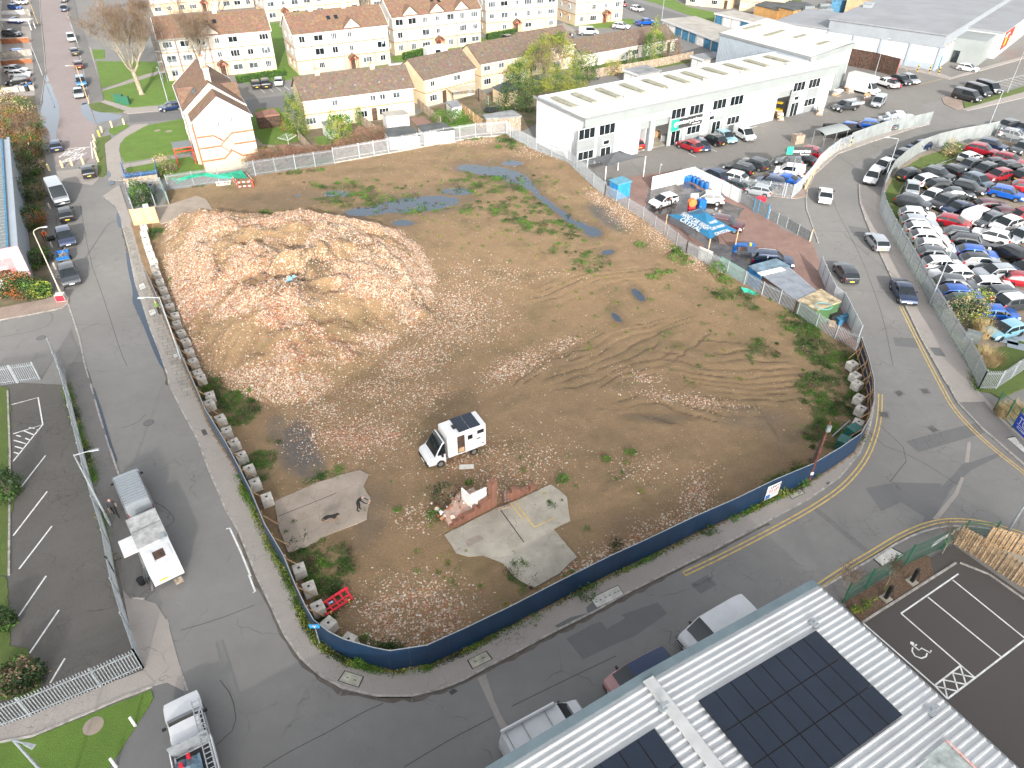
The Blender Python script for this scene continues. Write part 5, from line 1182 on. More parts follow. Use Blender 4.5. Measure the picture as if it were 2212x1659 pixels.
def shell(t,w,d,z0,z1,m,x0=0,y0=0,name='wall',gable=None,along='x'):
 b=MB();b.box((x0+w/2,y0+d/2,(z0+z1)/2),(w,d,z1-z0));
 if gable:
  if along=='x':
   for x in(x0,x0+w): b.add([(x,y0,z1),(x,y0+d,z1),(x,y0+d/2,gable)],[(0,1,2) if x>x0 else (2,1,0)])
  else:
   for y in(y0,y0+d): b.add([(x0,y,z1),(x0+w,y,z1),(x0+w/2,y,gable)],[(0,1,2) if y==y0 else (2,1,0)])
 return b.bd(name,m,t)
def chimney(t,x,y,z0,z1,w=.9,d=.55,m=None,parent=None,pots=2):
 c=MB();c.box((x,y,(z0+z1)/2),(w,d,z1-z0));c.box((x,y,z1+.05),(w+.14,d+.14,.12));o=c.bd('chimney',m or M['creamwhite'],parent or t)
 for k in range(pots): MB().tube([(x-w*.25+k*w*.5,y,z1+.1),(x-w*.25+k*w*.5,y,z1+.45)],[.11,.09],8).bd('chimney_pot',flat('terracotta',(.5,.17,.08)),o)
def frame_at(fl,fr):
 a=v2(W(fl));b=v2(W(fr));d=b-a;return a,d.length,math.atan2(d.y,d.x)
def flats(name,label,fl,fr,depth,seed,eave=7.75,rise=3.0,porches=(.5,),ped=(.62,),skip=(),gd=True,chim=(.3,.7),sky=(.5,)):
 a,w,ang=frame_at(fl,fr);t=thing(name,label,'flats',(a.x,a.y,0),ang,'white three storey blocks of flats');R=random.Random(seed)
 ridge=eave+rise;s1=2.62
 shell(t,w,depth,-.1,s1,M['cream'],name='ground_floor_wall');shell(t,w+.02,depth+.02,s1,eave,M['creamwhite'],x0=-.01,y0=-.01,name='wall',gable=ridge)
 b=MB()
 for z in (s1,s1*2-.1): b.box((w/2,depth/2,z),(w+.10,depth+.10,.14))
 for z in (s1,s1*2-.1): b.tube([(-.05,depth*.34,z),(-.05,depth*.5,z-.9),(-.05,depth*.66,z)],.07,4)
 b.bd('brick_band',M['band'],t)
 ro=gable_roof(t,w,depth,eave,ridge,M['tiles'],verge=M['upvc'])
 p2=MB();
 for f in ped:   # pediment gablets on the front
  x=w*f;hw_=2.0;zt=eave+1.75;yb=depth/2*(zt-eave)/rise+.05
  p2=MB();p2.add([(x-hw_,-.03,eave-.1),(x+hw_,-.03,eave-.1),(x,-.03,zt),(x-hw_,.08,eave-.1),(x+hw_,.08,eave-.1),(x,yb,zt)],[(0,1,2),(1,4,5,2),(3,0,2,5)]);p2.bd('gablet',M['creamwhite'],t)
  g=MB()
  for s in(-1,1): g.add([(x,-.22,zt+.12),(x,yb+.4,zt+.12),(x+s*(hw_+.2),.05,eave-.02),(x+s*(hw_+.2),-.22,eave-.02),(x,-.22,zt+.22),(x,yb+.4,zt+.22),(x+s*(hw_+.2),.05,eave+.08),(x+s*(hw_+.2),-.22,eave+.08)],[(0,1,2,3),(4,5,6,7),(0,3,7,4),(3,2,6,7)])
  g.bd('gablet_roof',M['tiles'],ro)
 n=max(4,int(w/2.9));ps=[int(f*n) for f in porches]
 for fl_ in range(3):
  zc=1.45+2.62*fl_-(.05 if fl_==2 else 0)
  for k in range(n):
   x=(k+.5)*w/n+R.uniform(-.1,.1)
   if k in ps: 
    if fl_>0: window(t,x,-.06,zc,.9,1.0,'f',2)
    continue
   if (fl_,k) in skip: continue
   window(t,x,-.06,zc,R.choice([1.2,1.8,1.9]),R.choice([1.1,1.25]),'f',R.choice([2,3]),glass=R.choice([M['wglass'],M['wglass'],M['wdark'],M['palewin']]))
 for k in range(2):
  for fl_ in range(3): window(t,-.06,depth*(.3+.4*k),1.5+2.6*fl_,.7,1.0,'l',1)
 for f in ps: porch(t,(f+.5)*w/n)
 for k in range(1,n,2): MB().tube([(k*w/n,-.08,.1),(k*w/n,-.08,eave-.2)],.045,5).bd('drainpipe',M['band'],t)
 for f in chim: chimney(t,w*f,depth*.5,ridge-.5,ridge+1.2,parent=ro)
 for f in sky:
  for k in range(2):
   sb=MB();y=depth*.28;z=eave+rise*y/(depth/2)+.16;x=w*f+k*1.6;s_=math.atan2(rise,depth/2)
   sb.box((0,0,0),(.75,.95,.08),M=MT((x,y,z+.04))@MR(s_,4,'X'));sb.bd('skylight',M['wdark'],ro)
 di=MB();di.tube([(w*.93,-.25,4.4),(w*.93,-.32,4.42)],[.32,.30],12);di.tube([(w*.93,-.02,4.2),(w*.93,-.25,4.4)],.03,4);di.bd('satellite_dish',M['galv_dark'],t)
 return t,w,depth
M['palewin']=mat('net_curtain_window',(.55,.55,.53),.3,var=.15,scale=2,coord=W_)
flats('block_of_flats','white three storey flats with two rooflights, behind the leftmost terrace',T(1,0,375,650),T(1,0,1165,550),9.2,3,porches=(.55,),ped=(.62,),chim=(.27,.62),sky=(.42,))
flats('block_of_flats','white flats with three small gablets and the caravan parked in front',T(1,0,1205,480),T(1,0,1945,385),9.2,4,porches=(.55,),ped=(.2,.5,.78),chim=(.1,))
flats('block_of_flats','white flats whose gable shows above the dark estate car and its hedge',T(1,0,1990,300),T(2,0,385,245),9.2,5,porches=(.45,),ped=(.4,),chim=(.3,),sky=())
flats('block_of_flats','cream sided flats by the green tunnel shed at the road end',T(2,0,545,225),T(2,0,948,178),10.5,6,porches=(.5,),ped=(.5,),chim=(.5,),sky=())
tB,wB,dB=flats('block_of_flats','white flats with scaffolding on the left end behind the bare trees',q('Y',385,735),T(1,0,185,605),9.2,7,porches=(.52,),ped=(.45,),chim=(.55,),sky=(.45,))
flats('block_of_flats','white flats furthest back at the top, behind the scaffolded flats',T(0,0,1330,135),T(0,0,2200,60),9.2,8,porches=(.5,),ped=(.5,),chim=(),sky=())
flats('block_of_flats','white flats at the top edge with a porch above the roof valley',T(1,0,100,190),T(1,0,900,100),9.2,9,porches=(.2,),ped=(.5,),chim=(),sky=())
flats('block_of_flats','white flats at the top edge beyond the brown garden trees',T(1,0,1000,85),T(1,0,1650,20),9.2,10,porches=(.5,),ped=(.5,),chim=(),sky=())
sc=thing('scaffolding','grey tube scaffolding wrapped round the left end of white flats','scaffolding',tB.location[:],tB.rotation_euler[2])
s=MB();bd=MB()
for lv in range(5):
 z=1.9*lv+.1
 if z>0.2:
  for y in(-1.1,-.3): s.tube([(-1.3,y,z),(9.0,y,z)],.035,4)
  for x in(-1.1,-.3): s.tube([(x,-1.3,z),(x,9.5,z)],.035,4)
  bd.box((-.7,4.2,z+.05),(.7,10.6,.05));
  if lv==4: bd.box((4,-.7,z+.05),(9.6,.7,.05))
 for k in range(5): s.tube([(-1.1 if k%2 else -.3,k*2.3,0),(-1.1 if k%2 else -.3,k*2.3+2.3,9)],.03,4)
for k in range(6):
 for o_ in(-1.1,-.3): s.tube([(o_,k*2.1-1.1,-.1),(o_,k*2.1-1.1,9.0)],.035,4);s.tube([(k*2.0-1.1,o_,-.1),(k*2.0-1.1,o_,9.0)],.035,4)
s.bd('tubes',M['galv'],sc);bd.bd('boards',M['oldwood'],sc)
ev=7.5;rd=10.4;a=v2(W(T(0,0,1665,1058),ev));b_=v2(W(T(0,0,2158,992),ev));w=(b_-a).length;ang=math.atan2((b_-a).y,(b_-a).x)
tA=thing('block_of_flats','white flats with its patterned gable end facing the open site and a red lean-to','flats',(a.x,a.y,0),ang,'white three storey blocks of flats')
dA=19.6
f1=4.4
shell(tA,w,f1,-.1,2.5,M['cream'],name='ground_floor_wall');shell(tA,w+.02,f1+.01,2.5,ev,M['creamwhite'],x0=-.01,y0=-.01,gable=rd,along='y')
shell(tA,w+.6,dA-f1,-.1,2.5,M['cream'],x0=-.6,y0=f1+.02,name='ground_floor_wall');shell(tA,w+.62,dA-f1,2.5,ev+.3,M['creamwhite'],x0=-.61,y0=f1+.02,gable=rd+.75,along='y',name='wall')
r1=gable_roof(tA,w,f1,ev,rd,M['tiles'],along='y',verge=M['upvc'],over=.2);r2=gable_roof(tA,w+.6,dA-f1,ev+.3,rd+.75,M['tiles'],along='y',x0=-.6,y0=f1+.02,verge=M['upvc'],over=.2)
for x0,s in((-.6,-1),(w,1)):
 g=MB();yc=f1+5.2;hw_=2.6;zt=ev+2.3;xi=x0-s*3.2
 g.add([(x0+s*.1,yc-hw_,ev+.1),(x0+s*.1,yc+hw_,ev+.1),(x0+s*.1,yc,zt),(xi,yc,zt),(x0+s*.1,yc-hw_,ev-1),(x0+s*.1,yc+hw_,ev-1)],[(0,2,3),(1,3,2)]);g.bd('cross_gable_roof',M['tiles'],r2)
 g=MB();g.add([(x0+s*.06,yc-hw_,ev-.3),(x0+s*.06,yc+hw_,ev-.3),(x0+s*.06,yc,zt-.05)],[(0,1,2)]);g.bd('gablet',M['creamwhite'],tA)
chimney(tA,w/2-.1,f1+2.6,rd,rd+2.3,.75,1.1,parent=r2);chimney(tA,w/2+.1,f1+9.5,rd,rd+2.3,.75,1.1,parent=r2)
b=MB()
for zz,mid,dz in ((5.35,w*.45,-1.0),(3.75,None,0),(1.9,w*.55,1.0)):
 if mid is not None: b.tube([(0,-.03,zz),(mid-1.3,-.03,zz),(mid,-.03,zz+dz),(mid+1.3,-.03,zz),(w,-.03,zz)],.14,4)
 else: b.tube([(0,-.03,zz),(w*.5-1,-.03,zz)],.14,4);b.tube([(w*.5+1,-.03,zz),(w,-.03,zz)],.14,4);b.tube([(w*.5-1,-.03,zz),(w*.5,-.03,zz+1),(w*.5+1,-.03,zz),(w*.5,-.03,zz-1),(w*.5-1,-.03,zz)],.085,4)
b.bd('brick_band',M['band'],tA)
dm=MB();dm.add([(w*.5-.8,-.02,3.75),(w*.5,-.02,2.95),(w*.5+.8,-.02,3.75),(w*.5,-.02,4.55)],[(0,1,2,3)]);dm.bd('diamond_panel',mat('pink_panel',(.55,.36,.28),.9,var=.1),tA)
for y in (.3,4.0,5.6): MB().tube([(-.12 if y<4.2 else -.72,y,.1),(-.12 if y<4.2 else -.72,y,ev-.1)],.06,6).bd('drainpipe',M['band'],tA)
dp=MB();dp.tube([(w*.36,-.06,6.9),(w*.42,-.06,4.0),(w*.55,-.06,2.5),(w*.1,-.06,2.3)],.018,4);dp.bd('cable',M['black'],tA)
for x,z in((w*.38,7.0),(w*.62,7.45)):
 di=MB();di.tube([(x,-.35,z),(x,-.42,z+.02)],[.36,.33],14);di.tube([(x,0,z-.2),(x,-.35,z)],.03,4);di.bd('satellite_dish',M['galv_dark'],tA)
for k in range(4):
 for fl_ in range(3): window(tA,-.66,f1+2+k*3.6,1.5+2.6*fl_,1.4,1.1,'l',2)
for k in range(2):
 sb=MB();sb.box((0,0,0),(.9,.6,.08),M=MT((w*.20-.1,f1+2.5+k*1.1,ev+.3+(w*.2+.5)*(3.45/(w/2+.3))+.2))@MR(-math.atan2(3.45,w/2+.3),4,'Y'));sb.bd('skylight',M['wglass'],r2)
pl=MB();
for x,y in((-3.4,f1+.4),(-3.4,f1+3.2),(-.9,f1+.4),(-.9,f1+3.2)): pl.box((x,y,1.35),(.12,.12,2.7))
for z in(2.7,2.2): 
 for y in(f1+.4,f1+3.2): pl.box((-2.15,y,z),(2.6,.1,.12))
 pl.box((-3.4,f1+1.8,z),(.1,2.9,.12))
pl.box((-2.15,f1+1.8,2.7),(.1,2.9,.1));o=pl.bd('porch',flat('bright_red_frame',(.55,.03,.03),.5),tA)
pr=MB();pr.box((-2.15,f1+1.8,2.79),(2.7,3.0,.04));pr.bd('porch_roof',M['galv_dark'],o)
def trc(label,fl,fr,depth,eave,rise,seed,nwin,group='cream terraced houses',wall='cream',length=None,chim=(.2,.7),band=True,roof='tiles2',name='terraced_house_row',win2=True):
 a,w,ang=frame_at(fl,fr);w=length or w;t=thing(name,label,'terrace',(a.x,a.y,0),ang,group);R=random.Random(seed);ridge=eave+rise
 shell(t,w,depth,-.1,eave,M[wall],gable=ridge);ro=gable_roof(t,w,depth,eave,ridge,M[roof],verge=None)
 if band: b=MB();b.box((w/2,depth/2,eave*.5),(w+.08,depth+.08,.13));b.bd('brick_band',M['band'],t)
 for k in range(nwin):
  x=(k+.5)*w/nwin+R.uniform(-.3,.3)
  if win2: window(t,x,-.06,eave-.95,R.choice([1.0,1.3,1.6]),.95,'f',2,glass=R.choice([M['wglass'],M['palewin']]))
  if k%2==0: window(t,x,-.06,1.35,1.7,1.1,'f',3,glass=R.choice([M['wglass'],M['wdark'],M['palewin']]))
  else: 
   d=MB();d.box((x,-.04,1.05),(.9,.07,2.1));d.bd('door',R.choice([M['upvc'],M['darkwood'],M['upvc']]),t)
 for k in range(1,nwin,2): MB().tube([(k*w/nwin,-.07,.1),(k*w/nwin,-.07,eave-.1)],.045,5).bd('drainpipe',M['upvc'],t)
 for f in chim: chimney(t,w*f,depth*.5,ridge-.3,ridge+.75,.8,.6,M['cream'],ro,1)
 for k in range(0,nwin,2): 
  y=depth*.16;MB().box((w*(k+.4)/nwin,y,eave+rise*y/(depth/2)+.28),(.3,.3,.28)).bd('roof_vent',M['galv_dark'],ro)
 return t
trc('cream terrace of houses, the leftmost and longest, behind the white sheds',T(1,0,445,1120),T(1,0,1375,992),8.6,4.75,2.6,1,9)
trc('short cream terrace between the longest terrace and the brick patio roof',T(1,0,1470,925),T(1,0,1895,812),8.6,4.75,2.6,2,4,chim=())
trc('cream terrace with a flat roofed extension, left of the big yellow-green tree',T(1,0,1950,775),T(1,0,2300,700),8.6,4.75,2.6,3,4,chim=(),length=12)
tt=trc('cream terrace half hidden behind the big yellow-green tree',T(2,0,135,660),T(2,0,560,575),8.6,4.75,2.6,4,4,chim=(),length=12)
trc('long low white bungalow row with a mossy brown roof and gardens',T(2,0,600,590),T(2,0,1400,440),8.0,2.7,2.2,5,8,group=None,wall='creamwhite',chim=(),band=False,name='bungalow_row',win2=False)
for k,(f,u,v,L,lab) in enumerate([('20',1500,-20,9,'cream houses at the top with blue doors and a white bay'),('20',1960,30,11,'cream houses at the top right with a brick porch')]):
 trc(lab,q(f,u,v+60),q(f,u+380,v+100),7,4.8,2.4,20+k,4,group=None,chim=(),name='house_row')
def garages(label,fl,fr,depth,doors,h=2.35,group='flat roofed lock-up garages',roofm='flat_roof',name='garage_row'):
 a,w,ang=frame_at(fl,fr);t=thing(name,label,'garages',(a.x,a.y,0),ang,group)
 shell(t,w,depth,-.1,h,M['creamwhite']);r=MB();r.box((w/2,depth/2,h+.12),(w+.5,depth+.5,.24));r.bd('roof',M[roofm],t)
 fb=MB();fb.box((w/2,-.28,h+.06),(w+.5,.05,.40));fb.bd('fascia',M['white'],t)
 n=len(doors)
 for k,c in enumerate(doors):
  d=MB();x0=w*k/n;ww=w/n;d.box((x0+ww/2,-.03,h*.46),(ww*.82,.06,h*.88))
  for j in range(6): d.box((x0+ww*(.16+.135*j),-.07,h*.46),(.04,.02,h*.8))
  o=d.bd('garage_door',M[c],t)
  hd=MB();hd.box((x0+ww/2,-.09,h*.4),(.12,.04,.04));hd.bd('handle',M['black'],o)
 return t
M['flat_roof']=mat('pale_flat_roof',(.42,.395,.35),.9,var=.2,scale=.35,coord=W_,col2=(.28,.265,.24))
M['flat_roof2']=mat('grey_flat_roof',(.26,.27,.28),.9,var=.2,scale=.4,coord=W_)
M['gblue']=mat('faded_blue_door',(.06,.20,.33),.6,var=.2,scale=1.5,coord=W_)
garages('long garage row with blue and white doors by the bungalow row',T(2,0,1290,262),T(2,0,1850,490),9.5,['white','white','gblue','gblue','gblue','white','gblue','gblue','gblue'])
garages('short garage row with two blue doors, nearest the top right houses',T(2,0,1745,205),T(2,0,2110,300),6.5,['gblue','white','white','gblue','white'])
garages('low grey roofed garage hidden behind the front of the long warehouse roof',T(2,0,960,715),T(2,0,1080,760),5.5,['white','white'],roofm='flat_roof2')
garages('small white garage between the grass strip and the long warehouse',T(2,0,1540,590),T(2,0,1640,625),6,['white','white'],roofm='flat_roof2')
def corrug(t,a,b,z0,z1,m,pitch=.33,dep=.045,name='cladding'):
 a=v2(a);b=v2(b);d=b-a;L=d.length;d.normalize();n=Vr((d.y,-d.x));mb=MB();k=int(L/pitch);P=[]
 for i in range(k+1):
  s0=i*L/k
  for f,o in((0,0),(.35,0),(.5,1),(.85,1)):
   s_=s0+f*L/k
   if s_<=L: P.append(a+d*s_+n*dep*o)
 V_=[(p.x,p.y,z0) for p in P]+[(p.x,p.y,z1) for p in P];N=len(P)
 return mb.add(V_,[(i,i+1,N+i+1,N+i) for i in range(N-1)]).bd(name,m,t)
M['roofwhite']=mat('pale_profiled_roof',(.50,.495,.47),.6,var=.06,scale=.25,coord=W_,spec=.3)
M['fascia']=mat('pale_grey_fascia',(.25,.275,.27),.5,var=.05,scale=.4,coord=W_)
M['wclad']=mat('white_cladding',(.56,.57,.585),.45,var=.03,scale=.5,coord=W_)
M['wclad2']=mat('blue_grey_cladding',(.30,.345,.39),.5,var=.05,scale=.5,coord=W_)
M['panelgrey']=mat('grey_panel',(.23,.245,.25),.6,var=.05,scale=.5,coord=W_)
M['rooflight']=mat('dirty_rooflight',(.27,.26,.18),.5,var=.2,scale=1,coord=W_)
a,w,ang=frame_at(T(2,0,606,1442),T(3,0,488,928));HT=7.25
tE=thing('trade_warehouse','long white trade warehouse with numbered units and cars parked in front','warehouse',(a.x,a.y,0),ang)
blp=v2(W(T(2,0,160,838),HT));ex=(math.cos(ang),math.sin(ang));rel=blp-a;dE=-rel.x*ex[1]+rel.y*ex[0];print('warehouse w,d',w,dE)
def fx(f,u,v,z):   # local x of a facade feature seen at pixel, height z
 p=v2(W(q(f,u,v),z))-a;return p.x*ex[0]+p.y*ex[1]
bays=[(fx('20',1048,1300,.1),fx('20',1165,1290,.1)),(fx('20',1228,1300,.1),fx('20',1365,1245,.1)),(fx('30',-85,1000,.1),fx('30',95,960,.1))]
bays[2]=(bays[2][1]-4.6,bays[2][1]-.2);BH=4.7
fw=MB();xcur=0
for x0,x1 in bays:
 fw.box(((xcur+x0)/2,.15,3.6),(x0-xcur,.3,7.2));fw.box(((x0+x1)/2,.15,(BH+7.2)/2),(x1-x0,.3,7.2-BH));xcur=x1
fw.box(((xcur+w)/2,.15,3.6),(w-xcur,.3,7.2));
fw.box((w-.15,dE/2+.15,3.6),(.3,dE-.31,7.2));fw.box((w/2,dE-.15,3.6),(w-.61,.3,7.2));fw.bd('wall',M['wclad'],tE)
corrug(tE,(0,dE),(0,0),0,7.1,M['wclad'],.38,.05,'end_cladding');iw=MB();iw.box((.2,dE/2+.1,3.55),(.3,dE-.6,7.1));iw.bd('end_wall',M['wclad2'],tE)
for x0,x1 in bays:
 d=(x1-x0);fl_=MB();fl_.box(((x0+x1)/2,5.2,.02),(d+2,9.6,.06));fl_.bd('bay_floor',mat('workshop_floor',(.42,.38,.31),.5,var=.2,scale=.7,coord=W_),tE)
 sw=MB();sw.box((x1+1.2,5,2.5),(.1,9.2,5));sw.box((x0-1.2,5,2.5),(.1,9.2,5));sw.box(((x0+x1)/2,10,2.5),(d+2.3,.1,5));sw.bd('bay_inner_wall',M['wclad'],tE)
 sh=MB();sh.box(((x0+x1)/2,.36,BH+.1-.55),(d,.08,1.5))
 for k in range(8): sh.box(((x0+x1)/2,.31,BH-1.1+.2*k),(d,.03,.03))
 sh.bd('roller_shutter',M['fascia'],tE)
 rv=MB();rv.box((x1-.12,.30,BH/2),(.24,.62,BH));rv.bd('shutter_guide',M['panelgrey'],tE)
x0,x1=fx('30',110,960,.1),fx('30',205,940,.1);sh=MB();sh.box(((x0+x1)/2,-.04,BH/2),(x1-x0,.08,BH));sh.bd('roller_shutter',M['wclad2'],tE)
def front(f,ul,ur,vz,z0,z1,m='panelgrey',proud=.03,name='infill_panel'):
 xa,xb=fx(f,ul,vz,z0),fx(f,ur,vz,z0);mb=MB();mb.box(((xa+xb)/2,-proud,(z0+z1)/2),(abs(xb-xa),.06,z1-z0));return mb.bd(name,M[m],tE),(xa+xb)/2,abs(xb-xa)
def ewin(xc,wd,zc,h,n=3): return window(tE,xc,-.10,zc,wd,h,'f',n,M['wdark'])
xs_w=[fx('20',735,1180,5.2-0.0),fx('20',912,1140,5.2),fx('20',1528,998,5.2),fx('20',1685,962,5.2),fx('20',1880,915,5.2),fx('20',2025,880,5.2),fx('30',345,755,5.2),fx('30',475,725,5.2)]
for k,x in enumerate(xs_w):
 mb=MB();mb.box((x,-.03,2.15),(3.3,.06,4.3));mb.bd('infill_panel',M['panelgrey' if k in(0,1,6,7) else 'fascia'],tE);ewin(x,3.0,4.95,1.55,3)
 if k in(0,3,5,7): ewin(x,2.9,1.75,1.3,3)
 else:
  d=MB();d.box((x,-.08,1.1),(1.9,.06,2.2));o=d.bd('door',M['wdark'],tE);fr=MB()
  for dx in(-.95,0,.95): fr.box((x+dx,-.12,1.1),(.07,.05,2.3))
  fr.box((x,-.12,2.25),(1.97,.05,.07));fr.bd('door_frame',M['upvc'],o);window(tE,x-(.0 if k!=4 else 1.3),-.10,3.0,1.2,.7,'f',1,M['wdark'])
rf=MB();pr_=.4;nn=int((w+1)/pr_);P=[]
for i in range(nn+1):
 for f_,o_ in((0,0),(.6,0),(.68,1),(.92,1)): 
  x=-.3+(w+.6)*(i+f_)/(nn+1);P.append((x,o_*.04))
N=len(P);rf.add([(x,-.55,HT+.05+o_) for x,o_ in P]+[(x,dE+.3,HT-.35+o_) for x,o_ in P],[(i,i+1,N+i+1,N+i) for i in range(N-1)]);ro=rf.bd('roof',M['roofwhite'],tE)
fs=MB();fs.box((w/2,-.50,HT-.62),(w+.7,.10,1.35));fs.box((w/2,-.28,HT-1.28),(w+.7,.5,.06));fs.bd('fascia',M['fascia'],tE)
gt=MB();gt.tube([(-.35,-.62,HT+.05),(w+.4,-.62,HT+.05)],.10,6);gt.bd('gutter',M['panelgrey'],tE)
for x_ in(-.32,w+.32): MB().box((x_,dE/2,HT-.17),(.12,dE+1,.35)).bd('verge_trim',M['panelgrey'],tE)
rlx=[(445,875),(620,840),(830,798),(1040,757),(1235,717),(1425,678),(1573,648),(1755,610),(1935,575),(2108,540),(2290,506)]
for u,v in rlx:
 p=v2(W(T(2,0,u,v),HT))-a;x=p.x*ex[0]+p.y*ex[1];y=-p.x*ex[1]+p.y*ex[0]
 mb=MB();mb.box((x,y,HT-.02),(1.0,5.4,.14));mb.bd('rooflight',M['rooflight'],ro)
for u,v in((585,918),(980,840),(1355,765),(1660,698),(1990,628),(2380,560)):
 p=v2(W(T(2,0,u,v),HT))-a;mb=MB();x=p.x*ex[0]+p.y*ex[1];y=-p.x*ex[1]+p.y*ex[0];mb.tube([(x,y,HT-.1),(x,y,HT+.3)],.16,8);mb.tube([(x,y,HT+.3),(x,y,HT+.42)],[.28,.05],8);mb.bd('roof_vent',M['white'],ro)
sx0=fx('20',1465,1120,3.2);sx1=fx('20',1728,1060,3.2);sw_=sx1-sx0
sg_=MB();sg_.box((sx0+sw_*.58,-.16,3.25),(sw_*.84,.10,1.45));s1_=sg_.bd('shop_sign',flat('sign_charcoal',(.035,.035,.038),.6),tE)
sg_=MB();sg_.box((sx0+sw_*.10,-.17,3.15),(sw_*.22,.11,1.75));s2_=sg_.bd('sign_panel',flat('sign_green',(.02,.42,.24),.5),tE)
def elogo(parent,O,R_,U_,h,wd):
 lettering('enterprise',h,O,R_,U_,M['white'],parent,bold=.035,width=wd)
elogo(s1_,(sx0+sw_*.55,-.235,3.35),(1,0,0),(0,0,1),.85,sw_*.86);lettering('rent-a-car',.28,(sx0+sw_*.80,-.235,2.82),(1,0,0),(0,0,1),M['white'],s1_,bold=.03)
mb=MB();n_=20;mb.add([(sx0+sw_*.12+.42*math.cos(2*math.pi*k/n_),-.232,3.2+.38*math.sin(2*math.pi*k/n_)) for k in range(n_)]+[(sx0+sw_*.12+.27*math.cos(2*math.pi*k/n_),-.232,3.2+.24*math.sin(2*math.pi*k/n_)) for k in range(n_)],[(k,(k+1)%n_,n_+(k+1)%n_,n_+k) for k in range(n_) if k not in(17,18)]);mb.box((sx0+sw_*.12,-.233,3.2),(.55,.004,.12));mb.bd('sign_emblem',M['white'],s2_)
numm=flat('unit_number_grey',(.25,.26,.27),.6)
for s,(f,u,v) in (('1',('20',985,1118)),('2',('20',1465,1010)),('3',('20',2122,858)),('4',('30',255,770))): lettering(s,.8,(fx(f,u,v,5.2),-.02,5.2),(1,0,0),(0,0,1),numm,tE,name='unit_number')
mb=MB();x=fx('20',1870,1000,3.9);mb.box((x,-.06,3.55),(2.9,.05,1.1));o=mb.bd('unit_sign',M['white'],tE);mb=MB();mb.add([(x-1.4,-.09,4.05),(x-.95,-.09,4.05),(x-1.2,-.09,3.55),(x-.9,-.09,3.05),(x-1.4,-.09,3.05)],[(0,2,1),(0,4,3,2)]);mb.bd('purple_mark',flat('purple',(.18,.09,.35)),o)
car('hatch','red',T(2,0,1090,1255),T(2,0,1040,1215),'red hatchback with its boot open inside the first open workshop bay',z=.05,zz=.6)
def W3(f,u,v,z=0): return W(q(f,u,v),z)
bx=W3('20',1325,1150,.05);boxthing('ramp_cabinet','white cabinet inside the second open workshop bay','cabinet',(bx[0],bx[1]),(1.2,.9,1.8),ang,M['offwhite'],.05)
for i,(u,v,c,l) in enumerate([(1262,1175,'pallet','brown carton stack on the floor of the second workshop bay'),(1318,1215,'white','white sack pile by the right jamb of the second workshop bay')]):
 p=W3('20',u,v,.05);boxthing('carton_pile',l,'boxes',p,(1.1,.8,.9),ang+.2,M[c],.05)
ZH=8.0;cL=v2(W(T(2,0,1800,278),ZH));cB=v2(W(q('Z',40,170),ZH));cR=v2(W(q('Z',832,380),ZH));cF=v2(W(q('Z',440,508),ZH))
print('wh2',cL,cB,cR,cF)
t2=thing('second_warehouse','white corrugated warehouse standing behind the far end of the trade warehouse','warehouse',(cF.x,cF.y,0))
o2=cF;pl_=[p-o2 for p in (cL,cF,cR,cB)]
mb=MB();
for A_,B_ in ((1,2),(2,3),(3,0)): mb.slab(pl_[A_],pl_[B_],-.1,7.7-.003*A_,.3,off=.16)
mb.bd('wall',M['wclad'],t2);corrug(t2,pl_[0],pl_[1],-.1,7.6,M['wclad2'],.40,.06)
mb=MB();c=sum(pl_,Vr((0,0)))/4;out=[c+(p-c)*1.02 for p in pl_]
d1=(out[1]-out[0]);L=d1.length;nn=int(L/.4)
vs=[]; 
for i in range(nn+1):
 for f_,o_ in((0,0),(.6,0),(.7,1),(.9,1)):
  s_=min(1,(i+f_)/(nn+1));p=out[0].lerp(out[1],s_);p_=out[3].lerp(out[2],s_);vs.append((p,p_,o_*.05))
N=len(vs);mb.add([(p.x,p.y,7.8+o_) for p,_,o_ in vs]+[(p.x,p.y,8.05+o_) for _,p,o_ in vs],[(i,i+1,N+i+1,N+i) for i in range(N-1)]);r2_=mb.bd('roof',M['roofwhite'],t2)
mb=MB();mb.slab(out[1],out[2],7.0,7.95,.25,off=-.1);mb.bd('fascia',M['fascia'],t2);mb=MB();mb.slab(out[0],out[1],7.55,7.95,.14,off=.0);mb.bd('verge_trim',M['panelgrey'],t2)
for f,u,v,ln in(('Z',115,298,7),('Z',345,328,4),('Z',560,388,4),('20',2080,232,6)):
 p=v2(W(q(f,u,v),8.0))-o2;d=(out[2]-out[1]).normalized();mb=MB();mb.box((p.x,p.y,8.0),(ln,1.0,.16),math.atan2(d.y,d.x));mb.bd('rooflight',M['rooflight'],r2_)
d=(pl_[2]-pl_[1]).normalized();nrm=Vr((d.y,-d.x));e=pl_[2]-d*2.2
mb=MB();mb.slab(e-d*2.2,e+d*1.6,0,4.6,.12,off=-.12);mb.bd('shutter_door',M['fascia'],t2);mb=MB();mb.slab(e-d*4.6,e-d*3.1,0,2.6,.12,off=-.12);mb.bd('door',M['wdark'],t2)
ZS=6.9;A_=v2(W(T(3,0,548,165),ZS));B_=v2(W(T(3,0,1540,302),ZS));dd=(B_-A_).normalized();nn_=Vr((-dd.y,dd.x));C_=B_+nn_*75;D_=A_+nn_*75
tS=thing('supermarket','very large flat grey roofed supermarket with white walls','supermarket',(B_.x,B_.y,0));Lm=(B_-A_).length;angS=math.atan2(dd.y,dd.x)
print('market',A_,B_,Lm)
M['rgrey']=mat('grey_membrane_roof',(.25,.26,.275),.7,var=.08,scale=.15,coord=W_);M['mwall']=mat('white_market_wall',(.56,.575,.585),.6,var=.04,scale=.4,coord=W_);M['mgrey']=mat('grey_market_cladding',(.26,.285,.31),.5,var=.05,scale=.4,coord=W_)
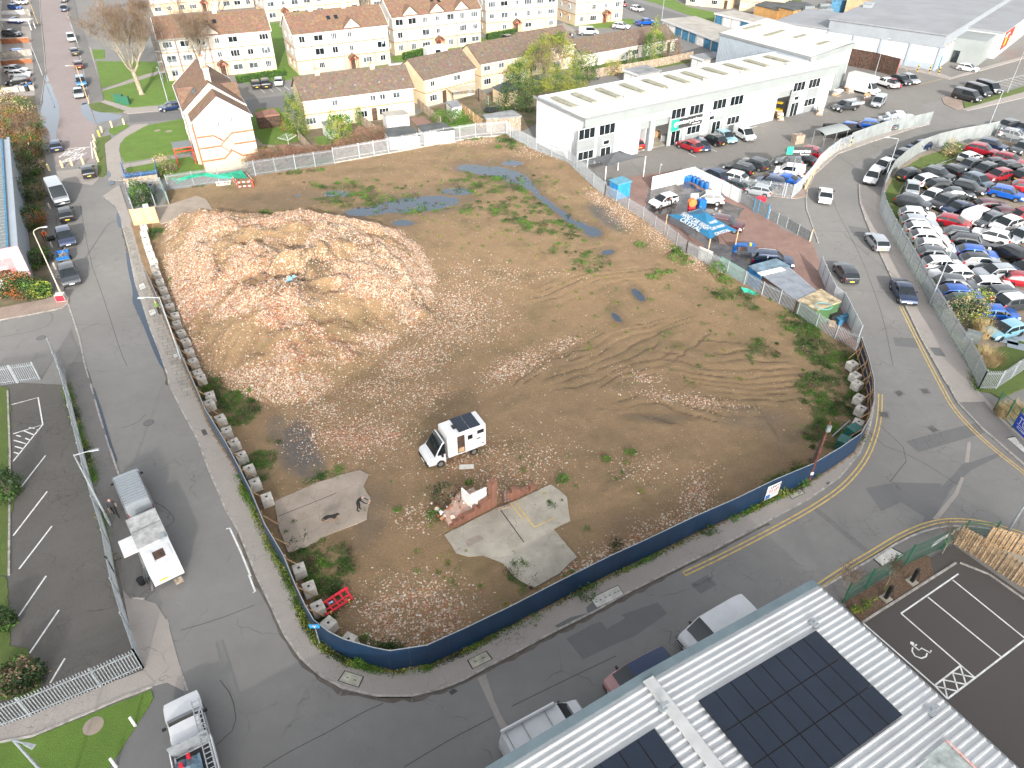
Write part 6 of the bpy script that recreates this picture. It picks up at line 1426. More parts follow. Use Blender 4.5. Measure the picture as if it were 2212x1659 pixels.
tS.rotation_euler=(0,0,angS)   # local: x along A->B (0 at B, negative to A), y away
b=MB();b.box((-Lm/2,37.5,2.2),(Lm,75,4.4));b.bd('wall',M['mwall'],tS)
b=MB();b.box((-Lm/2,37.5,5.6),(Lm+.3,75.3,2.4));b.bd('upper_cladding',M['mgrey'],tS)
b=MB();b.box((-Lm/2,37.5,6.9),(Lm+.9,75.9,.22));rS=b.bd('roof',M['rgrey'],tS)
for k in range(5): MB().box((-Lm*k/4,-.12,2.2),(.55,.26,4.4)).bd('pilaster',M['wclad2'],tS)
b=MB();b.box((-Lm/2,-.05,.7),(Lm,.08,1.2));b.bd('plinth',M['wclad2'],tS)
b=MB();b.box((-Lm-6,9,2.4),(12,18,4.8));b.box((-Lm-6,9,4.95),(12.8,18.8,.3),0,1);b.bd('side_wing',[M['mwall'],M['rgrey']],tS)
b=MB();b.box((-22,18,7.4),(1.8,1.8,.9));b.box((-22,18,7.95),(2.2,2.2,.2));b.bd('roof_unit',M['galv'],rS)
b=MB();b.box((3,14.5,2.4),(6,9,4.8));b.bd('loading_block',M['fascia'],tS);b=MB();b.box((1.2,9.9,1.2),(1.3,.1,2.4));b.bd('door',M['wdark'],tS)
b=MB();b.box((3.6,47,2.6),(7,56,5.2));b.box((3.6,47,5.35),(7.8,56.8,.3),0,1);b.bd('front_extension',[M['mwall'],M['rgrey']],tS)
b=MB();b.box((.05,3.0,1.2),(.1,1.1,2.3));b.bd('door',M['gblue'],tS)
for y0,y1,cs in((1.0,5.2,[(.02,.08,.35),(.65,.5,.03),(.5,.03,.03)]),(5.9,9.4,[(.5,.35,.03),(.02,.10,.35),(.6,.5,.05),(.05,.03,.12)])):
 n_=len(cs)
 for k,c in enumerate(cs):
  b=MB();b.box((.06,y0+(y1-y0)*(k+.5)/n_,4.55),(.12,(y1-y0)/n_-.02,.85));b.bd('coloured_panel',flat('panel_%d_%d'%(y0,k),c,.6),tS)
b=MB();b.box((7.18,27,2.9),(.12,9,3.6));rs=b.bd('advert_panel',flat('advert_red',(.62,.045,.02),.5),tS)
for k,(y,z,w_,h_,c) in enumerate([(25,2.6,1.8,1.6,(.75,.45,.03)),(29.5,2.2,1.4,1.8,(.55,.5,.4)),(24.2,3.9,2.2,.5,(.8,.78,.74)),(26,4.2,1.6,.35,(.8,.78,.74))]):
 b=MB();b.box((7.26,y,z),(.03,w_,h_));b.bd('advert_shape',flat('advert_%d'%k,c,.6),rs)
def boxbuild(label,f,pts,h,wm,rm,name='brick_building',cat='building',over=.25,group=None):
 P=[v2(W(q(f,u,v),h)) for u,v in pts];o=P[0];t=thing(name,label,cat,(o.x,o.y,0),0,group)
 mb=MB();mb.prism([(p.x-o.x,p.y-o.y) for p in P],-.1,h-.2);mb.bd('wall',wm,t);c=sum(P,Vr((0,0)))/len(P)
 mb=MB();mb.prism([tuple(c+(p-c)*(1+over*.15)-o) for p in P],h-.2,h);mb.bd('roof',rm,t);return t
M['ochre']=mat('ochre_brick',(.48,.27,.10),.9,var=.12,scale=1,coord=W_);M['tanbrick']=mat('tan_brick',(.52,.38,.22),.9,var=.12,scale=1,coord=W_)
M['roofdark']=mat('dark_felt_roof',(.09,.10,.10),.9,var=.2,scale=.5,coord=W_)
boxbuild('ochre brick switch house with a dark felt roof and a blue roof puddle','Z',[(155,60),(290,88),(505,62),(395,20),(250,5)],3.6,M['ochre'],M['roofdark'])
boxbuild('smaller ochre brick building left of the switch house','Z',[(-60,40),(150,88),(240,30),(60,0)],3.0,M['ochre'],M['roofdark'])
boxbuild('tan brick building beside the blue container at the top','Z',[(780,-30),(985,-10),(1060,-90),(850,-110)],5.5,M['tanbrick'],M['flat_roof2'])
boxbuild('tall blue steel container behind the ambulance','Z',[(640,5),(800,5),(800,-40),(650,-40)],4.2,M['gblue'],M['gblue'],name='blue_container',cat='container')
for k,(u,v) in enumerate([(390,165),(525,140)]):
 p=W3('Z',u,v+60);t=thing('transformer_tank','ribbed grey steel transformer enclosure, %s of two by the brick building'%(['left','right'][k]),'transformer',(p[0],p[1],0),.25)
 mb=MB();mb.box((0,0,1.6),(4.6,2.6,3.2));
 for j in range(12): mb.box((-2.2+j*.4,-1.36,1.6),(.12,.12,3.1))
 mb.bd('ribbed_casing',M['galv'],t);mb=MB();mb.tube([(-1.4,0,3.9),(1.4,0,3.9)],.55,12);mb.tube([(-1,0,3.2),(-1,0,3.9)],.1,6);mb.tube([(1,0,3.2),(1,0,3.9)],.1,6);mb.bd('header_drum',M['galv_dark'],t)
zt=4.3;tr_=v2(W(T(0,1,140,482),zt));br_=v2(W(T(0,1,290,815)));zt=hgt(T(0,1,290,812),T(0,1,140,482));tr_=v2(W(T(0,1,140,482),zt));print('leftware z',zt,tr_,br_)
far=v2(W(T(0,0,70,1200),zt));dl=(far-tr_);Ll=dl.length;al=math.atan2(dl.y,dl.x)-math.pi/2
tL=thing('blue_grey_warehouse','long blue grey clad warehouse with a pink edged front at the left edge','warehouse',(tr_.x,tr_.y,0),al)
b=MB();b.box((-8,Ll/2,zt/2),(15.96,Ll,zt));b.bd('wall',M['wclad2'],tL)
corrug(tL,(-16,-.02),(0,-.02),0,zt-.05,mat('pale_corrugated_front',(.50,.56,.55),.5,var=.05),.3,.05,'front_cladding')
b=MB();
for k in range(40): b.box((-8.3,(k+.5)*Ll/40,zt+.10),(15.0,Ll/40-.22,.07))
b.box((-8.3,Ll/2,zt+.04),(15.4,Ll,.08));b.bd('roof',M['galv_dark'],tL)
b=MB();b.box((0.06,Ll/2,zt+.10),(.35,Ll+.2,.25));b.bd('parapet',M['wclad2'],tL);b=MB();b.box((-.75,Ll/2,zt+.14),(.22,Ll,.12));b.bd('box_gutter',M['gblue'],tL)
pk=flat('pink_trim',(.70,.36,.35),.6);b=MB();b.box((-8,-.12,zt+.10),(16.3,.16,.30));b.box((.10,-.12,zt/2),(.22,.18,zt));b.bd('pink_trim',pk,tL)
b=MB();b.box((-3.2,-.10,zt*.60),(4.6,.05,zt*.42));so_=b.bd('sign_board',flat('sign_rose',(.62,.22,.23),.6),tL)
b=MB()
for x,z,w_,h_ in((-3.4,zt*.72,1.6,.16),(-3.2,zt*.62,3.4,.07),(-3.2,zt*.57,3.2,.06),(-2.0,zt*.46,1.1,.14),(-4.4,zt*.46,.7,.12)): b.box((x,-.135,z),(w_,.02,h_))
b.bd('sign_lettering_band',M['offwhite'],so_)
ZR=6.0;R0_=v2(W(T(2,3,1172,900),ZR+.75));E0=v2(W(T(3,3,428,82),ZR));E1=v2(W(T(3,3,2150,1640),ZR))
ex_=(E0-R0_);Lx=ex_.length;ex_.normalize();ey=Vr((ex_.y,-ex_.x)) # towards the camera
print('near roof',R0_,E0,E1,Lx,(E1-E0).normalized().dot(ex_))
an=math.atan2(ex_.y,ex_.x)
tN=thing('solar_roofed_unit','nearest industrial unit with a silver corrugated roof carrying black solar panels','industrial unit',(R0_.x,R0_.y,0),an)
sp_n=(v2(W(T(3,3,808,410),ZR))-E0).length/8;DEP=40.0;n=int(DEP/sp_n)
M['silver_roof']=mat('silver_sheet_roof',(.60,.61,.61),.45,.25,var=.06,scale=.6,coord=W_)
def slope(x0,z0,x1,z1,name):
 mb=MB();P=[]
 for i in range(n+1):
  for f_,o_ in((0,0),(.52,0),(.66,1),(.84,1)): P.append((-(i+f_)*DEP/(n+1),o_*.10))
 N=len(P);mb.add([(x0,y,z0+o_) for y,o_ in P]+[(x1,y,z1+o_) for y,o_ in P],[(i,N+i,N+i+1,i+1) for i in range(N-1)])
 return mb.bd(name,M['silver_roof'],tN)
rN=slope(0,ZR+.75,Lx,ZR,'roof');slope(-25,ZR+.0,0,ZR+.745,'roof')
b=MB();b.box((0,-DEP/2,ZR+.88),(.62,DEP,.07));b.bd('ridge_capping',mat('ridge_cap',(.50,.51,.50),.6,var=.1,scale=1,coord=W_),rN)
b=MB();b.slab((-25,.19),(0,.19),(ZR-.6,ZR+.2),(ZR+.10,ZR+.85),.44);b.slab((0,.19),(Lx+.02,.19),(ZR+.15,ZR-.6),(ZR+.85,ZR+.10),.44);b.bd('verge_flashing',mat('blue_grey_flashing',(.13,.175,.195),.5,.1,var=.08,scale=.8,coord=W_),tN)
b=MB();b.box(((Lx-25)/2-.3,-DEP/2-.2,(ZR-.4)/2),(Lx+25-.6,DEP-.6,ZR-.5));b.bd('wall',M['panelgrey'],tN)
b=MB();b.box((Lx-.02,-DEP/2,ZR-.05),(.05,DEP,.10));b.bd('profile_filler',M['black'],tN);b=MB();b.box((Lx+.10,-DEP/2,ZR-.14),(.2,DEP,.10));b.bd('gutter',M['panelgrey'],tN)
def solar(c4,nx_,ny_,lab,z=.14):
 L=[]
 for f,u,v in c4:
  p=v2(W(q(f,u,v),ZR+.4+z))-R0_;L.append((p.x*ex_.x+p.y*ex_.y,-(p.x*ey.x+p.y*ey.y)))
 return L
M['solar']=mat('black_solar_panel',(.012,.020,.036),.22,var=.12,scale=.5,coord=W_,spec=.6)
M['solarframe']=mat('solar_frame',(.006,.006,.008),.4,var=.1)
def zroof(x): return ZR+.75-.75*x/Lx if x>=0 else ZR+.745+.745*x/25
def panels(x0,x1,y0,y1,nx_,ny_):
 pw=(x1-x0)/nx_;ph=(y1-y0)/ny_;sl=math.atan2(.75,Lx if x0>=0 else -25)
 for i in range(nx_):
  for j in range(ny_):
   xc=x0+(i+.5)*pw;yc=y0+(j+.5)*ph;mb=MB();Mx=MT((xc,yc,zroof(xc)+.17))@MR(sl,4,'Y')
   mb.box((0,0,0),(pw-.02,ph-.02,.04),M=Mx);o=mb.bd('solar_panel',M['solar'],rN)
   fr=MB()
   for s in(-1,1): fr.box((0,0,0),(.025,ph-.02,.048),M=Mx@MT((s*(pw/2-.023),0,0)));fr.box((0,0,0),(pw-.07,.025,.048),M=Mx@MT((0,s*(ph/2-.023),0)))
   tag(o);fr.bd('panel_frame',M['solarframe'],o)
L_=solar([('23',1598,1105),('33',440,467),('33',1187,1175)],0,0,0);print('solar',L_)
x0=L_[0][0];x1=L_[1][0];y0=max(L_[0][1],L_[1][1]);y1=L_[2][1]
nxp=8;pwid=(x1-x0)/nxp;
panels(x0,x1,y1,y0,nxp,3)
L2=solar([('23',1222,1345),('23',1050,1460)],0,0,0);xr=L2[0][0];yr=(L2[0][1]);print('solar2',L2)
xe=L2[0][0];panels(xe-pwid*6,xe,yr-(y0-y1),yr,6,3)
for (f,u,v) in (('23',1295,1170),('33',415,385),('33',1440,1140)):
 p=v2(W(q(f,u,v),ZR+.6))-R0_;x,y=p.x*ex_.x+p.y*ex_.y,-(p.x*ey.x+p.y*ey.y);mb=MB();mb.box((x,y,zroof(x)+.15),(.35,.35,.2));mb.tube([(x,y,zroof(x)+.2),(x,y,zroof(x)+.5)],.05,6);mb.box((x+.1,y,zroof(x)+.5),(.35,.18,.12));mb.bd('roof_anchor',M['galv'],rN)
p=v2(W(T(3,3,1440,1560),ZR+.3))-R0_;x,y=p.x*ex_.x+p.y*ex_.y,-(p.x*ey.x+p.y*ey.y);mb=MB();mb.box((x,y-1.4,zroof(x)+.07),(2.1,3.2,.1));mb.bd('rooflight',mat('clear_rooflight',(.40,.44,.42),.3,var=.25,scale=2,coord=W_),rN)
mb=MB();mb.box((x+1.15,y-1.4,zroof(x)+.1),(.12,3.2,.1));mb.bd('warning_tape',mat('red_white_tape',(.65,.62,.6),.6,var=.4,scale=6,coord=W_,col2=(.6,.2,.15)),rN)
def hoarding(pts,label,h=2.15,name='site_hoarding',props=True,m=None,step=1.22,tops=True):
 o=v2(pts[0]);t=thing(name,label,'hoarding',(o.x,o.y,0));L=[v2(p)-o for p in pts]
 P=polypts(L,step)
 for a,b in list(zip(P[:-1],P[1:]))[:100]:
  g=(b-a).normalized()*.006;mb=MB();mb.slab(a+g,b-g,.05,h,.025,off=-.0)
  mb.bd('sheet_panel',m or M['navy'],t)
 ns=len(P)-1
 for zr in (.45,1.2,1.9):
  mb=MB()
  for a,b in zip(P[:-1],P[1:]): mb.slab(a,b,zr,zr+.09,.05,off=.045)
  mb.bd('timber_rail',M['wood'],t)
 mb=MB()
 for a,b in zip(P[:-1],P[1:]): mb.slab(a,b,h,h+.03,.05,off=.012)
 mb.bd('top_edge',M['galv'],t)
 if props:
  for k in range(1,min(len(P)-1,90),2):
   p=P[k];d=(P[k+1]-P[k-1]).normalized();n=Vr((-d.y,d.x));mb=MB()
   mb.slab(p+n*.10-d*.05,p+n*.10+d*.05,-.1,h-.05,.10);mb.tube([(*(p+n*.15),h-.5),(*(p+n*1.0),.15)],.05,4);mb.bd('timber_prop',M['wood'],t)
 return t
SPn=[W(p) for p in HL]
hoarding(SPn[1:9],'dark hoarding with orange timber props along the left pavement beside the rubble heap',m=mat('grey_navy_hoarding',(.03,.06,.10),.4,var=.15,scale=.8,coord=W_))
hoarding(SPn[8:16],'navy hoarding on the left pavement from the concrete pad down to the corner blocks')
hoarding(SPn[15:29],'long navy hoarding round the near corner and along the street',props=True)
hoarding(SPn[28:34],'lighter blue hoarding stretch behind the leaning rusty pole')
hoarding(SPn[33:],'wooden backed hoarding on the right curve by the palisade corner')
def board(pts4,label,name,lines,m,cat='sign',th=.05,off=.0):
 pass
pA=v2(W(q('S',345,668)));a_=W(q('S',345,668),.35);b_=W(q('S',548,575),.35)
def onh(p):
 best=None
 for a,b in zip(SPn[:-1],SPn[1:]):
  a=v2(a);b=v2(b);d=b-a;u=max(0,min(1,(v2(p)-a).dot(d)/d.length_squared));c=a+d*u
  if best is None or (c-v2(p)).length<best[0]: best=((c-v2(p)).length,c)
 return best[1]
A3=Vr((*onh(W(q('S',350,668),.35)),.32));B3=Vr((*onh(W(q('S',553,578),.35)),.32));Rr=(B3-A3).normalized();Nn=Vr((Rr.y,-Rr.x,0))
wd=(B3-A3).length;t=thing('to_let_board','white to let board fixed on the blue hoarding near the rusty pole','sign',tuple((A3+B3)/2+Nn*.02),math.atan2(Rr.y,Rr.x))
MB().box((0,-.06,.72),(wd,.03,1.44)).bd('board',M['white'],t)
rp=flat('sign_red',(.5,.05,.04),.6);
lettering('UNITS',.26,(wd*.12,-.08,1.20),(1,0,0),(0,0,1),flat('sign_black',(.05,.05,.05),.6),t,bold=.02);lettering('TO LET',.34,(wd*.05,-.08,.80),(1,0,0),(0,0,1),rp,t,bold=.03,width=wd*.82)
MB().box((-wd*.30,-.082,.28),(wd*.32,.01,.42)).bd('agent_panel',flat('agent_blue',(.03,.14,.42),.5),t);MB().box((wd*.2,-.082,.45),(wd*.4,.01,.05)).bd('small_print',M['galv_dark'],t)
bl=[('01',u,v) for u,v in ((1238,290),(1240,340),(1255,395),(1272,455),(1292,515),(1318,580),(1332,640),(1352,700),(1378,765),(1402,835),(1432,910),(1465,980),(1508,1058),(1525,1130),(1560,1208),(1600,1285),(1632,1370),(1665,1455),(1705,1555),(1735,1600))]+[('02',u,v) for u,v in ((1810,90),(1805,160),(1900,290),(1955,395),(2018,500),(2082,612),(2150,728),(2200,845))]+[('12',90,975),('12',370,1590)]+[('13',455,90),('13',530,262),('13',625,405),('13',800,545)]
nb=len(bl)
me_b=None
for k,(f,u,v) in enumerate(bl):
 p=W(q(f,u,v),.85);z=.10
 i0=min(range(len(SPn)-1),key=lambda i:(v2(SPn[i])-v2(p)).length);d=(v2(SPn[i0+1])-v2(SPn[max(i0-1,0)]));an_=math.atan2(d.y,d.x)+random.uniform(-.12,.12)
 if me_b is None:
  b=MB();b.box((0,0,.40),(.82,.82,.78));me_b=b.mesh('concrete_block',[M['block']]);bm=bmesh.new();bm.from_mesh(me_b);bmesh.ops.bevel(bm,geom=list(bm.edges),offset=.03,segments=1,affect='EDGES');bm.to_mesh(me_b);bm.free()
  h_=MB();h_.tube([(0,0,.785),(0,0,.798)],.09,10);me_h=h_.mesh('lifting_socket',[M['dark']])
 o=meshobj('concrete_block',me_b);o.location=(p[0],p[1],z);o.rotation_euler=(0,0,an_);
 g='cast concrete blocks along the left hoarding'
 if k<28: lab='grey concrete block, number %d from the plywood gate behind the left hoarding'%(k+1)
 else: lab=['concrete block by the corner of the concrete pad, upper of two','concrete block just below the concrete pad','concrete block above the red barrier','concrete block level with the red barrier','concrete block below the red barrier','last concrete block, half hidden by the curved hoarding'][k-28] if k-28<6 else 'concrete block behind the corner'
 tag(o,lab,'concrete block',g);s=meshobj('lifting_socket',me_h,o)
for k,(f,u,v,l) in enumerate([('31',735,1475,'first'),('31',762,1575,'second'),('31',778,1645,'third'),('32',795,110,'fourth'),('32',808,205,'fifth'),('32',785,325,'sixth')]):
 p=W(q(f,u,v),.9);o=meshobj('concrete_block',me_b);o.location=(p[0],p[1],.12);o.rotation_euler=(0,0,.4+k*.1);tag(o,'%s concrete block from the palisade end behind the right hoarding'%l,'concrete block','concrete blocks along the right hoarding');meshobj('lifting_socket',me_h,o)
for k,(u,v,l) in enumerate(((738,415,'green steel cabinet standing by the sixth right hand block'),(648,515,'green steel cabinet half hidden by the lighter blue hoarding'))):
 p=W(q('32',u,v),.6);boxthing('green_cabinet',l,'cabinet',p,(1.1,.9,1.0),.5+k*.4,mat('teal_cabinet',(.02,.13,.11),.5,var=.2,scale=3),.12)
mb=MB();mb.tube([V(q('32',545,478),0,.3),V(q('32',697,342),0,.35)],.06,8);tag(mb.bd('fallen_pipe',M['galv']),'grey pipe lying on weeds right of the rusty pole','pipe')
gv=M['galv']
pls(WD((1849,767),(1800,740),(1759,715),(1719,687),(1680,664),(1643,645),(1605,622),(1568,600),(1525,578),(1481,555)),2.1,'galvanised palisade fence between the site and the car wash, its nearer half',name='palisade_fence')
pls(WD((1481,555),(1440,520),(1388,480),(1356,460),(1331,442),(1306,430)),2.1,'galvanised palisade fence between the site and the car wash, its farther half')
pls(WD((1306,430),(1281,410),(1226,357),(1158,332),(1106,304)),2.4,'mesh and pale fence on concrete boards beside the trade warehouse end',spacing=.11,pw=.04,board=.35)
pls(WD((1103,303),(1095,295),(1028,300),(960,311),(903,322),(840,334),(778,345),(723,355)),2.6,'bright white back palisade on a low concrete wall by the sheds',mt=mat('white_galv_pales',(.46,.475,.49),.5,.1,var=.1,scale=2,coord=W_),board=.35,name='palisade_fence')
pls(WD((723,356),(640,368),(553,381),(475,397),(366,413)),2.4,'back palisade fence with torn green netting hanging on it',board=0)
sheets=[('21',(1595,600),(1710,650),M['offwhite'],'torn white sheet tied to the car wash palisade'),('21',(1780,690),(2010,830),mat('green_sheet',(.18,.42,.34),.6,var=.1),'pale green sheeting tied to the car wash palisade')]
for f,p0,p1,m_,lab in sheets:
 a=v2(W(q(f,*p0)));b=v2(W(q(f,*p1)));mb=MB();mb.slab(a,b,.3,1.95,.02,off=.10);tag(mb.bd('fence_sheet',m_),lab,'sheet')
def netting(pts,label,m,seed=1,name='debris_netting'):
 R=random.Random(seed);P=[Vr((*W(q(f,u,v),z),z)) for f,u,v,z in pts];mb=MB()
 for i in range(len(P)-2):
  a,b,c=P[i],P[i+1],P[i+2]
  mb.add([a,b,c],[(0,1,2)])
 return tag(mb.bd(name,m),label,'netting')
M['net']=mat('green_netting',(.03,.36,.24),.7,var=.25,scale=2,coord=W_)
netting([('M',790,240,1.9),('M',870,350,.6),('M',860,265,1.5),('M',1000,270,1.3),('M',1100,190,2.0),('M',1280,215,1.4),('M',1330,160,2.0),('M',1560,250,.9),('M',1500,190,1.5),('M',1800,250,.6),('M',1880,120,2.2),('M',2000,245,.5)],'green debris netting hanging along the back palisade fence',M['net'])
netting([('21',1975,820,.7),('21',2020,890,.2),('21',2060,840,.6),('21',2090,930,.2),('21',2150,900,.4),('21',2190,945,.3)],'green netting heap at the foot of the car wash fence',M['net'],2)
pls(WL('M',(105,520),(150,690),(185,760)),1.9,'short silver palisade with an evergreen bush behind it',spacing=.14)
pls(WL('M',(105,525),(650,440)),1.9,'silver palisade between the tank yard and the evergreen bush')
pls(WL('M',(660,440),(750,665)),1.9,'green sheeted palisade end panel next to the concrete slab',sheet=(.1,1.8,mat('teal_sheet',(.20,.45,.40),.6,var=.1)),spacing=.14)
pls(WL('M',(470,520),(545,720)),1.9,'silver palisade return right of the evergreen bush')
pls(WL('M',(40,180),(95,365),(590,300),(560,120)),1.8,'blue palisade cage round the grey mound by the lawn',mt=mat('blue_pales',(.05,.17,.38),.5,var=.1),spacing=.17)
for k in range(4):
 p=W3('M',[145,245,355,465][k],[190,180,170,160][k]);
t=thing('tarpaulin_mound','low dark mound inside the blue palisade cage','mound',(*W(q('M',320,260)),0));lfc(blb((0,0,.3),(2.6,1.4,.7),900,5),.12,[M['mulch'],M['twig']],t,'mound_surface',5);MB().box((0,0,.3),(4.2,2.0,.6)).bd('mound_core',M['mulch'],t)
pfc(WL('M',(85,420),(600,345)),1.5,'weathered close boarded fence between the two small tanks and the blue cage',mt=M['oldwood'])
o=pfc(WL('M',(205,1010),(595,960)),2.3,'large bare plywood gate at the top of the left hoarding',mt=mat('bare_plywood',(.56,.38,.22),.8,var=.15,scale=1.5,coord=W_),pm=M['wood'],name='plywood_gate',cat='gate')
p=W(q('M',450,420),.5);t=thing('steel_tank','open grey metal tank in the boarded yard','tank',(*p,.0),.2);MB().box((0,0,.55),(1.2,1.2,1.1)).bd('tank_body',M['galv_dark'],t);MB().tube([(0,0,1.1),(0,0,1.14)],.35,14).bd('round_hatch',M['dark'],t)
boxthing('grey_drum','narrow grey box at the left of the boarded yard','box',W(q('M',135,470),.4),(.6,.6,1.0),.2,M['galv_dark'])
bush(W(q('M',350,660)),(1.5,1.3,2.2),'dense dark evergreen bush inside the small palisade yard',[M['leaf_d'],M['leaf_g']],3000,.11,seed=3)
p=W(q('M',385,720),.5);boxthing('white_fridge','white fridge dumped behind the plywood gate','fridge',p,(.65,.6,.9),.4,M['white'],.1);boxthing('blue_bags','blue rubbish bags behind the plywood gate','bags',W(q('M',300,745),.3),(1.0,.5,.4),.2,M['blue'],.1)
def barrier(c,rz,label,m,lay=False,w_=1.9,h_=1.0,stripes=False,name='road_barrier',z=.15,group=None):
 t=thing(name,label,'barrier',(c[0],c[1],z),rz,group)
 if lay: t.rotation_euler=(math.radians(-80),0,rz)
 if stripes:
  for x in(-w_/2,w_/2): MB().box((x,0,h_/2),(.08,.08,h_)).bd('upright',m,t)
  for z_ in(.25,.85):
   n=6
   for k in range(n): MB().box((-w_/2+w_*(k+.5)/n,0,z_),(w_/n,.04,.18)).bd('stripe_board',m if k%2 else M['white'],t)
  return t
 b=MB();b.box((0,0,h_-.06),(w_,.09,.16));b.box((0,0,.12),(w_,.09,.14));b.box((0,0,.42),(w_,.09,.1))
 n=4
 for k in range(n+1): b.box((-w_/2+.06+(w_-.12)*k/n,0,h_*.5),(.12,.08,h_-.2))
 b.box((-w_/2-.06,0,h_-.1),(.12,.1,.2));b.box((w_/2+.06,0,h_-.1),(.12,.1,.2));b.bd('frame',m,t)
 for x in(-w_*.33,w_*.33): MB().box((x,0,.03),(.12,.45,.06)).bd('foot',mat('yellow_foot',(.6,.42,.08),.6,var=.1),t)
 MB().box((-w_*.15,-.055,.65),(.3,.02,.14)).bd('label_plate',M['lightplate'],t);return t
M['lightplate']=mat('blue_white_plate',(.3,.5,.7),.5,var=.2,scale=8)
c=(v2(W(q('13',650,330),.3))+v2(W(q('13',810,225),.3)))/2;d=v2(W(q('13',810,225),.3))-v2(W(q('13',650,330),.3))
barrier(c,math.atan2(d.y,d.x),'red plastic barrier leaning on weeds at the near corner of the site',M['red'],lay=True,w_=2.0,z=.35)
p=W(q('M',1610,380));barrier(p,.3,'white plastic barrier lying flat by the back fence',M['offwhite'],lay=True,z=.2)
for k,(a0,b0) in enumerate([((1850,420),(2080,400)),((1770,320),(1835,400)),((1990,270),(2085,380))]):
 a=v2(W(q('M',*a0)));b=v2(W(q('M',*b0)));d=b-a;barrier((a+b)/2,math.atan2(d.y,d.x),['striped red and white board barrier, the front one of three','striped barrier board on the left side of the pit','striped barrier board on the back right of the pit'][k],flat('barrier_red',(.55,.06,.03),.6),stripes=True,w_=d.length,z=.12,group='red and white barriers round the pit')
pw_=[v2(W(q('R',u,v))) for u,v in ((225,705),(330,655),(440,600),(560,540),(640,495),(700,480),(850,420),(990,345))]
t=thing('ruined_brick_wall','broken red brick wall stub with white plaster lining, beside the pale slab','wall',(pw_[0].x,pw_[0].y,.1))
t_b=brickmat('red_brickwork',(.27,.105,.065),(.20,.075,.045),(.30,.23,.17),4.5,0)
nt=t_b.node_tree
def ruin(a,b,h0,h1,th,name,m,seed,off=0):
 R=random.Random(seed);a=a-pw_[0];b=b-pw_[0];d=b-a;n=max(2,int(d.length/.22));mb=MB();nn=Vr((-d.y,d.x)).normalized()
 for k in range(n):
  h=h0+(h1-h0)*(k+.5)/n+R.uniform(-.18,.18);p0=a+d*k/n;p1=a+d*(k+1)/n;mb.slab(p0,p1,-.1,max(.1,h),th,off=off+R.uniform(-.01,.01))
 return mb.bd(name,m,t)
ruin(pw_[0],pw_[2],.35,.75,.34,'wall_section',t_b,1,.17);ruin(pw_[2],pw_[4],.75,1.35,.34,'wall_section',t_b,2,.17);ruin(pw_[4]-(pw_[4]-pw_[3])*.6,pw_[4],2.5,2.7,.5,'pier',t_b,3,.25);ruin(pw_[5],pw_[6],1.15,.85,.34,'wall_section',M['redpink'] if 'redpink' in M else t_b,4,.17);ruin(pw_[6],pw_[7],.55,.25,.34,'wall_section',t_b,5,.17)
d=(pw_[4]-pw_[3]).normalized();n_=Vr((-d.y,d.x));
q0=pw_[4]-d*.6+n_*.55-pw_[0];mb=MB();mb.slab(q0,q0-d*1.3+n_*.1,0,1.9,.12);mb.slab(q0-d*1.25,q0-d*1.3+n_*1.3,0,1.6,.12);mb.bd('plaster_lining',flat('white_plaster',(.82,.80,.75)),t)
pts=[pw_[0]+n_*.4,pw_[2]+n_*.4,pw_[3]+d*.2+n_*.4,pw_[3]+d*.3+n_*2.4,pw_[2]+n_*2.4,pw_[1]+n_*1.9,pw_[0]+n_*1.2];mb=MB();mb.prism(ragged([tuple(p-pw_[0]) for p in pts],.12,.3,4),-.1,.42);mb.bd('floor_remnant',mat('pink_floor_remnant',(.55,.42,.34),.9,var=.3,scale=2,coord=W_,col2=(.42,.24,.18)),t)
R=random.Random(9)
for k in range(34):
 p=pw_[0]+d*R.uniform(-.3,4.4)+n_*R.uniform(.3,2.6)-pw_[0];s=R.uniform(.10,.34);mb=MB();mb.box((0,0,0),(s,s*R.uniform(.4,.9),s*R.uniform(.3,.7)),M=MT((p.x,p.y,.40+R.uniform(0,.25)))@Euler((R.uniform(-.5,.5),R.uniform(-.5,.5),R.uniform(0,3))).to_matrix().to_4x4());mb.bd('broken_brick',R.choice([pal[0],pal[1],pal[3],pal[3],M['white']]),t)
mb=MB();pp=pw_[5]-pw_[0]-n_*.12;mb.tube([(pp.x,pp.y,1.5),(pp.x,pp.y,.45),(pp.x+d.x*.35,pp.y+d.y*.35,.35),(pp.x+d.x*.35,pp.y+d.y*.35,.1)],.05,8);mb.bd('waste_pipe',M['galv_dark'],t)
for k,(u,v,sx,l) in enumerate([('R',(362,150),(.95,.45),)][:0]): pass
p=W(q('R',362,150));boxthing('flat_board','pale flat board lying on the dirt below the camper van','board',p,(1.15,.5,.04),.05,M['offwhite'],hz(*p)+.02)
p=W(q('R',700,527));boxthing('timber_offcut','short dark timber block lying on the pale slab','timber',p,(1.0,.2,.14),.35,M['oldwood'],.23)
clump('R',190,420,1.3,.9,900,91,[M['twig'],M['leaf_d'],M['twig']],'dark tangled dead bush behind the ruined wall',.09,'bush','dead_bush')
p=W(q('11',315,935),2.2);z=hz(*p);mb=MB();R=random.Random(2)
for k in range(7): 
 a=Vr((R.uniform(-.35,.35),R.uniform(-.5,.5),R.uniform(.05,.3)));mb.add([a,a+Vr((R.uniform(.2,.6),R.uniform(-.2,.2),.05)),a+Vr((.1,R.uniform(.2,.5),.1))],[(0,1,2)])
o=mb.bd('blue_rag',mat('pale_blue_rag',(.25,.55,.68),.8,var=.1));o.location=(p[0],p[1],z);tag(o,'pale blue torn sheet caught on the rubble heap','rag')
b0=W(q('32',345,850));t=thing('rusty_pole','leaning rusty red pole with a small grey box near its top','pole',(*b0,0));
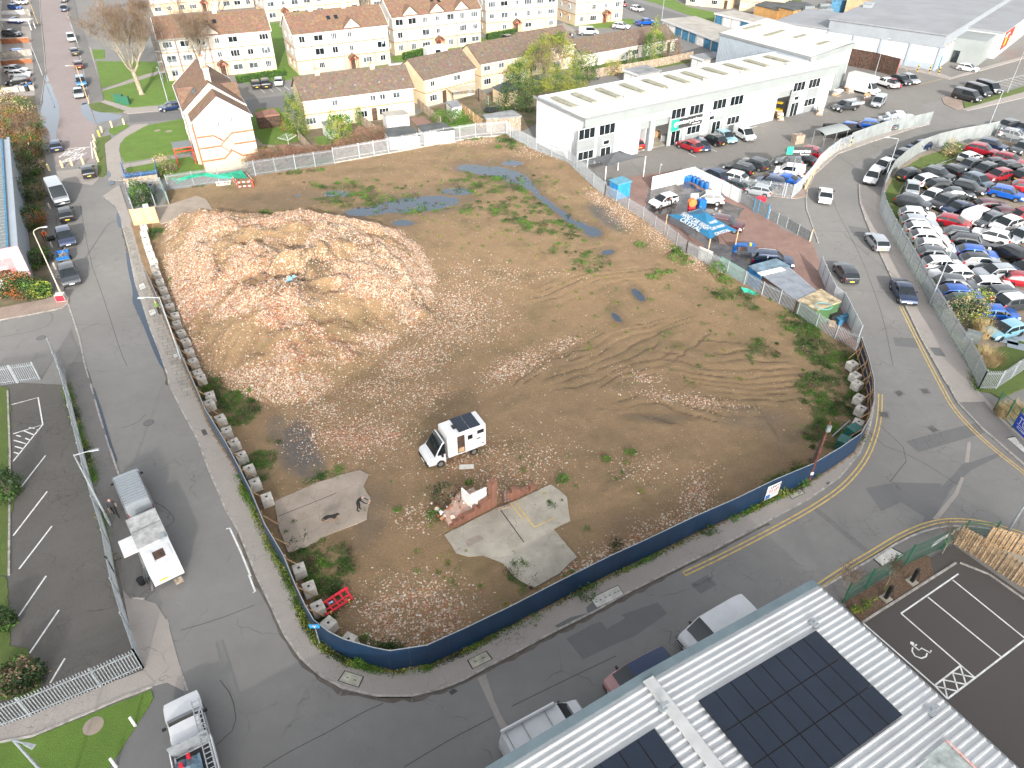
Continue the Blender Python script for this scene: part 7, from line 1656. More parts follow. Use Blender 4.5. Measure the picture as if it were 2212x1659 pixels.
MB().tube([(0,0,-.1),(0,0,6.3)],[.13,.09],10).bd('pole',mat('rusty_red_pole',(.13,.045,.03),.8,var=.35,scale=4,coord=W_),t,True);MB().box((.0,-.14,5.7),(.3,.18,.55)).bd('box',M['galv_dark'],t);MB().box((.0,-.13,1.1),(.22,.03,.3)).bd('notice',M['white'],t);MB().tube([(-.25,.12,-.05),(-.1,.05,4.6)],.07,6).bd('timber_stay',M['dark'],t)
b0=W(q('13',558,605));t=thing('cycle_sign','blue sign on a short white post at the hoarding corner','sign',(*b0,.1));MB().tube([(0,0,-.1),(0,0,2.1)],.035,8).bd('post',M['galv'],t);MB().box((0,-.05,2.1),(.62,.03,.36)).bd('sign_plate',flat('sky_blue_sign',(.03,.30,.60),.5),t);MB().box((0,-.07,2.1),(.66,.01,.40)).bd('sign_border',M['white'],t) if 0 else None;lettering('T',.24,(0,-.075,2.06),(1,0,0),(0,0,1),M['white'],t,bold=.04);MB().box((.0,-.075,2.21),(.16,.01,.04)).bd('red_bar',M['red'],t)
pls(WL('03',(-120,1360),(270,1215),(880,962),(1242,800)),2.1,'near silver palisade fence in front of the old car park')
pls(WL('03',(1242,800),(1130,480),(1040,180),(1000,0)),2.1,'silver palisade running up beside the camping trailer, near part')
pls(WL('03',(1000,0),)+WL('02',(960,1420),(870,1130),(790,850),(700,500),(625,190),(560,-60)),2.1,'silver palisade between the old car park and the left road, far part')
t=pls(WL('01',(570,1659),(480,1420)),2.1,'open silver palisade gate leaf at the car park entrance',name='palisade_gate',cat='gate')
pls(WL('01',(160,1655),(350,1625)),2.1,'silver palisade gate leaf beside the side road kerb',name='palisade_gate',cat='gate');pls(WL('01',(-140,1700),(150,1655)),2.1,'silver palisade fence at the left edge by the side road')
gm=M['galv_dark']
pls(WD((2112,843),(2099,812),(2079,775),(2051,732),(2029,692),(2006,655),(1976,600),(1949,552),(1924,510),(1904,469),(1899,448),(1902,425)),2.3,'grey fence of the car lot along the right hand pavement',spacing=.115,mt=M['galv'])
pfc(WD((1902,425),(1909,405),(1924,378),(1950,355),(1984,331),(2020,318),(2059,308),(2124,296),(2149,290)),2.2,'solid pale steel hoarding fence round the top of the car lot',mt=mat('pale_steel_sheet',(.30,.325,.325),.5,.2,var=.12,scale=.8,coord=W_),pm=M['galv_dark'],post=2.0,ph=.0,pw=.06)
pls(WD((2149,296),(2215,318),(2300,345)),2.2,'short palisade gate in front of the white estate car')
pls(WD((2112,843),(2150,842),(2212,800),(2300,735)),2.2,'silver palisade at the bottom corner of the car lot')
pfc(WL('30',(1395,1070),(1250,1105),(1080,1135),(980,1160),(860,1200),(700,1260)),2.1,'pale steel sheet fence with notices along the estate entrance',mt=mat('pale_steel_sheet',(.44,.47,.47)),pm=M['galv_dark'],ph=0,pw=.06)
pls(WL('30',(700,1270),(600,1310),(500,1385),(420,1460),(360,1550),(270,1659))+WL('31',(200,60),(120,45)),2.1,'curved silver palisade at the edge of the estate car park',spacing=.14)
pls(WL('30',(-260,1655),(0,1659+30))+WL('31',(140,48),),2.1,'silver palisade gate beside the silver hatchback')
for k in range(14):
 P=chaikin(WL('30',(660,1275),(560,1330),(470,1405),(400,1490),(350,1570),(318,1640)),2);i=int(k*(len(P)-1)/13);p=P[i]
 o=MB().box((0,0,.38),(.28,.28,.76)).bd('kerb_bollard',M['pallet']);o.location=(p[0],p[1],0);tag(o,'stubby buff bollard, number %d from the striped post down the estate fence curve'%(k+1),'bollard','buff bollards outside the curved estate fence')
p=W(q('30',705,1255));t=thing('striped_post','fat black and yellow post at the top of the estate fence curve','post',(*p,0))
for k in range(4): MB().tube([(0,0,k*.35),(0,0,k*.35+.35)],.22,10).bd('band',M['black'] if k%2 else mat('hazard_yellow',(.6,.4,.05),.6),t)
P=WL('C',(-60,430),(590,272));pfc(P,1.9,'tall white wall along the back of the car wash',mt=M['white'],pm=M['white'],ph=.02,post=3,th=.15,name='white_wall',cat='wall')
pfc(WL('C',(590,272),(845,400),(1040,490),(1310,635)),1.9,'white boarded fence on the right side of the car wash',mt=M['white'],pm=M['galv'],ph=.1,post=2.2)
pls(WL('C',(1330,640),(1540,775)),1.9,'short silver palisade right of the white car wash fence')
pfc(WL('C',(1540,775),(1610,810),(1760,885)),1.9,'grey mesh gate frame with blue posts at the car wash entrance',mt=M['galv_dark'],pm=mat('blue_post',(.03,.22,.45),.5),name='mesh_gate',cat='gate',th=.02)
t=pfc(WL('31',(0,235),(155,310),(355,430)),1.3,'low dark mesh gate standing open by the road at the car wash',mt=M['galv_dark'],pm=M['galv'],name='mesh_gate',cat='gate',th=.015,ph=.1)
MB().box((0,0,.8),(.16,.16,1.6)).bd('stub',M['pallet']).location=(*W(q('31',360,425)),0);bpy.data.objects['stub'].name='yellow_gate_post';tag(bpy.data.objects['yellow_gate_post'],'yellow post at the road end of the low mesh gate','post')
pfc(WL('G',(1290,520),(1400,780),(1500,990),(1640,1100),(1900,1620)),1.9,'white panel fence leaning round the point of the car wash yard',mt=mat('pale_board',(.62,.64,.66),.5,var=.1,scale=1,coord=W_),pm=M['galv'],post=2.4,ph=.05)
def canopy(label,corners,ph,topz,m,pm,name,pole_base=None,sag=.5,text=None):
 """four-corner fabric canopy, corners = pixel positions of the pole heads at height ph"""
 C=[Vr((*W(q(*c),ph),ph)) for c in corners];ce=sum(C,Vr((0,0,0)))/4;o=ce.copy();t=thing(name,label,'canopy',(ce.x,ce.y,0));ap=Vr((0,0,topz));L=[Vr((c.x-ce.x,c.y-ce.y,ph)) for c in C]
 mb=MB();n=10;vs={}
 for k in range(4):
  a,b=L[k],L[(k+1)%4];g=[]
  for i in range(n+1):
   row=[]
   for j in range(n+1):
    u=j/n;r=i/n;e=a.lerp(b,u);inn=Vr((0,0,ph)).lerp(e,1-.16*math.sin(math.pi*u)*1.0);p=ap.lerp(inn,r);p.z=ph+(topz-ph)*(1-r)**1.25+0*u;row.append(p)
   g.append(row)
  for i in range(n):
   for j in range(n): mb.add([g[i][j],g[i+1][j],g[i+1][j+1],g[i][j+1]],[(0,1,2,3)],k)
 cv=mb.bd('fabric',m if isinstance(m,list) else [m]*4,t,True,ang=60)
 for k in range(4): MB().tube([(L[k].x,L[k].y,-.1),(L[k].x,L[k].y,ph+.05)],.07,8).bd('pole',pm,t)
 return t,L,cv
mbl=mat('blue_canopy',(.015,.14,.27),.6,var=.08,scale=1,coord=W_)
t,L,cv=canopy('blue four sided canopy lettered HAND CAR WASH CRYSTAL on pale poles',[('C',190,822),('C',870,1215),('C',1312,1075),('C',720,702)],2.7,3.9,mbl,M['pallet'],'car_wash_canopy')
def faceletter(rows,a,b,ap,par,hs,rs,ws):
 up=(ap-(a+b)/2).normalized();R_=(b-a).normalized();up=(up-R_*up.dot(R_)).normalized();nrm=R_.cross(up);
 for s,h,r,w_ in zip(rows,hs,rs,ws):
  e=(a+b)/2;pos=e.lerp(ap,r);z=a.z+(ap.z-a.z)*(r)**1.25;pos.z=z;lettering(s,h,pos+nrm*.10,R_,up,M['white'],par,bold=.012,width=w_)
ap=Vr((0,0,3.9));a_,b_=L[0],L[1]
wdt=(b_-a_).length
faceletter(['HAND CAR WASH','CRYSTAL'],a_,b_,ap,cv,(.70,.62),(.44,.17),(wdt*.60,wdt*.46))
wdt=(L[2]-L[1]).length;faceletter(['HAND','CAR WASH','CRYSTAL'],L[1],L[2],ap,cv,(.46,.46,.46),(.60,.37,.13),(wdt*.26,wdt*.48,wdt*.52))
faceletter(['HAND CAR WASH'],L[3],L[0],ap,cv,(.45,),(.3,),((L[3]-L[0]).length*.5,))
t,L,cv=canopy('charcoal shade sail on white posts beside the trade warehouse',[('20',655,1375),('20',815,1440),('20',1155,1352),('20',930,1300)],3.0,3.9,mat('charcoal_sail',(.085,.09,.095),.8,var=.08,scale=1,coord=W_),M['white'],'shade_sail')
t=thing('cycle_shelter','curved pale roofed shelter next to the black skip','shelter',(*W(q('30',520,1235)),0));a=v2(W(q('30',375,1245)));b=v2(W(q('30',640,1180)));an_=math.atan2((b-a).y,(b-a).x);t.rotation_euler=(0,0,an_)
mb=MB();n=10
for k in range(n):
 y0,y1=-1.3+2.6*k/n,-1.3+2.6*(k+1)/n;f_=lambda y:2.45-.28*(y/1.3)**2+.08*y;mb.quad((-2.9,y0,f_(y0)),(2.9,y0,f_(y0)),(2.9,y1,f_(y1)),(-2.9,y1,f_(y1)))
mb.bd('curved_roof',M['fascia'],t,True)
for x in(-2.6,0,2.6):
 for y in(-1.1,1.1): MB().box((x,y,1.15),(.07,.07,2.3)).bd('post',M['galv'],t)
p=W(q('30',640,1120),1.0);t=thing('black_skip','long black open topped skip beside the curved shelter','skip',(*p,0),an_-.55);mb=MB()
mb.box((0,-1.2,.8),(5.6,.1,1.6));mb.box((0,1.2,.8),(5.6,.1,1.6));mb.box((-2.8,0,.8),(.1,2.3,1.6));mb.box((2.8,0,.8),(.1,2.3,1.6));mb.box((0,0,.15),(5.5,2.3,.1))
for k in range(10):
 for s in(-1,1): mb.box((-2.6+k*.57,s*1.28,.8),(.1,.06,1.5))
mb.bd('skip_body',M['dark'],t)
p=W(q('30',185,1580));t=thing('totem_sign','dark car hire sign with a green square on a tall post','sign',(*p,0),.0);MB().tube([(0,0,-.1),(0,0,4.3)],.09,8).bd('post',M['galv_dark'],t);MB().box((.25,-.12,4.6),(3.6,.12,1.25)).bd('sign_board',flat('sign_charcoal',(.035,.035,.038),.6),t);MB().box((-1.1,-.19,4.75),(.9,.03,1.1)).bd('green_square',flat('sign_green',(.02,.42,.24),.5),t);lettering('enterprise',.55,(.3,-.20,4.6),(1,0,0),(0,0,1),M['white'],t,bold=.03,width=3.0);lettering('rent-a-car',.2,(1.1,-.20,4.2),(1,0,0),(0,0,1),M['white'],t,bold=.02)
p=W(q('30',250,1235));boxthing('brown_crate','brown crate stack by the estate car park','crate',p,(1.6,1.2,1.4),.3,M['oldwood'])
p=W(q('20',930,1640),.9);t=thing('wash_kiosk','small blue kiosk with a striped blue roof by the palisade','kiosk',(*p,0),ang);MB().box((0,0,1.05),(2.2,1.8,2.1)).bd('cabin',mat('kiosk_blue',(.03,.25,.55),.5,var=.15,scale=2),t);r=MB();r.box((0,0,2.2),(2.5,2.1,.1))
for k in range(6): r.box((-1.0+k*.4,0,2.27),(.14,2.1,.05))
r.bd('roof',mat('faded_blue_roof',(.12,.32,.42),.5,var=.2,scale=3),t)
for k,(u,v) in enumerate([(455,300),(490,295),(515,298),(555,295),(608,320),(665,345),(735,390),(800,415)]):
 p=W(q('C',u,v));t=thing('blue_drum','blue plastic drum, %s from the white tank along the car wash wall'%['first','second','third','fourth','fifth','sixth','seventh','eighth'][k],'drum',(*p,.02),0,'blue drums along the car wash wall');MB().tube([(0,0,0),(0,0,.1),(0,0,.45),(0,0,.85),(0,0,.92)],[.26,.29,.30,.29,.25],12).bd('drum_body',M['blue'],t,True);MB().tube([(0,0,.92),(0,0,.95)],.23,12).bd('lid',mat('dark_blue',(.01,.06,.2),.5),t)
p=W(q('C',360,340));t=thing('ibc_tank','white caged water tank beside the blue drums','tank',(*p,.02),ang);MB().box((0,0,.62),(1.1,1.0,1.0)).bd('bottle',M['offwhite'],t)
mb=MB()
for k in range(6): 
 for y in(-.53,.53): mb.box((-.5+k*.2,y,.62),(.03,.03,1.1))
for z in(.2,.6,1.0,1.17): 
 for y in(-.53,.53): mb.box((0,y,z),(1.15,.03,.03))
mb.box((0,0,.06),(1.15,1.05,.1));mb.bd('cage',M['galv'],t)
p=W(q('C',1255,1400));t=thing('blue_drum','blue drum at the foot of the right canopy pole','drum',(*p,.02));MB().tube([(0,0,0),(0,0,.45),(0,0,.92)],[.28,.31,.28],12).bd('drum_body',M['blue'],t,True)
p=W(q('C',1400,1390));t=thing('wash_table','blue topped work table with buckets next to the dark off-roader','table',(*p,.02),.1);MB().box((0,0,.8),(2.4,.9,.08)).bd('table_top',M['blue'],t)
for x in(-1.1,1.1):
 for y in(-.35,.35): MB().box((x,y,.4),(.06,.06,.76)).bd('leg',M['galv_dark'],t)
p=W(q('C',1500,1310),.9);o=MB().tube([(0,0,0),(0,0,.35)],[.13,.17],12).bd('yellow_bucket',mat('bucket_yellow',(.7,.55,.03),.5));o.location=(*p,.86);tag(o,'yellow bucket standing on the blue wash table','bucket')
p=W(q('C',700,720));t=thing('jet_washer','orange hose reel and blue washing machine behind the canopy','washer',(*p,.02),.2);MB().tube([(-1.2,-.3,.9),(-1.2,.3,.9)],.55,14).bd('hose_reel',flat('hose_orange',(.75,.2,.05),.6),t);MB().box((.2,0,.6),(1.0,.8,1.2)).bd('machine',M['blue'],t);MB().box((-1.2,0,.4),(.9,.5,.7)).bd('reel_frame',M['red'],t)
p=W(q('C',1640,680));boxthing('red_bin','red wheeled bin behind the palisade by the wash entrance','bin',p,(1.2,.8,1.2),.3,M['red'],.0)
def lean(label,name,pts,h,wm,rm,rh=.12,cat='shed',ribs=0,slope_=0):
 P=[v2(W(q('G',u,v),h)) for u,v in pts];o=P[0];t=thing(name,label,cat,(o.x,o.y,0));mb=MB();mb.prism([tuple(p-o) for p in P],-.05,h-.02)
 mb.bd('wall',wm,t);c=sum(P,Vr((0,0)))/4;mb=MB();mb.prism([tuple(c+(p-c)*1.05-o) for p in P],h,h+rh)
 if ribs:
  for k in range(ribs): a=(P[0].lerp(P[3],(k+.5)/ribs)-o);b=(P[1].lerp(P[2],(k+.5)/ribs)-o);mb.slab(a,b,h+rh,h+rh+.04,.07)
 mb.bd('roof',rm,t);return t
lean('blue walled hut with a patchy grey blue roof behind the grey tin shed','blue_hut',[(200,440),(395,575),(825,440),(620,330)],1.95,mat('hut_blue',(.03,.16,.38),.5,var=.2,scale=2),mat('blue_grey_felt',(.16,.24,.30),.7,var=.3,scale=1,coord=W_))
lean('long grey corrugated tin shed roof between hut and green container','tin_shed',[(405,578),(975,990),(1290,870),(825,468)],1.9,M['darkwood'],mat('grey_tin',(.34,.37,.41),.45,.3,var=.12,scale=1,coord=W_),ribs=22)
lean('green shipping container with a rust stained pale top','green_container',[(985,975),(1270,1130),(1640,1000),(1330,810)],2.0,mat('container_green',(.07,.15,.06),.6,var=.12,scale=1,coord=W_),mat('stained_container_top',(.42,.34,.22),.85,var=.35,scale=1.5,coord=W_),cat='container')
p=W(q('G',1390,1010),2.6);mb=MB();
for r_ in(.62,.72): mb.tube([(r_*math.cos(2*math.pi*k/20)*1.2,r_*math.sin(2*math.pi*k/20),.02*r_) for k in range(21)],.02,5)
o=mb.bd('hose_coil',mat('teal_hose',(.15,.42,.45),.5));o.location=(*p,2.2);tag(o,'teal hose coiled on top of the green container','hose')
p=W(q('G',560,470),2.5);boxthing('window_frame','old white window frame lying on the blue hut roof','window frame',p,(3.2,.7,.1),.40,M['white'],2.1)
R=random.Random(5)
for k,(u,v) in enumerate([(1350,1210),(1440,1280),(1530,1290),(1600,1330),(1500,1370),(1680,1300)]):
 p=W(q('G',u,v));boxthing('scrap_panel',['grey scrap box by the green container corner','pale scrap sheet behind the palisade tip','dark car bumper in the scrap corner','blue scrap panel in the narrow yard tip','yellow timber in the scrap corner','blue pipe bundle against the white panel fence'][k],'scrap',p,(R.uniform(.6,1.4),R.uniform(.4,.8),R.uniform(.3,.9)),R.uniform(0,3),[M['galv_dark'],M['offwhite'],M['dark'],mat('scrap_blue',(.05,.2,.35),.6),M['pallet'],M['gblue']][k])
def slatfence(pts,label,h=1.9):
 o=v2(pts[0]);t=thing('slatted_timber_fence',label,'fence',(o.x,o.y,0));L=[v2(p)-o for p in pts]
 for i in range(len(L)-1):
  a,b=L[i],L[i+1];d=b-a;n=int(d.length/.15);sl_=MB()
  for k in range(n): sl_.slab(a+d*(k+.15)/n,a+d*(k+.85)/n,.05,h+random.uniform(-.015,.015),.025,off=.03*(1 if k%2 else -1))
  sl_.bd('slats',M['pallet'],t);r=MB()
  for z in(.4,1.0,1.6): r.slab(a,b,z,z+.08,.05)
  r.bd('rails',M['oldwood'],t)
  for k in range(int(d.length/1.8)+1): p=a+d*min(1,k*1.8/d.length);MB().box((p.x,p.y,h/2),(.1,.1,h+.1)).bd('post',M['oldwood'],t)
slatfence(WL('32',(1600,1390),(1900,1395)),'pale slatted timber fence, short front run by the green fence') if 0 else None
slatfence(WL('32',(1605,1385),(1750,1470),(2100,1700),(2400,1880)),'pale slatted timber fence along the edge of the new car park')
slatfence(WL('32',(1850,1390),(2212,1490),(2500,1600)),'second slatted timber fence behind the first, along the corner')
area('concrete_apron',WL('32',(1870,1400),(2300,1480),(2400,1800),(2212,1659),(2000,1500)),0,M['concrete2'],.06)
area('car_park',WD((1864,1312+20),(1925,1260),(2060,1180),(2400,1420),(2400,1900),(1700,1900),(1700,1500)),-.02,M['tarmac_new'],.105)
area('planting_bed',WL('33',(650,240),(1060,0),(1330,-170),(1390,-160),(1430,0),(800,400)),0,M['mulch'],.13)
kerb(WL('33',(800,405),(1430,5),(1610,-110))[::-1],h=.17,side=1);kerb(WL('33',(1650,-100),(1900,0),(2212,220),(2500,440)),h=.17)
def pw2(f,pts,w=.10,z=.112): strip('painted_line',WL(f,*pts),w,z,M['white_line'])
pw2('33',[(1145,332),(1640,-10)]);pw2('33',[(1145,332),(1780,885)]);pw2('33',[(1375,190),(2005,705)]);pw2('33',[(1590,42),(2212,545),(2300,620)]);pw2('33',[(1545,1070),(2212,560),(2500,340)]);pw2('33',[(820,418),(1440,960),(1545,1070)]);pw2('33',[(1440,950),(1655,785)])
for a_,b_ in (((1440,960),(1640,1005)),((1510,905),(1705,945)),((1590,845),(1780,885)),((1510,905),(1545,1070)),((1590,845),(1640,1005)),((1655,785),(1705,945))): pw2('33',[a_,b_],.09,.1125)
def W2(u,v): return W(q('33',u,v))
strip('wheelchair_marking',[W2(1225,590),W2(1300,650),W2(1322,632),W2(1395,672),W2(1405,650)],.09,.114,M['white_line'])
strip('wheelchair_marking',[W2(1245,625),W2(1240,660),W2(1265,700),W2(1320,720),W2(1360,705),W2(1370,675)],.09,.1145,M['white_line']);strip('wheelchair_marking',[W2(1265,612),W2(1280,600)],.09,.1148,M['white_line']);disc(W2(1240,590),.12,.115,M['white_line'],'wheelchair_marking')
def meshfence(pts,label,h=2.0):
 o=v2(pts[0]);t=thing('green_mesh_fence',label,'fence',(o.x,o.y,0));L=[v2(p)-o for p in pts];P=polypts(L,2.5)
 for a,b in zip(P[:-1],P[1:]):
  d=b-a;mb=MB();n=int(d.length/.10)
  for k in range(n+1): p=a+d*k/n;mb.box((p.x,p.y,h/2+.1),(.012,.012,h),math.atan2(d.y,d.x))
  for z in(.15,.7,1.3,h): mb.slab(a,b,z,z+.03,.03)
  mb.bd('mesh_panel',M['green'],t)
 for p in P: MB().box((p.x,p.y,h/2+.1),(.08,.08,h+.25)).bd('post',M['green'],t)
meshfence(WL('33',(640,240),(1030,0),(1180,-90),(1500,-230),(1640,-300),(1900,-290)),'green mesh fence on the pavement edge of the new car park')
meshfence(WL('K',(1400,790),(1700,1020),(1890,1250),(2212,1530)),'green mesh fence beside the blue to let board');
a=v2(W(q('32',1410,1410),.7));b=v2(W(q('32',1650,1260),.7));mb=MB();mb.slab(a,b,.7,1.15,.03);tag(mb.bd('white_banner',M['white']),'long white banner fixed on the green mesh fence','banner')
A3=Vr((*W(q('K',1950,1190),.5),.5));B3=Vr((*W(q('K',2212,1470),.5),.5));d=(B3-A3).normalized();t=thing('to_let_board','blue board reading TO LET on the green mesh fence, cut by the frame','sign',tuple(A3),math.atan2(d.y,d.x));MB().box((2.0,-.08,.75),(4.0,.04,1.5)).bd('board',flat('royal_blue',(.01,.05,.42),.5),t);lettering('TO LET',.62,(1.45,-.11,.95),(1,0,0),(0,0,1),M['white'],t,bold=.0,width=2.5);MB().box((1.6,-.11,.56),(2.8,.01,.03)).bd('rule_line',M['white'],t);lettering('01268 100 774',.24,(1.5,-.11,.32),(1,0,0),(0,0,1),M['white'],t,bold=.02,width=2.3)
for k,(u,v) in enumerate([(1010,185),(1235,40)]):
 p=W(q('33',u,v+20));t=thing('charging_post','black charging post on a pale base, %s of two in the bark bed'%['nearer','farther'][k],'charging post',(*p,.13),.5);MB().box((0,0,.04),(.6,.6,.08)).bd('base',M['concrete2'],t);MB().box((0,0,.7),(.22,.22,1.25)).bd('post_body',M['black'],t);MB().tube([(.11,-.12,1.0),(.35,-.2,.3),(.3,-.15,.1)],.02,5).bd('cable',M['black'],t)
lamp(W(T(0,1,530,885)),7.3,(1,.35),.9,'tall brown stemmed street lamp beside the red sand bin, bent arm',pole=mat('tan_lamp_post',(.42,.38,.30),.6,var=.15,scale=2,coord=W_),bend=True)
lamp(W(T(0,1,1565,1445)),6.9,(-1,-.1),1.3,'silver street lamp standing against the left hoarding',pole=M['galv'])
lamp(W(T(0,2,957,1222)),7.1,(1,.35),1.0,'silver street lamp by the old car park palisade and the trailer')
b0=v2(W(q('03',110,1412),6.6));lamp((b0.x,b0.y),6.6,(1,-.3),.75,'grey street lamp head close to the camera over the bottom left grass',r=.09,head=(.55,.26,.10))
lamp(W(T(0,0,370,655)),6.2,(.3,-1),.05,'white lamp post on the left pavement of the far road',name='street_lamp');lamp(W(T(0,0,770,895)),6.6,(-1,-.1),1.2,'tan lamp post by the flooded junction',pole=M['pallet'])
lamp(W(T(0,0,1450,875)),6.0,(0,-1),.05,'white lamp post on the lawn left of the patterned gable');lamp(W(T(0,0,670,375)),6.2,(0,-1),.05,'white lamp post right of the white and red van');lamp(W(T(0,0,328,210)),5.5,(0,-1),.05,'tan post on the far left pavement',pole=M['pallet'],name='lamp_post')
lamp(W(T(3,0,990,1612)),6.8,(-1,.3),1.2,'silver street lamp beside the two white parked cars');lamp(W(T(3,0,1872,1178)),7.3,(-1,.2),.9,'silver street lamp at the solid fence of the car lot');lamp(W(T(3,1,1388,985)),7.1,(0,1),.05,'silver lamp post standing in the fence line right of the dark saloon');lamp(W(T(3,2,2075,1266)),6.5,(1,.4),1.0,'silver lamp at the right edge on the junction pavement')
lamp(W(T(3,0,920,655)),7,(1,.3),.7,'thin lamp by the brown screen wall',r=.06);lamp(W(T(3,0,2065,805)),8,(1,.3),.5,'thin lamp with a blue sign by the dark vans',r=.06);lamp(W(T(2,0,1295,160)),8,(0,-1),.05,'white lamp post at the garage road corner');lamp(W(T(1,0,1778,495)),7,(0,-1),.05,'white lamp post behind the second cream terrace');lamp(W(T(2,0,1262,1590)),3.0,(0,-1),.05,'slim grey lamp post on the car wash wall',r=.05)
pfc(WL('30',(655,560),(870,600),(1100,660)),3.4,'high dark brown timber screen wall behind the luton van',mt=M['darkwood'],pm=M['redpaint'],post=3.2,ph=.1,th=.12,name='timber_screen',cat='fence')
for k,(u,v) in enumerate([(405,1425),(520,1395),(603,1380),(700,1365)]): 
 b0=v2(W(q('00',u+22,v+52)));o=MB().tube([(0,0,-.1),(0,0,1.0),(0,0,1.08)],[.17,.15,.05],8).bd('cream_bollard',flat('cream_bollard',(.68,.56,.30),.8));o.location=(b0.x,b0.y,0);tag(o,'cream bollard across the road, %s from the left'%['first','second','third','fourth'][k],'bollard','cream bollards closing the left road')
for k,(u,v) in enumerate([(1075,1078),(970,1100),(885,1145),(862,1180),(820,1215),(823,1270),(830,1335),(852,1400)]):
 b0=W(q('00',u,v));o=MB().tube([(0,0,-.1),(0,0,.95),(0,0,1.02)],[.15,.13,.05],8).bd('cream_bollard',flat('yellow_bollard',(.7,.5,.05),.6) if k==3 else flat('cream_bollard',(.68,.56,.30),.8));o.location=(b0[0],b0[1],.05);tag(o,'bright yellow bollard among the cream ones' if k==3 else 'cream verge bollard, number %d going down from the flooded side road'%(k+1),'bollard','verge bollards by the lawn path')
for k,(u,v) in enumerate([(437,150),(458,490),(485,670)]): 
 b0=W(q('01',u,v));o=MB().tube([(0,0,-.1),(0,0,.8),(0,0,.86)],[.13,.12,.04],8).bd('concrete_bollard',M['gravelboard']);o.location=(b0[0],b0[1],.05);tag(o,'mossy concrete bollard on the left footpath, %s from the top'%['first','second','third'][k],'bollard','mossy bollards on the left footpath')
for k,(f,u,v) in enumerate([('03',1110,1235),('03',945,1590)]):
 b0=W(q(f,u+60,v+60));o=MB().tube([(0,0,-.1),(0,0,.9),(0,0,.95)],[.09,.08,.03],8).bd('white_post',M['white']);o.location=(b0[0],b0[1],.05);tag(o,'white marker post on the near grass, %s one'%['upper','lower'][k],'post','white posts on the near grass')
for k,(u,v) in enumerate([(1300,600),(1402,610),(1482,625)]):
 b0=W(q('30',u-12,v+20));t=thing('striped_bollard','yellow and black bollard at the supermarket, %s from the left'%['first','second','third'][k],'bollard',(b0[0],b0[1],0),0,'striped bollards by the supermarket')
 for j in range(5): MB().tube([(0,0,j*.3),(0,0,j*.3+.3)],.13,8).bd('band',M['black'] if j%2 else mat('hazard_yellow',(.6,.4,.05),.6),t)
p=W(q('01',540,940));t=thing('sand_bin','red faced plinth box at the foot of the brown lamp','box',(*p,.09),.2);MB().box((0,0,.4),(.9,.7,.8)).bd('box',M['block'],t);MB().box((0,-.36,.4),(.84,.03,.7)).bd('red_face',M['red'],t)
def C(k,c,f,r0,r1,f0,f1,lab,**kw): return car(k,c,q(f,r0,r1),q(f,f0,f1),lab,**kw)
g='cars parked in the dealer lot'
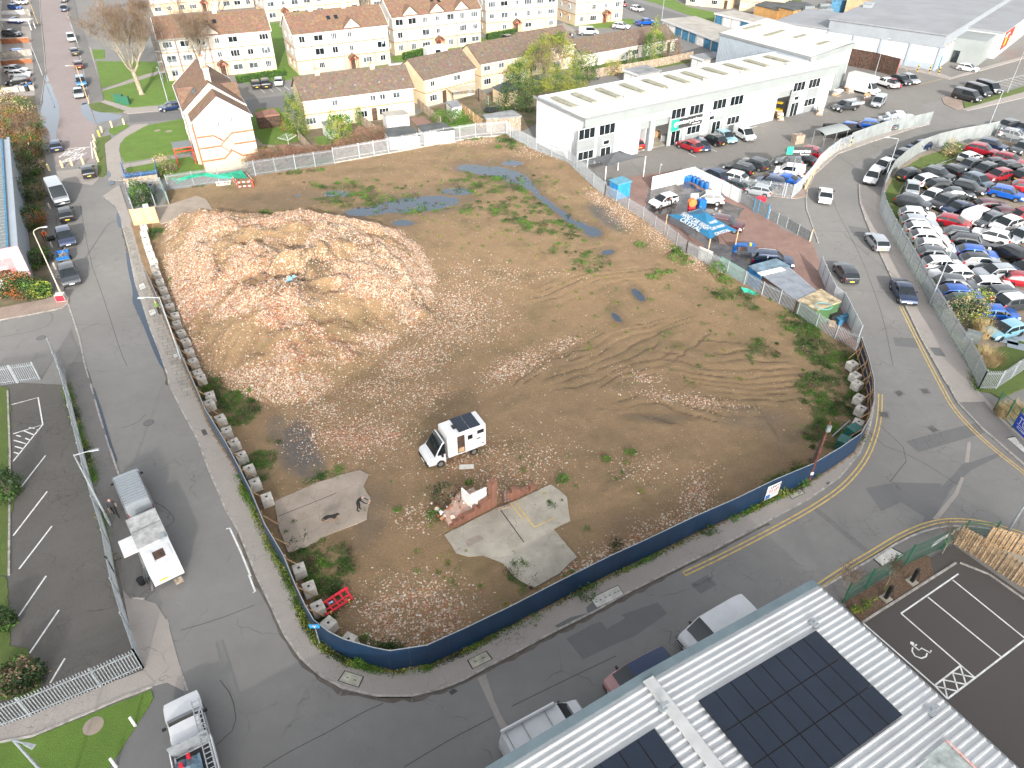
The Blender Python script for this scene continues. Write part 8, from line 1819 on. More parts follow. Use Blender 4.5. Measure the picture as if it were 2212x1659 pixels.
LOT=[('suv','navy','A',1530,330,1900,420,'dark blue car furthest back in the lot, behind the red one by the fence'),
('suv','red','A',1350,400,1760,490,'red car nearest the solid fence at the back of the lot'),
('hatch','white','A',1215,590,1510,510,'small white hatchback on the verge corner at the back of the lot'),
('suv','red','A',1760,545,2200,660,'second red car, just right of the back red one'),
('suv','grey','A',1500,640,1160,740,'grey car facing the solid fence beside the small white hatchback'),
('hatch','black','A',1200,800,860,690,'black hatchback, its yellow plate towards the lot, left of the grey one'),
('suv','gunmetal','A',650,770,1070,890,'dark grey car between two black ones near the mossy verge'),
('suv','black','A',260,860,610,800,'black car with a yellow plate, leftmost of the lot by the curb of moss'),
('suv','white','A',520,960,880,890,'white car right of the leftmost black one'),
('hatch','silver','A',430,950,455,1150,'silver car pointing nose to the camera at the left edge of the lot'),
('suv','black','A',740,1020,1090,990,'black roofed car behind the white topped hatchback'),
('hatch','white','A',870,1090,610,1240,'white hatchback with a paler roof, nose down left, in the left group'),
('sedan','grey','A',970,1110,1340,1140,'grey low coupe in the middle of the left group'),
('suv','black','A',1120,990,1560,1100,'large black car with black wheels facing right in the middle rows'),
('suv','steelblue','A',1290,850,1690,1020,'steel blue car partly behind the large black one'),
('suv','black','A',1750,710,1400,810,'black car facing left next to the red one in the rear rows'),
('hatch','black','A',1700,650,1930,650,'dark hatchback squeezed behind the black facing-left car'),
('suv','black','A',1850,730,2200,710,'black car at the right of the rear rows'),
('suv','red','A',1980,810,1620,890,'red car nose left, in the middle of the dark ones'),
('suv','blue','A',1690,1075,2200,1190,'bright blue car with black wheels at the right of the middle row'),
('suv','black','A',2090,880,2400,800,'dark car with a yellow plate cut by the right frame edge'),
('suv','red','A',2100,1020,2480,1080,'red car cut by the frame, behind the bright blue one'),
('suv','gunmetal','A',240,1220,690,1330,'dark grey car at the fence end, the first above the white row'),
('suv','black','A',1130,1200,770,1330,'black car with a glossy bonnet facing down left'),
('sedan','navy','A',1350,1300,990,1390,'navy car between the glossy black one and the white panel van'),
('hatch','darkred','A',1540,1310,1860,1320,'black roofed dark red car behind the white panel van'),
('hatch','darkred','A',1800,1440,2120,1430,'dark red car with a panoramic black roof near the frame edge'),
('suv','red','A',2100,1490,2450,1450,'bright red car at the right edge, third down'),
('suv','white','A',270,1450,800,1500,'white car with a blue sky reflection, top of the row by the fence'),
('suv','silver','A',290,1580,830,1620,'silver car, second of the row by the fence'),
('hatch','red','A',840,1510,1370,1630,'red hatchback beside the top of the white row'),
('suv','grey','A',1850,1500,1420,1610,'grey car facing left below the white panel van'),
('suv','white','A',2130,1560,1720,1680,'white topped car behind the grey one, right side'),
('suv','grey','A',2330,360,2040,470,'grey car by the short palisade gate at the right frame edge'),
('suv','white','B',335,170,930,210,'white car, third of the row by the fence'),
('suv','white','B',420,290,1030,340,'white car, fourth of the row by the fence'),
('suv','white','B',520,430,1130,500,'white car, fifth of the row by the fence'),
('suv','grey','B',545,560,1140,620,'grey car, sixth of the row by the fence'),
('suv','white','B',640,720,1250,750,'white car, seventh of the row, behind the lamp post'),
('suv','white','B',1360,880,750,890,'white car facing the fence, eighth of the row'),
('suv','grey','B',850,1020,1450,1070,'grey black roofed car, ninth of the row by the fence'),
('suv','blue','B',900,1180,1520,1220,'bright blue car, tenth of the row by the fence'),
('suv','green','B',1010,1330,1640,1370,'very dark green car behind the grey shrub, last of the row'),
('suv','gunmetal','B',970,240,1530,320,'dark car, top of the second column'),
('suv','black','B',1080,340,1650,430,'black car with a chrome line, second of the second column'),
('suv','blue','B',1180,530,1770,600,'blue car, third of the second column'),
('suv','silver','B',1240,670,1830,710,'silver car with a dark glass roof in the second column'),
('suv','silver','B',2060,850,1440,870,'silver car facing left in the second column'),
('hatch','white','B',1450,1020,2010,1060,'white black windowed hatchback in the second column'),
('suv','grey','B',1650,1220,2200,1200,'grey car with a black rear screen, last but one of the second column'),
('suv','gunmetal','B',1870,1350,2350,1310,'grey car with a white roof near the right edge'),
('suv','white','B',1980,350,1410,200,'white car with its tail to the right at the top of the third column'),
('suv','black','B',2140,610,1780,450,'big black car with its tail to the camera in the third column'),
('suv','silver','B',2330,230,1990,340,'silver grey car at the right edge, top of the third column'),
('sedan','navy','B',2400,760,2080,800,'navy car cut by the right edge below the black one'),
('hatch','red','B',1980,940,2420,990,'red hatchback cut by the right frame edge, lowest of the reds'),
('hatch','blue','B',1580,1480,2010,1500,'deep blue car behind the brown grass of the lot corner'),
('hatch','lightblue','H',2120,680,1330,880,'light blue hatchback, the nearest car of the lot')]
for k,c,f,a0,a1,b0,b1,l in LOT: C(k,c,f,a0,a1,b0,b1,l,group=g,dark=(hash(l[:9])%2==0) if 0 else (a0%20==0),roof={'silver car with a dark glass roof in the second column':'black','grey car with a white roof near the right edge':'white','black roofed dark red car behind the white panel van':'black'}.get(l),zz=.7)
C('van','white','A',1300,1520,1640,1400,'white panel van in the middle of the dealer lot',zz=1.0,scale=.95);C('suv','white','A',1900,180,2230,250,'white estate car behind the short palisade gate',zz=.7);C('suv','black','A',2000,60,1860,80,'black car on the road beyond the end of the solid fence');C('hatch','navy','A',2300,90,2130,120,'navy car roof showing behind the white estate car')
C('hatch','navy','A',680,360,440,410,'navy car parked outside the solid fence, the farther of two');C('hatch','black','A',400,470,130,580,'dark car parked outside the solid fence, the nearer of two')
C('suv','white','30',1060,1410,935,1470,'white car on the road edge by the lamp, the farther of two');C('suv','white','30',935,1480,865,1590,'white car nose to the camera on the road edge, the nearer of two')
C('sedan','white','31',492,85,500,-30,'white sports car driving away up the right hand road');C('hatch','silver','31',985,465,905,365,'silver car half on the kerb by the car lot fence',zz=.8);C('hatch','gunmetal','31',715,735,640,630,'dark grey hatchback driving away on the right hand road',zz=.8);C('sedan','navy','31',1125,770,1222,940,'near black saloon with chrome trim parked on the right kerb',zz=.7)
ge='cars parked on the trade estate'
for a in [('suv','red','N',1090,1560,790,1450,'red car with a yellow plate, left end of the row before the units'),('hatch','navy','N',1050,1420,1210,1560,'small navy soft topped car beside the red one at the units'),('suv','black','N',1450,1460,1170,1360,'black car with a yellow plate, third of the row at the units'),('suv','lightblue','N',1390,1300,1630,1440,'pale blue car with roof rails, fourth of the row at the units'),
 ('suv','gunmetal','20',2185,1450,2000,1395,'dark grey estate car, farthest in the car park before the white wall'),('suv','black','20',2060,1490,1860,1440,'black car in front of the dark grey estate car'),('suv','white','20',1990,1560,1800,1510,'white car with its tail to the right by the white boarded fence'),('suv','navy','20',1805,1540,1680,1490,'navy car half hidden by the top of the white boarded fence'),('hatch','gunmetal','C',1370,390,1120,320,'dark car roof behind the middle of the white boarded fence'),('hatch','silver','C',1800,470,1410,400,'silver hatchback between two palisade gates'),
 ('hatch','grey','30',300,1410,65,1385,'grey car behind the car hire totem'),('sedan','black','30',385,1400,205,1345,'black saloon right of the car hire totem'),('suv','red','30',430,1340,240,1300,'dark red car nearest the brown crate'),('sedan','blue','30',230,1570,50,1530,'deep blue car in front of the small white van'),('hatch','navy','30',110,1590,-70,1550,'navy car at the palisade gate, left of the deep blue one'),
 ('suv','blue','30',825,1080,990,1100,'bright blue car behind the steel sheet fence'),('hatch','blue','30',685,1095,790,1120,'blue car roof beside the black skip'),('sedan','silver','30',990,1035,1170,1050,'silver coupe behind the steel sheet fence'),('sedan','white','30',1050,1000,1240,1010,'white saloon behind the silver coupe'),('hatch','steelblue','30',1045,1085,985,1065,'small slate coloured car tight behind the steel fence'),
 ('hatch','white','30',1655,575,1805,600,'white saloon parked against the supermarket wall'),('hatch','red','30',1035,700,1120,745,'red hatchback between the white pickup and the black car'),('suv','black','30',1090,680,1210,720,'black car right of the red hatchback by the screen wall'),('suv','silver','30',1190,675,1260,705,'silver estate car, rightmost of the row by the screen wall')]:
 C(*a,group=ge)
C('smallvan','white','N',1680,1240,1940,1380,'white small van, right end of the row before the units',zz=.8);C('smallvan','white','30',300,1490,75,1460,'white small van under the car hire totem',zz=.8)
for i,a in enumerate([(1620,800,1830,850),(1725,750,1915,810),(1810,725,2005,785)]): C('van','black','30',*a,['black van with white lettering, nearest of three','black van, middle of three','black van, farthest of three'][i]+' by the estate entrance',zz=.9,group='black vans by the estate entrance')
C('van','silver','30',1000,830,920,900,'old silver van behind the flatbed truck',zz=1.0,scale=.9);C('cab','white','30',1090,735,950,690,'white pickup with a blue load bed behind the luton van',zz=.8)
t=C('bigvan','white','30',700,720,965,785,'white luton box van beside the trade warehouse end',zz=1.1,name='luton_van');MB().box((-1.1,0,2.0),(4.2,2.25,2.5)).bd('box_body',M['white'],t);b=MB();b.prism([(.95,-1.1),(2.0,-.95),(2.1,0),(2.0,.95),(.95,1.1)],2.35,3.2,0,True);b.bd('over_cab_pod',M['white'],t);MB().box((-1.1,0,3.26),(4.25,2.3,.05)).bd('box_roof',M['roofwhite'],t)
t=C('cab','gunmetal','30',780,900,560,930,'dark cabbed flatbed truck by the building material stacks',zz=.8,name='flatbed_truck');MB().box((-1.7,0,1.15),(2.9,2.1,.15)).bd('flatbed',M['galv'],t);
for s in(-1,1): MB().box((-1.7,s*1.05,1.4),(2.9,.05,.4)).bd('dropside',M['galv'],t)
gh='cars parked by the flats'
for a in [('suv','black','10',90,750,75,695,'black car in the middle bay by the leftmost lawn hedge'),('hatch','black','10',10,755,-15,700,'black car in the first bay next to the patterned gable'),('hatch','silver','10',195,735,200,670,'pale blue silver car, right of the black pair by the hedge'),
 ('hatch','blue','10',1460,525,1345,545,'bright blue hatchback left of the caravan'),('hatch','navy','10',1525,505,1440,520,'navy hatchback touching the caravan'),('suv','gunmetal','10',2125,320,2250,370,'dark estate car by the clipped hedge'),('hatch','white','20',260,320,370,325,'white car roof above the terrace ridge'),('suv','black','20',395,295,510,300,'black car in front of the low path rails'),('suv','white','20',890,225,1000,235,'white family car at the roadside right of the silver van'),('hatch','white','20',1035,65,1125,85,'white hatchback on the upper parking bay'),('hatch','red','20',930,25,965,40,'red car nose poking from behind the cream flats'),('hatch','blue','10',2120,415,2020,425,'blue car roof just above the third terrace'),('hatch','yellow','20',460,345,540,355,'yellow car roof behind the bungalow ridge')]: C(*a,group=gh)
C('van','silver','20',590,265,730,265,'silver van parked at the roadside before the cream flats',zz=1);C('cab','blue','20',1080,195,1225,180,'blue pickup with chrome bars at the road end',zz=.9)
C('van','white','10',1990,440,1810,455,'white van behind the second terrace roof',zz=1.2);C('van','white','10',1190,590,1320,575,'white van with a ladder behind the longest terrace',zz=1.2)
t=thing('touring_caravan','white touring caravan in front of the second flats','caravan',(*W(q('10',1560,500)),0),.5);b=MB();b.prism([(-2.6,-1.1),(2.3,-1.1),(2.7,0),(2.3,1.1),(-2.6,1.1)],.4,2.3);b.prism([(-2.3,-1.0),(2.0,-1.0),(2.0,1.0),(-2.3,1.0)],2.3,2.55);b.bd('caravan_body',M['white'],t)
for y in(-1.12,1.12): MB().box((.0,y,1.6),(1.2,.04,.6)).bd('window',M['wdark'],t);MB().tube([(0,y,.32),(0,y*.85,.32)],.32,12).bd('wheel',M['rubber'],t)
t=C('van','white','Z',600,75,755,65,'small white and green ambulance at the top',zz=1.2,name='ambulance',cat='ambulance');
for s in(-1,1): MB().box((-.6,s*1.0,1.0),(3.2,.03,.35)).bd('green_stripe',flat('amb_green',(.25,.6,.1),.5),t)
gs='cars along the far left road'
for a in [('hatch','navy','E',1000,75,1010,165,'navy car nose to the camera, farthest but one on the left road'),('hatch','black','E',1000,-60,1000,20,'dark car at the very top of the left road'),('mpv','white','E',1095,530,1140,640,'white and red small van type car beside the white lamp post'),('hatch','gunmetal','E',1195,850,1150,750,'dark hatchback with a yellow plate, upper of two'),('hatch','darkred','E',1255,1055,1210,960,'dark hatchback with a yellow plate, lower of two'),('mpv','midblue','E',1250,1200,1300,1350,'blue people carrier behind the silver car'),('hatch','silver','E',1225,1390,1250,1520,'silver car nose to the camera at the flooded junction'),
 ('hatch','navy','00',487,1285,475,1210,'dark blue car standing in the big puddle'),('hatch','black','00',765,1505,750,1430,'black car next to the last cream bollard'),('hatch','black','01',575,225,555,125,'black car with a yellow plate behind the silver transit'),('suv','navy','01',540,310,590,455,'dark car between the mossy bollards and the lamp head'),('suv','gunmetal','01',560,600,630,820,'dark car with blue roof bars towing a small trailer'),
 ('hatch','navy','00',1530,905,1415,920,'dark blue car half hidden by the patterned gable flats')]: C(*a,group=gs,zz=.8)
gd='cars on the left driveways'
for a in [('hatch','blue','E',100,100,370,130,'bright blue car on the upper drive'),('sedan','blue','E',70,310,390,340,'blue saloon on the second drive'),('suv','grey','E',10,530,370,540,'grey car on the third drive by the green hedge'),('hatch','blue','E',390,820,55,850,'bright blue hatchback on the drive with brick walls'),('suv','white','E',70,1110,430,1110,'white car with a black roof on the lower drive'),('hatch','white','E',140,1180,480,1160,'white car behind the black off-roader')]: C(*a,group=gd,roof='black' if 'black roof' in a[-1] else None)
C('suv','black','E',450,1260,110,1300,'boxy black off-roader on the lowest drive',name='off_roader');C('van','white','E',110,20,510,50,'white van on the topmost drive')
t=C('bigvan','silver','D',112,395,136,437,'silver high roofed van nose to the camera on the left road',zz=1.1,scale=1.0)
p=W(q('01',548,560),.5);t=thing('box_trailer','small open trailer with tools behind the dark towing car','trailer',(*p,0),-1.1);MB().box((0,0,.55),(1.9,1.3,.08)).bd('trailer_floor',M['galv_dark'],t)
for x,y,a_,b_ in((0,-.63,1.9,.04),(0,.63,1.9,.04),(-.95,0,.04,1.3),(.95,0,.04,1.3)): MB().box((x,y,.75),(a_,b_,.36)).bd('trailer_side',M['blue'],t)
for y in(-.72,.72): MB().tube([(0,y-.06,.28),(0,y+.06,.28)],.28,12).bd('wheel',M['rubber'],t)
R=random.Random(3)
for k in range(6): MB().tube([(R.uniform(-.7,.7),R.uniform(-.4,.4),.7),(R.uniform(-1.1,.7),R.uniform(-.6,.6),1.1)],.025,5).bd('tool',M['oldwood'],t)
C('hatch','white','C',330,530,-60,650,'white hatchback being washed beside the person in black',zz=.7);C('suv','white','C',1060,580,580,550,'white car standing behind the blue canopy',zz=.7);C('suv','darkred','C',960,930,1270,990,'dark red car half under the blue canopy',zz=.8)
t=C('suv','navy','G',270,300,870,350,'dark off-roader with all its doors open by the blue hut',zz=.9,scale=1.08,name='off_roader')
for s,x,a_ in((1,-.1,.9),(-1,-.1,-.9),(1,-1.0,1.0),(-1,-1.0,-1.0)): MB().box((0,0,0),(.95,.05,.85),M=MT((x+.35,s*1.28,.85))@MR(a_,4,'Z')).bd('open_door',paint('navy'),t)
MB().box((-2.35,0,1.75),(.9,1.5,.06)).bd('open_tailgate',paint('navy'),t)
t=C('van','white','23',40,1480,560,1190,'white van with an aluminium roof rack, nearest the silver roof edge',zz=1.4);
for y in(-.7,.7): MB().tube([(-2.3,y,2.12),(1.0,y,2.12)],.03,6).bd('rack_rail',M['galv'],t)
for x in(-2.2,-1.2,.2): MB().tube([(x,-.75,2.1),(x,.75,2.1)],.025,6).bd('rack_bar',M['galv_dark'],t)
MB().tube([(-2.4,.85,2.05),(.9,.85,2.05)],.09,8).bd('pipe_carrier',M['white'],t)
C('van','white','23',2010,300,1570,560,'clean white van parked at the kerb beside the silver roof',zz=1.3);C('mpv','pink','23',1330,740,920,960,'pink bonneted car mostly hidden by the silver roof edge',roof='navy',zz=1.0)
a=v2(W(q('03',1560,1060),.9));b=v2(W(q('03',1745,1800),.9));d=(b-a).normalized();t=car('cab','white',q('03',1745,1800),q('03',1565,1050),'white tipper pickup with a ladder and tarpaulins, bottom left',zz=.9,name='tipper_pickup');t.location=(a.x+d.x*2.6,a.y+d.y*2.6,0);t.scale=(1.06,1.06,1.06)
MB().box((-2.25,0,1.0),(3.2,1.95,.08)).bd('load_floor',M['oldwood'],t)
for s in(-1,1): MB().box((-2.25,s*.98,1.22),(3.2,.05,.45)).bd('dropside',M['white'],t)
MB().box((-.78,0,1.6),(.06,1.9,1.0)).bd('headboard',M['galv'],t)
ld=MB()
for y in(-.95,-.58): ld.box((-1.1,y,2.0),(4.6,.05,.08))
for k in range(17): ld.box((-3.3+k*.275,-.765,2.0),(.04,.36,.04))
ld.bd('ladder',M['galv'],t);mb=MB();mb.add([(x,y,1.1+.35*abs(mnoise.noise(Vr((x*1.4,y*2,3))))*2) for x in np.linspace(-3.2,-1.2,9) for y in np.linspace(-.3,.85,7)],[(i*7+j,i*7+j+1,(i+1)*7+j+1,(i+1)*7+j) for i in range(8) for j in range(6)]);mb.bd('tarpaulin',mat('blue_grey_tarp',(.16,.25,.32),.6,var=.3,scale=3),t)
for k,(x,y) in enumerate(((-1.5,.6),(-1.2,.2),(-2.9,.1))): MB().box((x,y,1.35),(.22,.18,.2)).bd('red_can',M['red'],t)
t=C('van','silver','02',1200,1060,1055,720,'silver van with a slatted roof rack towing the camping trailer',zz=1.5,scale=.98)
for k in range(12): MB().tube([(-2.3+k*.30,-.82,2.1),(-2.3+k*.30,.82,2.1)],.02,5).bd('rack_bar',M['galv_dark'],t)
for y in(-.84,.84): MB().tube([(-2.45,y,2.1),(1.1,y,2.1)],.025,5).bd('rack_rail',M['galv_dark'],t)
P=[v2(W(q('02',u,v),2.05)) for u,v in((1080,1172),(1335,1065),(1530,1495),(1275,1612))];c=sum(P,Vr((0,0)))/4;d=((P[2]+P[3])/2-(P[0]+P[1])/2);an_=math.atan2(-d.y,-d.x);L_=d.length;wd_=((P[1]-P[0]).length+(P[2]-P[3]).length)/2
t=thing('camping_trailer','white folding camping trailer with its side flap raised, towed by the silver van','trailer',(c.x,c.y,0),an_);b=MB();b.box((0,0,1.15),(L_,wd_,1.6));b.bd('trailer_body',M['white'],t);MB().box((L_*.20,0,1.99),(L_*.58,wd_+.06,.10)).bd('roof_panel',mat('grubby_white_roof',(.42,.42,.41),.6,var=.25,scale=1.5),t)
MB().box((L_*.22,0,2.05),(.05,wd_,.03)).bd('roof_seam',M['galv_dark'],t);MB().box((-L_*.31,-.05,1.97),(.75,.7,.06)).bd('roof_opening',M['darkwood'],t)
for y in(-.55,.55): MB().box((-L_*.31,y,1.97),(1.2,.45,.04)).bd('rear_lid',M['white'],t)
MB().box((L_*.05,wd_/2+.45,1.9),(1.7,.95,.04)).bd('raised_flap',M['white'],t);MB().box((-L_*.10,wd_/2+.1,1.2),(.9,.04,.9)).bd('side_hatch',M['galv'],t);MB().box((0-.4,-.65,2.1),(.45,.35,.12)).bd('roof_vent',M['galv'],t)
for y in(-1,1): MB().tube([(0,y*(wd_/2-.15),.33),(0,y*(wd_/2+.02),.33)],.33,14).bd('wheel',M['rubber'],t)
MB().box((-L_/2-.02,.3,.7),(.03,.5,.12)).bd('number_plate',M['plate_y'],t);MB().box((-L_/2-.4,-.45,.35),(.5,.5,.06)).bd('step',M['oldwood'],t);MB().tube([(L_/2,0,.5),(L_/2+.9,0,.5)],.04,6).bd('tow_bar',M['galv_dark'],t)
p=W(q('02',1340,1640),.4);t=thing('wire_crate','stack of wire crates and a black tub behind the camping trailer','crate',(*p,0),.4);b=MB()
for k in range(9): b.box((-.6+k*.15,0,.4),(.02,.8,.8));b.box((0,-.4+k*.1,.8),(1.2,.02,.02))
b.bd('wire_cage',M['galv_dark'],t);MB().tube([(-.9,-.2,0),(-.9,-.2,.55)],[.2,.26],12).bd('tub',M['black'],t)
rf=[v2(W(q('12',u,v),2.85)) for u,v in((1568,352),(1892,240),(1990,350),(1655,470))];dx=((rf[1]-rf[0])+(rf[2]-rf[3]))/2;Lb=dx.length;wb_=((rf[3]-rf[0]).length+(rf[2]-rf[1]).length)/2;d=-dx.normalized();c=sum(rf,Vr((0,0)))/4;an_=math.atan2(d.y,d.x);print('camper',Lb,wb_)
gz=hz(c.x,c.y)+.02;out,tym,rmm,plm,ply,mim,rail,pp=car_parts('bigvan');t=thing('camper_van','white box bodied camper van with roof solar panels, alone on the dirt','camper van',(c.x-d.x*0,c.y,gz),an_)
xo=Lb/2-.55-pp['rf']+.15+.915
for n,me_,m_,_ in out:
 if n in('rear_window','tail_light'): continue
 if n=='body':
  me_=me_.copy();bm=bmesh.new();bm.from_mesh(me_);bmesh.ops.delete(bm,geom=[f for f in bm.faces if f.calc_center_median().x<(Lb/2-xo-.3)/.9],context='FACES');bm.to_mesh(me_);bm.free()
 o=meshobj('cab' if n=='body' else n,me_,t,[paint('white'),M['black'],paint('white')] if n=='body' else None);o.location=(xo,0,0);o.scale=(.9,1,.98)
 if n=='side_window': pass
b=MB();b.prism([(-Lb/2,-wb_/2),(Lb/2,-wb_/2),(Lb/2,wb_/2),(-Lb/2,wb_/2)],.55,2.83,0,True);me_=b.mesh('box_body',[M['white']]);bm=bmesh.new();bm.from_mesh(me_);bmesh.ops.bevel(bm,geom=list(bm.edges),offset=.06,segments=2,affect='EDGES');bm.to_mesh(me_);bm.free();meshobj('box_body',me_,t)
for sx in(xo+.9*pp['wb']/2,-Lb/2+1.15):
 for sy in(-1,1):
  w_=meshobj('wheel',tym,t);w_.location=(sx,sy*(.92),pp['r']);meshobj('rim',rmm,w_)
for k in range(2): MB().box((-Lb/2+.45+(k+.5)*.95,0,2.87),(.90,1.75,.05)).bd('solar_panel',M['solar'],t)
for s in(-1,1): MB().box((-Lb/2-.01,s*.95,.95),(.03,.14,.4)).bd('tail_light',M['tail'],t)
MB().box((Lb/2-1.0,.1,2.87),(.45,.45,.06)).bd('roof_vent',M['black'],t)
sy=wb_/2+.012
MB().box((.55,sy,1.62),(.62,.03,1.75)).bd('door_opening',M['darkwood'],t);MB().box((.55,sy+.01,1.05),(.5,.02,.45)).bd('inner_step',M['pallet'],t)
MB().box((-.28,sy+.05,1.68),(.98,.06,2.0)).bd('sliding_door',M['white'],t);MB().box((-.22,sy+.09,2.12),(.42,.02,.42)).bd('door_window',M['cglass'],t);MB().box((-1.18,sy+.0,2.25),(.58,.03,.34)).bd('side_window',M['cglass'],t);MB().box((-1.35,sy,.95),(.12,.03,.1)).bd('filler_cap',M['black'],t);MB().box((-.95,sy+.005,1.60),(.4,.02,.1)).bd('bird_decal',M['dark'],t)
MB().box((xo+.55,sy-.10,.62),(1.3,.05,.12)).bd('side_strip',M['galv_dark'],t);MB().box((xo+2.62,0,.55),(.12,1.8,.28)).bd('front_bumper',M['black'],t);MB().box((xo+2.69,0,.50),(.02,.5,.11)).bd('number_plate',M['plate_w'],t)
for s in(-1,1): MB().box((xo+1.45,s*1.16,1.45),(.15,.2,.36)).bd('wing_mirror',M['black'],t)
blk=flat('black_clothes',(.012,.012,.015),.9);gry=flat('grey_tshirt',(.05,.055,.065),.9);hv=flat('hivis_orange',(.85,.12,.02),.7);hair=flat('grey_hair',(.25,.23,.21),.9);hg=flat('hivis_yellow',(.5,.75,.05),.7)
def at(f,u,v,z=0): return (*W(q(f,u,v),z),z)
person(at('12',890,1092,.22),-.1,'dog walker in black hooded clothes on the concrete pad',blk,blk,hair,'bend',1.74)
person(at('02',1008,1135,.05),-1.0,'bald man in a grey shirt walking beside the silver van',gry,blk,None,'walk',1.78,extra='short')
person(at('01',395,425,.05),-.6,'person in an orange hi-vis jacket tipping a black bin on the left path',hv,blk,hair,'bend',1.75)
p=at('01',420,425,.05);t=thing('black_tub','black tub tipped over beside the orange hi-vis worker','tub',p,.4);MB().tube([(0,0,.3),(.7,0,.35)],[.24,.3],12).bd('tub_body',M['black'],t)
person(at('01',1378,1055,.10),1.2,'person in a green top and dark trousers against the left hoarding lamp',flat('green_top',(.12,.22,.05),.9),blk,hair,'stand',1.7)
person(at('C',245,745,.02),2.6,'car washer in black leaning at the white hatchback',blk,blk,hair,'reach',1.75);person(at('E',1310,458,.09),-.6,'pedestrian in dark clothes at the far pavement corner',blk,blk,hair,'walk',1.75)
MB().box((0,0,.0),(.5,.1,.55)).bd('hi_vis_vest',hg).location=(*W(q('01',380,790),1.0),1.0);tag(bpy.data.objects['hi_vis_vest'],'yellow hi-vis vest hung on the steel rail by the pink edged warehouse','vest')
t=pfc(WL('01',(290,820),(375,800),(365,720)),1.1,'grey steel hand rail at the door of the pink edged warehouse',mt=M['galv'],pm=M['galv'],post=1.2,pw=.05,ph=.0,name='hand_rail',th=.03) if 0 else None
def dog(pos,ang,label):
 J={'rump':(-.36,0,.56),'mid':(0,0,.58),'chest':(.30,0,.55),'neck':(.44,0,.66),'skull':(.56,0,.74),'muz':(.68,0,.70),'nose':(.77,0,.68),'t1':(-.50,0,.48),'t2':(-.60,0,.30),'t3':(-.60,0,.18)}
 E=[('mid','rump'),('mid','chest'),('chest','neck'),('neck','skull'),('skull','muz'),('muz','nose'),('rump','t1'),('t1','t2'),('t2','t3')]
 rad={'rump':.125,'mid':.125,'chest':.155,'neck':.09,'skull':.085,'muz':.045,'nose':.03,'t1':.045,'t2':.04,'t3':.02}
 for n,s,f in(('l',1,.10),('r',-1,-.08)):
  J.update({'fs'+n:(.30,.09*s,.44),'fe'+n:(.26+f*.3,.09*s,.28),'fw'+n:(.30+f,.09*s,.12),'fp'+n:(.34+f,.09*s,.03),'hs'+n:(-.36,.09*s,.46),'hk'+n:(-.26-f,.09*s,.32),'hh'+n:(-.44-f,.09*s,.19),'hp'+n:(-.38-f,.09*s,.03),'er'+n:(.53,.05*s,.84)})
  E+=[('chest','fs'+n),('fs'+n,'fe'+n),('fe'+n,'fw'+n),('fw'+n,'fp'+n),('rump','hs'+n),('hs'+n,'hk'+n),('hk'+n,'hh'+n),('hh'+n,'hp'+n),('skull','er'+n)]
  for k,r in(('fs',.06),('fe',.04),('fw',.028),('fp',.032),('hs',.075),('hk',.05),('hh',.028),('hp',.032),('er',.018)): rad[k+n]=r
 ks=list(J);me=bpy.data.meshes.new('d');me.from_pydata([J[k] for k in ks],[(ks.index(a),ks.index(b)) for a,b in E],[]);o=bpy.data.objects.new('d',me);COL.objects.link(o);o.modifiers.new('s','SKIN')
 for i,k in enumerate(ks): me.skin_vertices[0].data[i].radius=(rad[k],)*2
 me.skin_vertices[0].data[1].use_root=True;o.modifiers.new('b','SUBSURF').levels=1;bpy.context.view_layer.update()
 m2=bpy.data.meshes.new_from_object(o.evaluated_get(bpy.context.evaluated_depsgraph_get()));bpy.data.objects.remove(o)
 m2.materials.append(flat('dog_black',(.015,.013,.012)));m2.materials.append(flat('dog_tan',(.42,.24,.11)))
 for p_ in m2.polygons: c=p_.center;p_.material_index=1 if (c.z<.40 and c.x>-.5) or (c.x>.50 and c.z<.70) else 0;p_.use_smooth=True
 t=thing('dog',label,'dog',pos,ang);meshobj('body',m2,t)
a=v2(W(q('12',580,1192),.3));b=v2(W(q('12',712,1160),.5));dog((*((a+b)/2),.22),math.atan2((b-a).y,(b-a).x),'black and tan shepherd dog walking on the concrete pad')
for lab,pts,h,wm,rm in [('white shed with a ribbed grey roof by the yellow bush',[(565,1050),(610,1095),(695,1080),(650,1032)],2.1,M['white'],M['galv_dark']),('large white garden shed with a pale felt roof',[(1088,968),(1125,1005),(1320,985),(1270,945)],2.2,M['white'],M['flat_roof']),
 ('dark roofed white shed tight to the back fence, left of two',[(1100,1110),(1150,1175),(1410,1165),(1340,1085)],2.2,M['white'],M['roofdark']),('dark roofed white shed tight to the back fence, right of two',[(1400,1085),(1450,1140),(1712,1115),(1610,1055)],2.3,M['white'],M['roofdark']),
 ('white shed beside the glazed patio roof',[(1642,875),(1690,925),(1775,910),(1735,862)],2.1,M['white'],M['flat_roof2']),('dark brown timber shed behind the patterned gable',[(-10,970),(10,1010),(200,985),(150,935)],2.1,M['darkwood'],mat('red_brown_felt',(.30,.15,.11),.9,var=.2,scale=1)),
 ('flat dark roofed kitchen extension of the third terrace',[(2045,750),(2130,795),(2260,770),(2180,700)],2.7,M['peach'],M['roofdark']),('long lean-to roof at the back fence corner',[(1962,990),(1990,1022),(2290,1000),(2212,950)],2.4,M['oldwood'],M['flat_roof2'])]:
 boxbuild(lab,'10',pts,h,wm,rm,name='garden_shed',cat='shed',group='sheds behind the back fence')
t=thing('patio_roof','clear sheeted patio roof with a dark frame behind the second terrace','patio roof',(*W(q('10',1790,880)),0),.48);b=MB();b.box((0,0,2.4),(5.4,2.8,.05));b.bd('clear_sheet',mat('clear_sheet',(.45,.38,.30),.3,var=.15,scale=1),t)
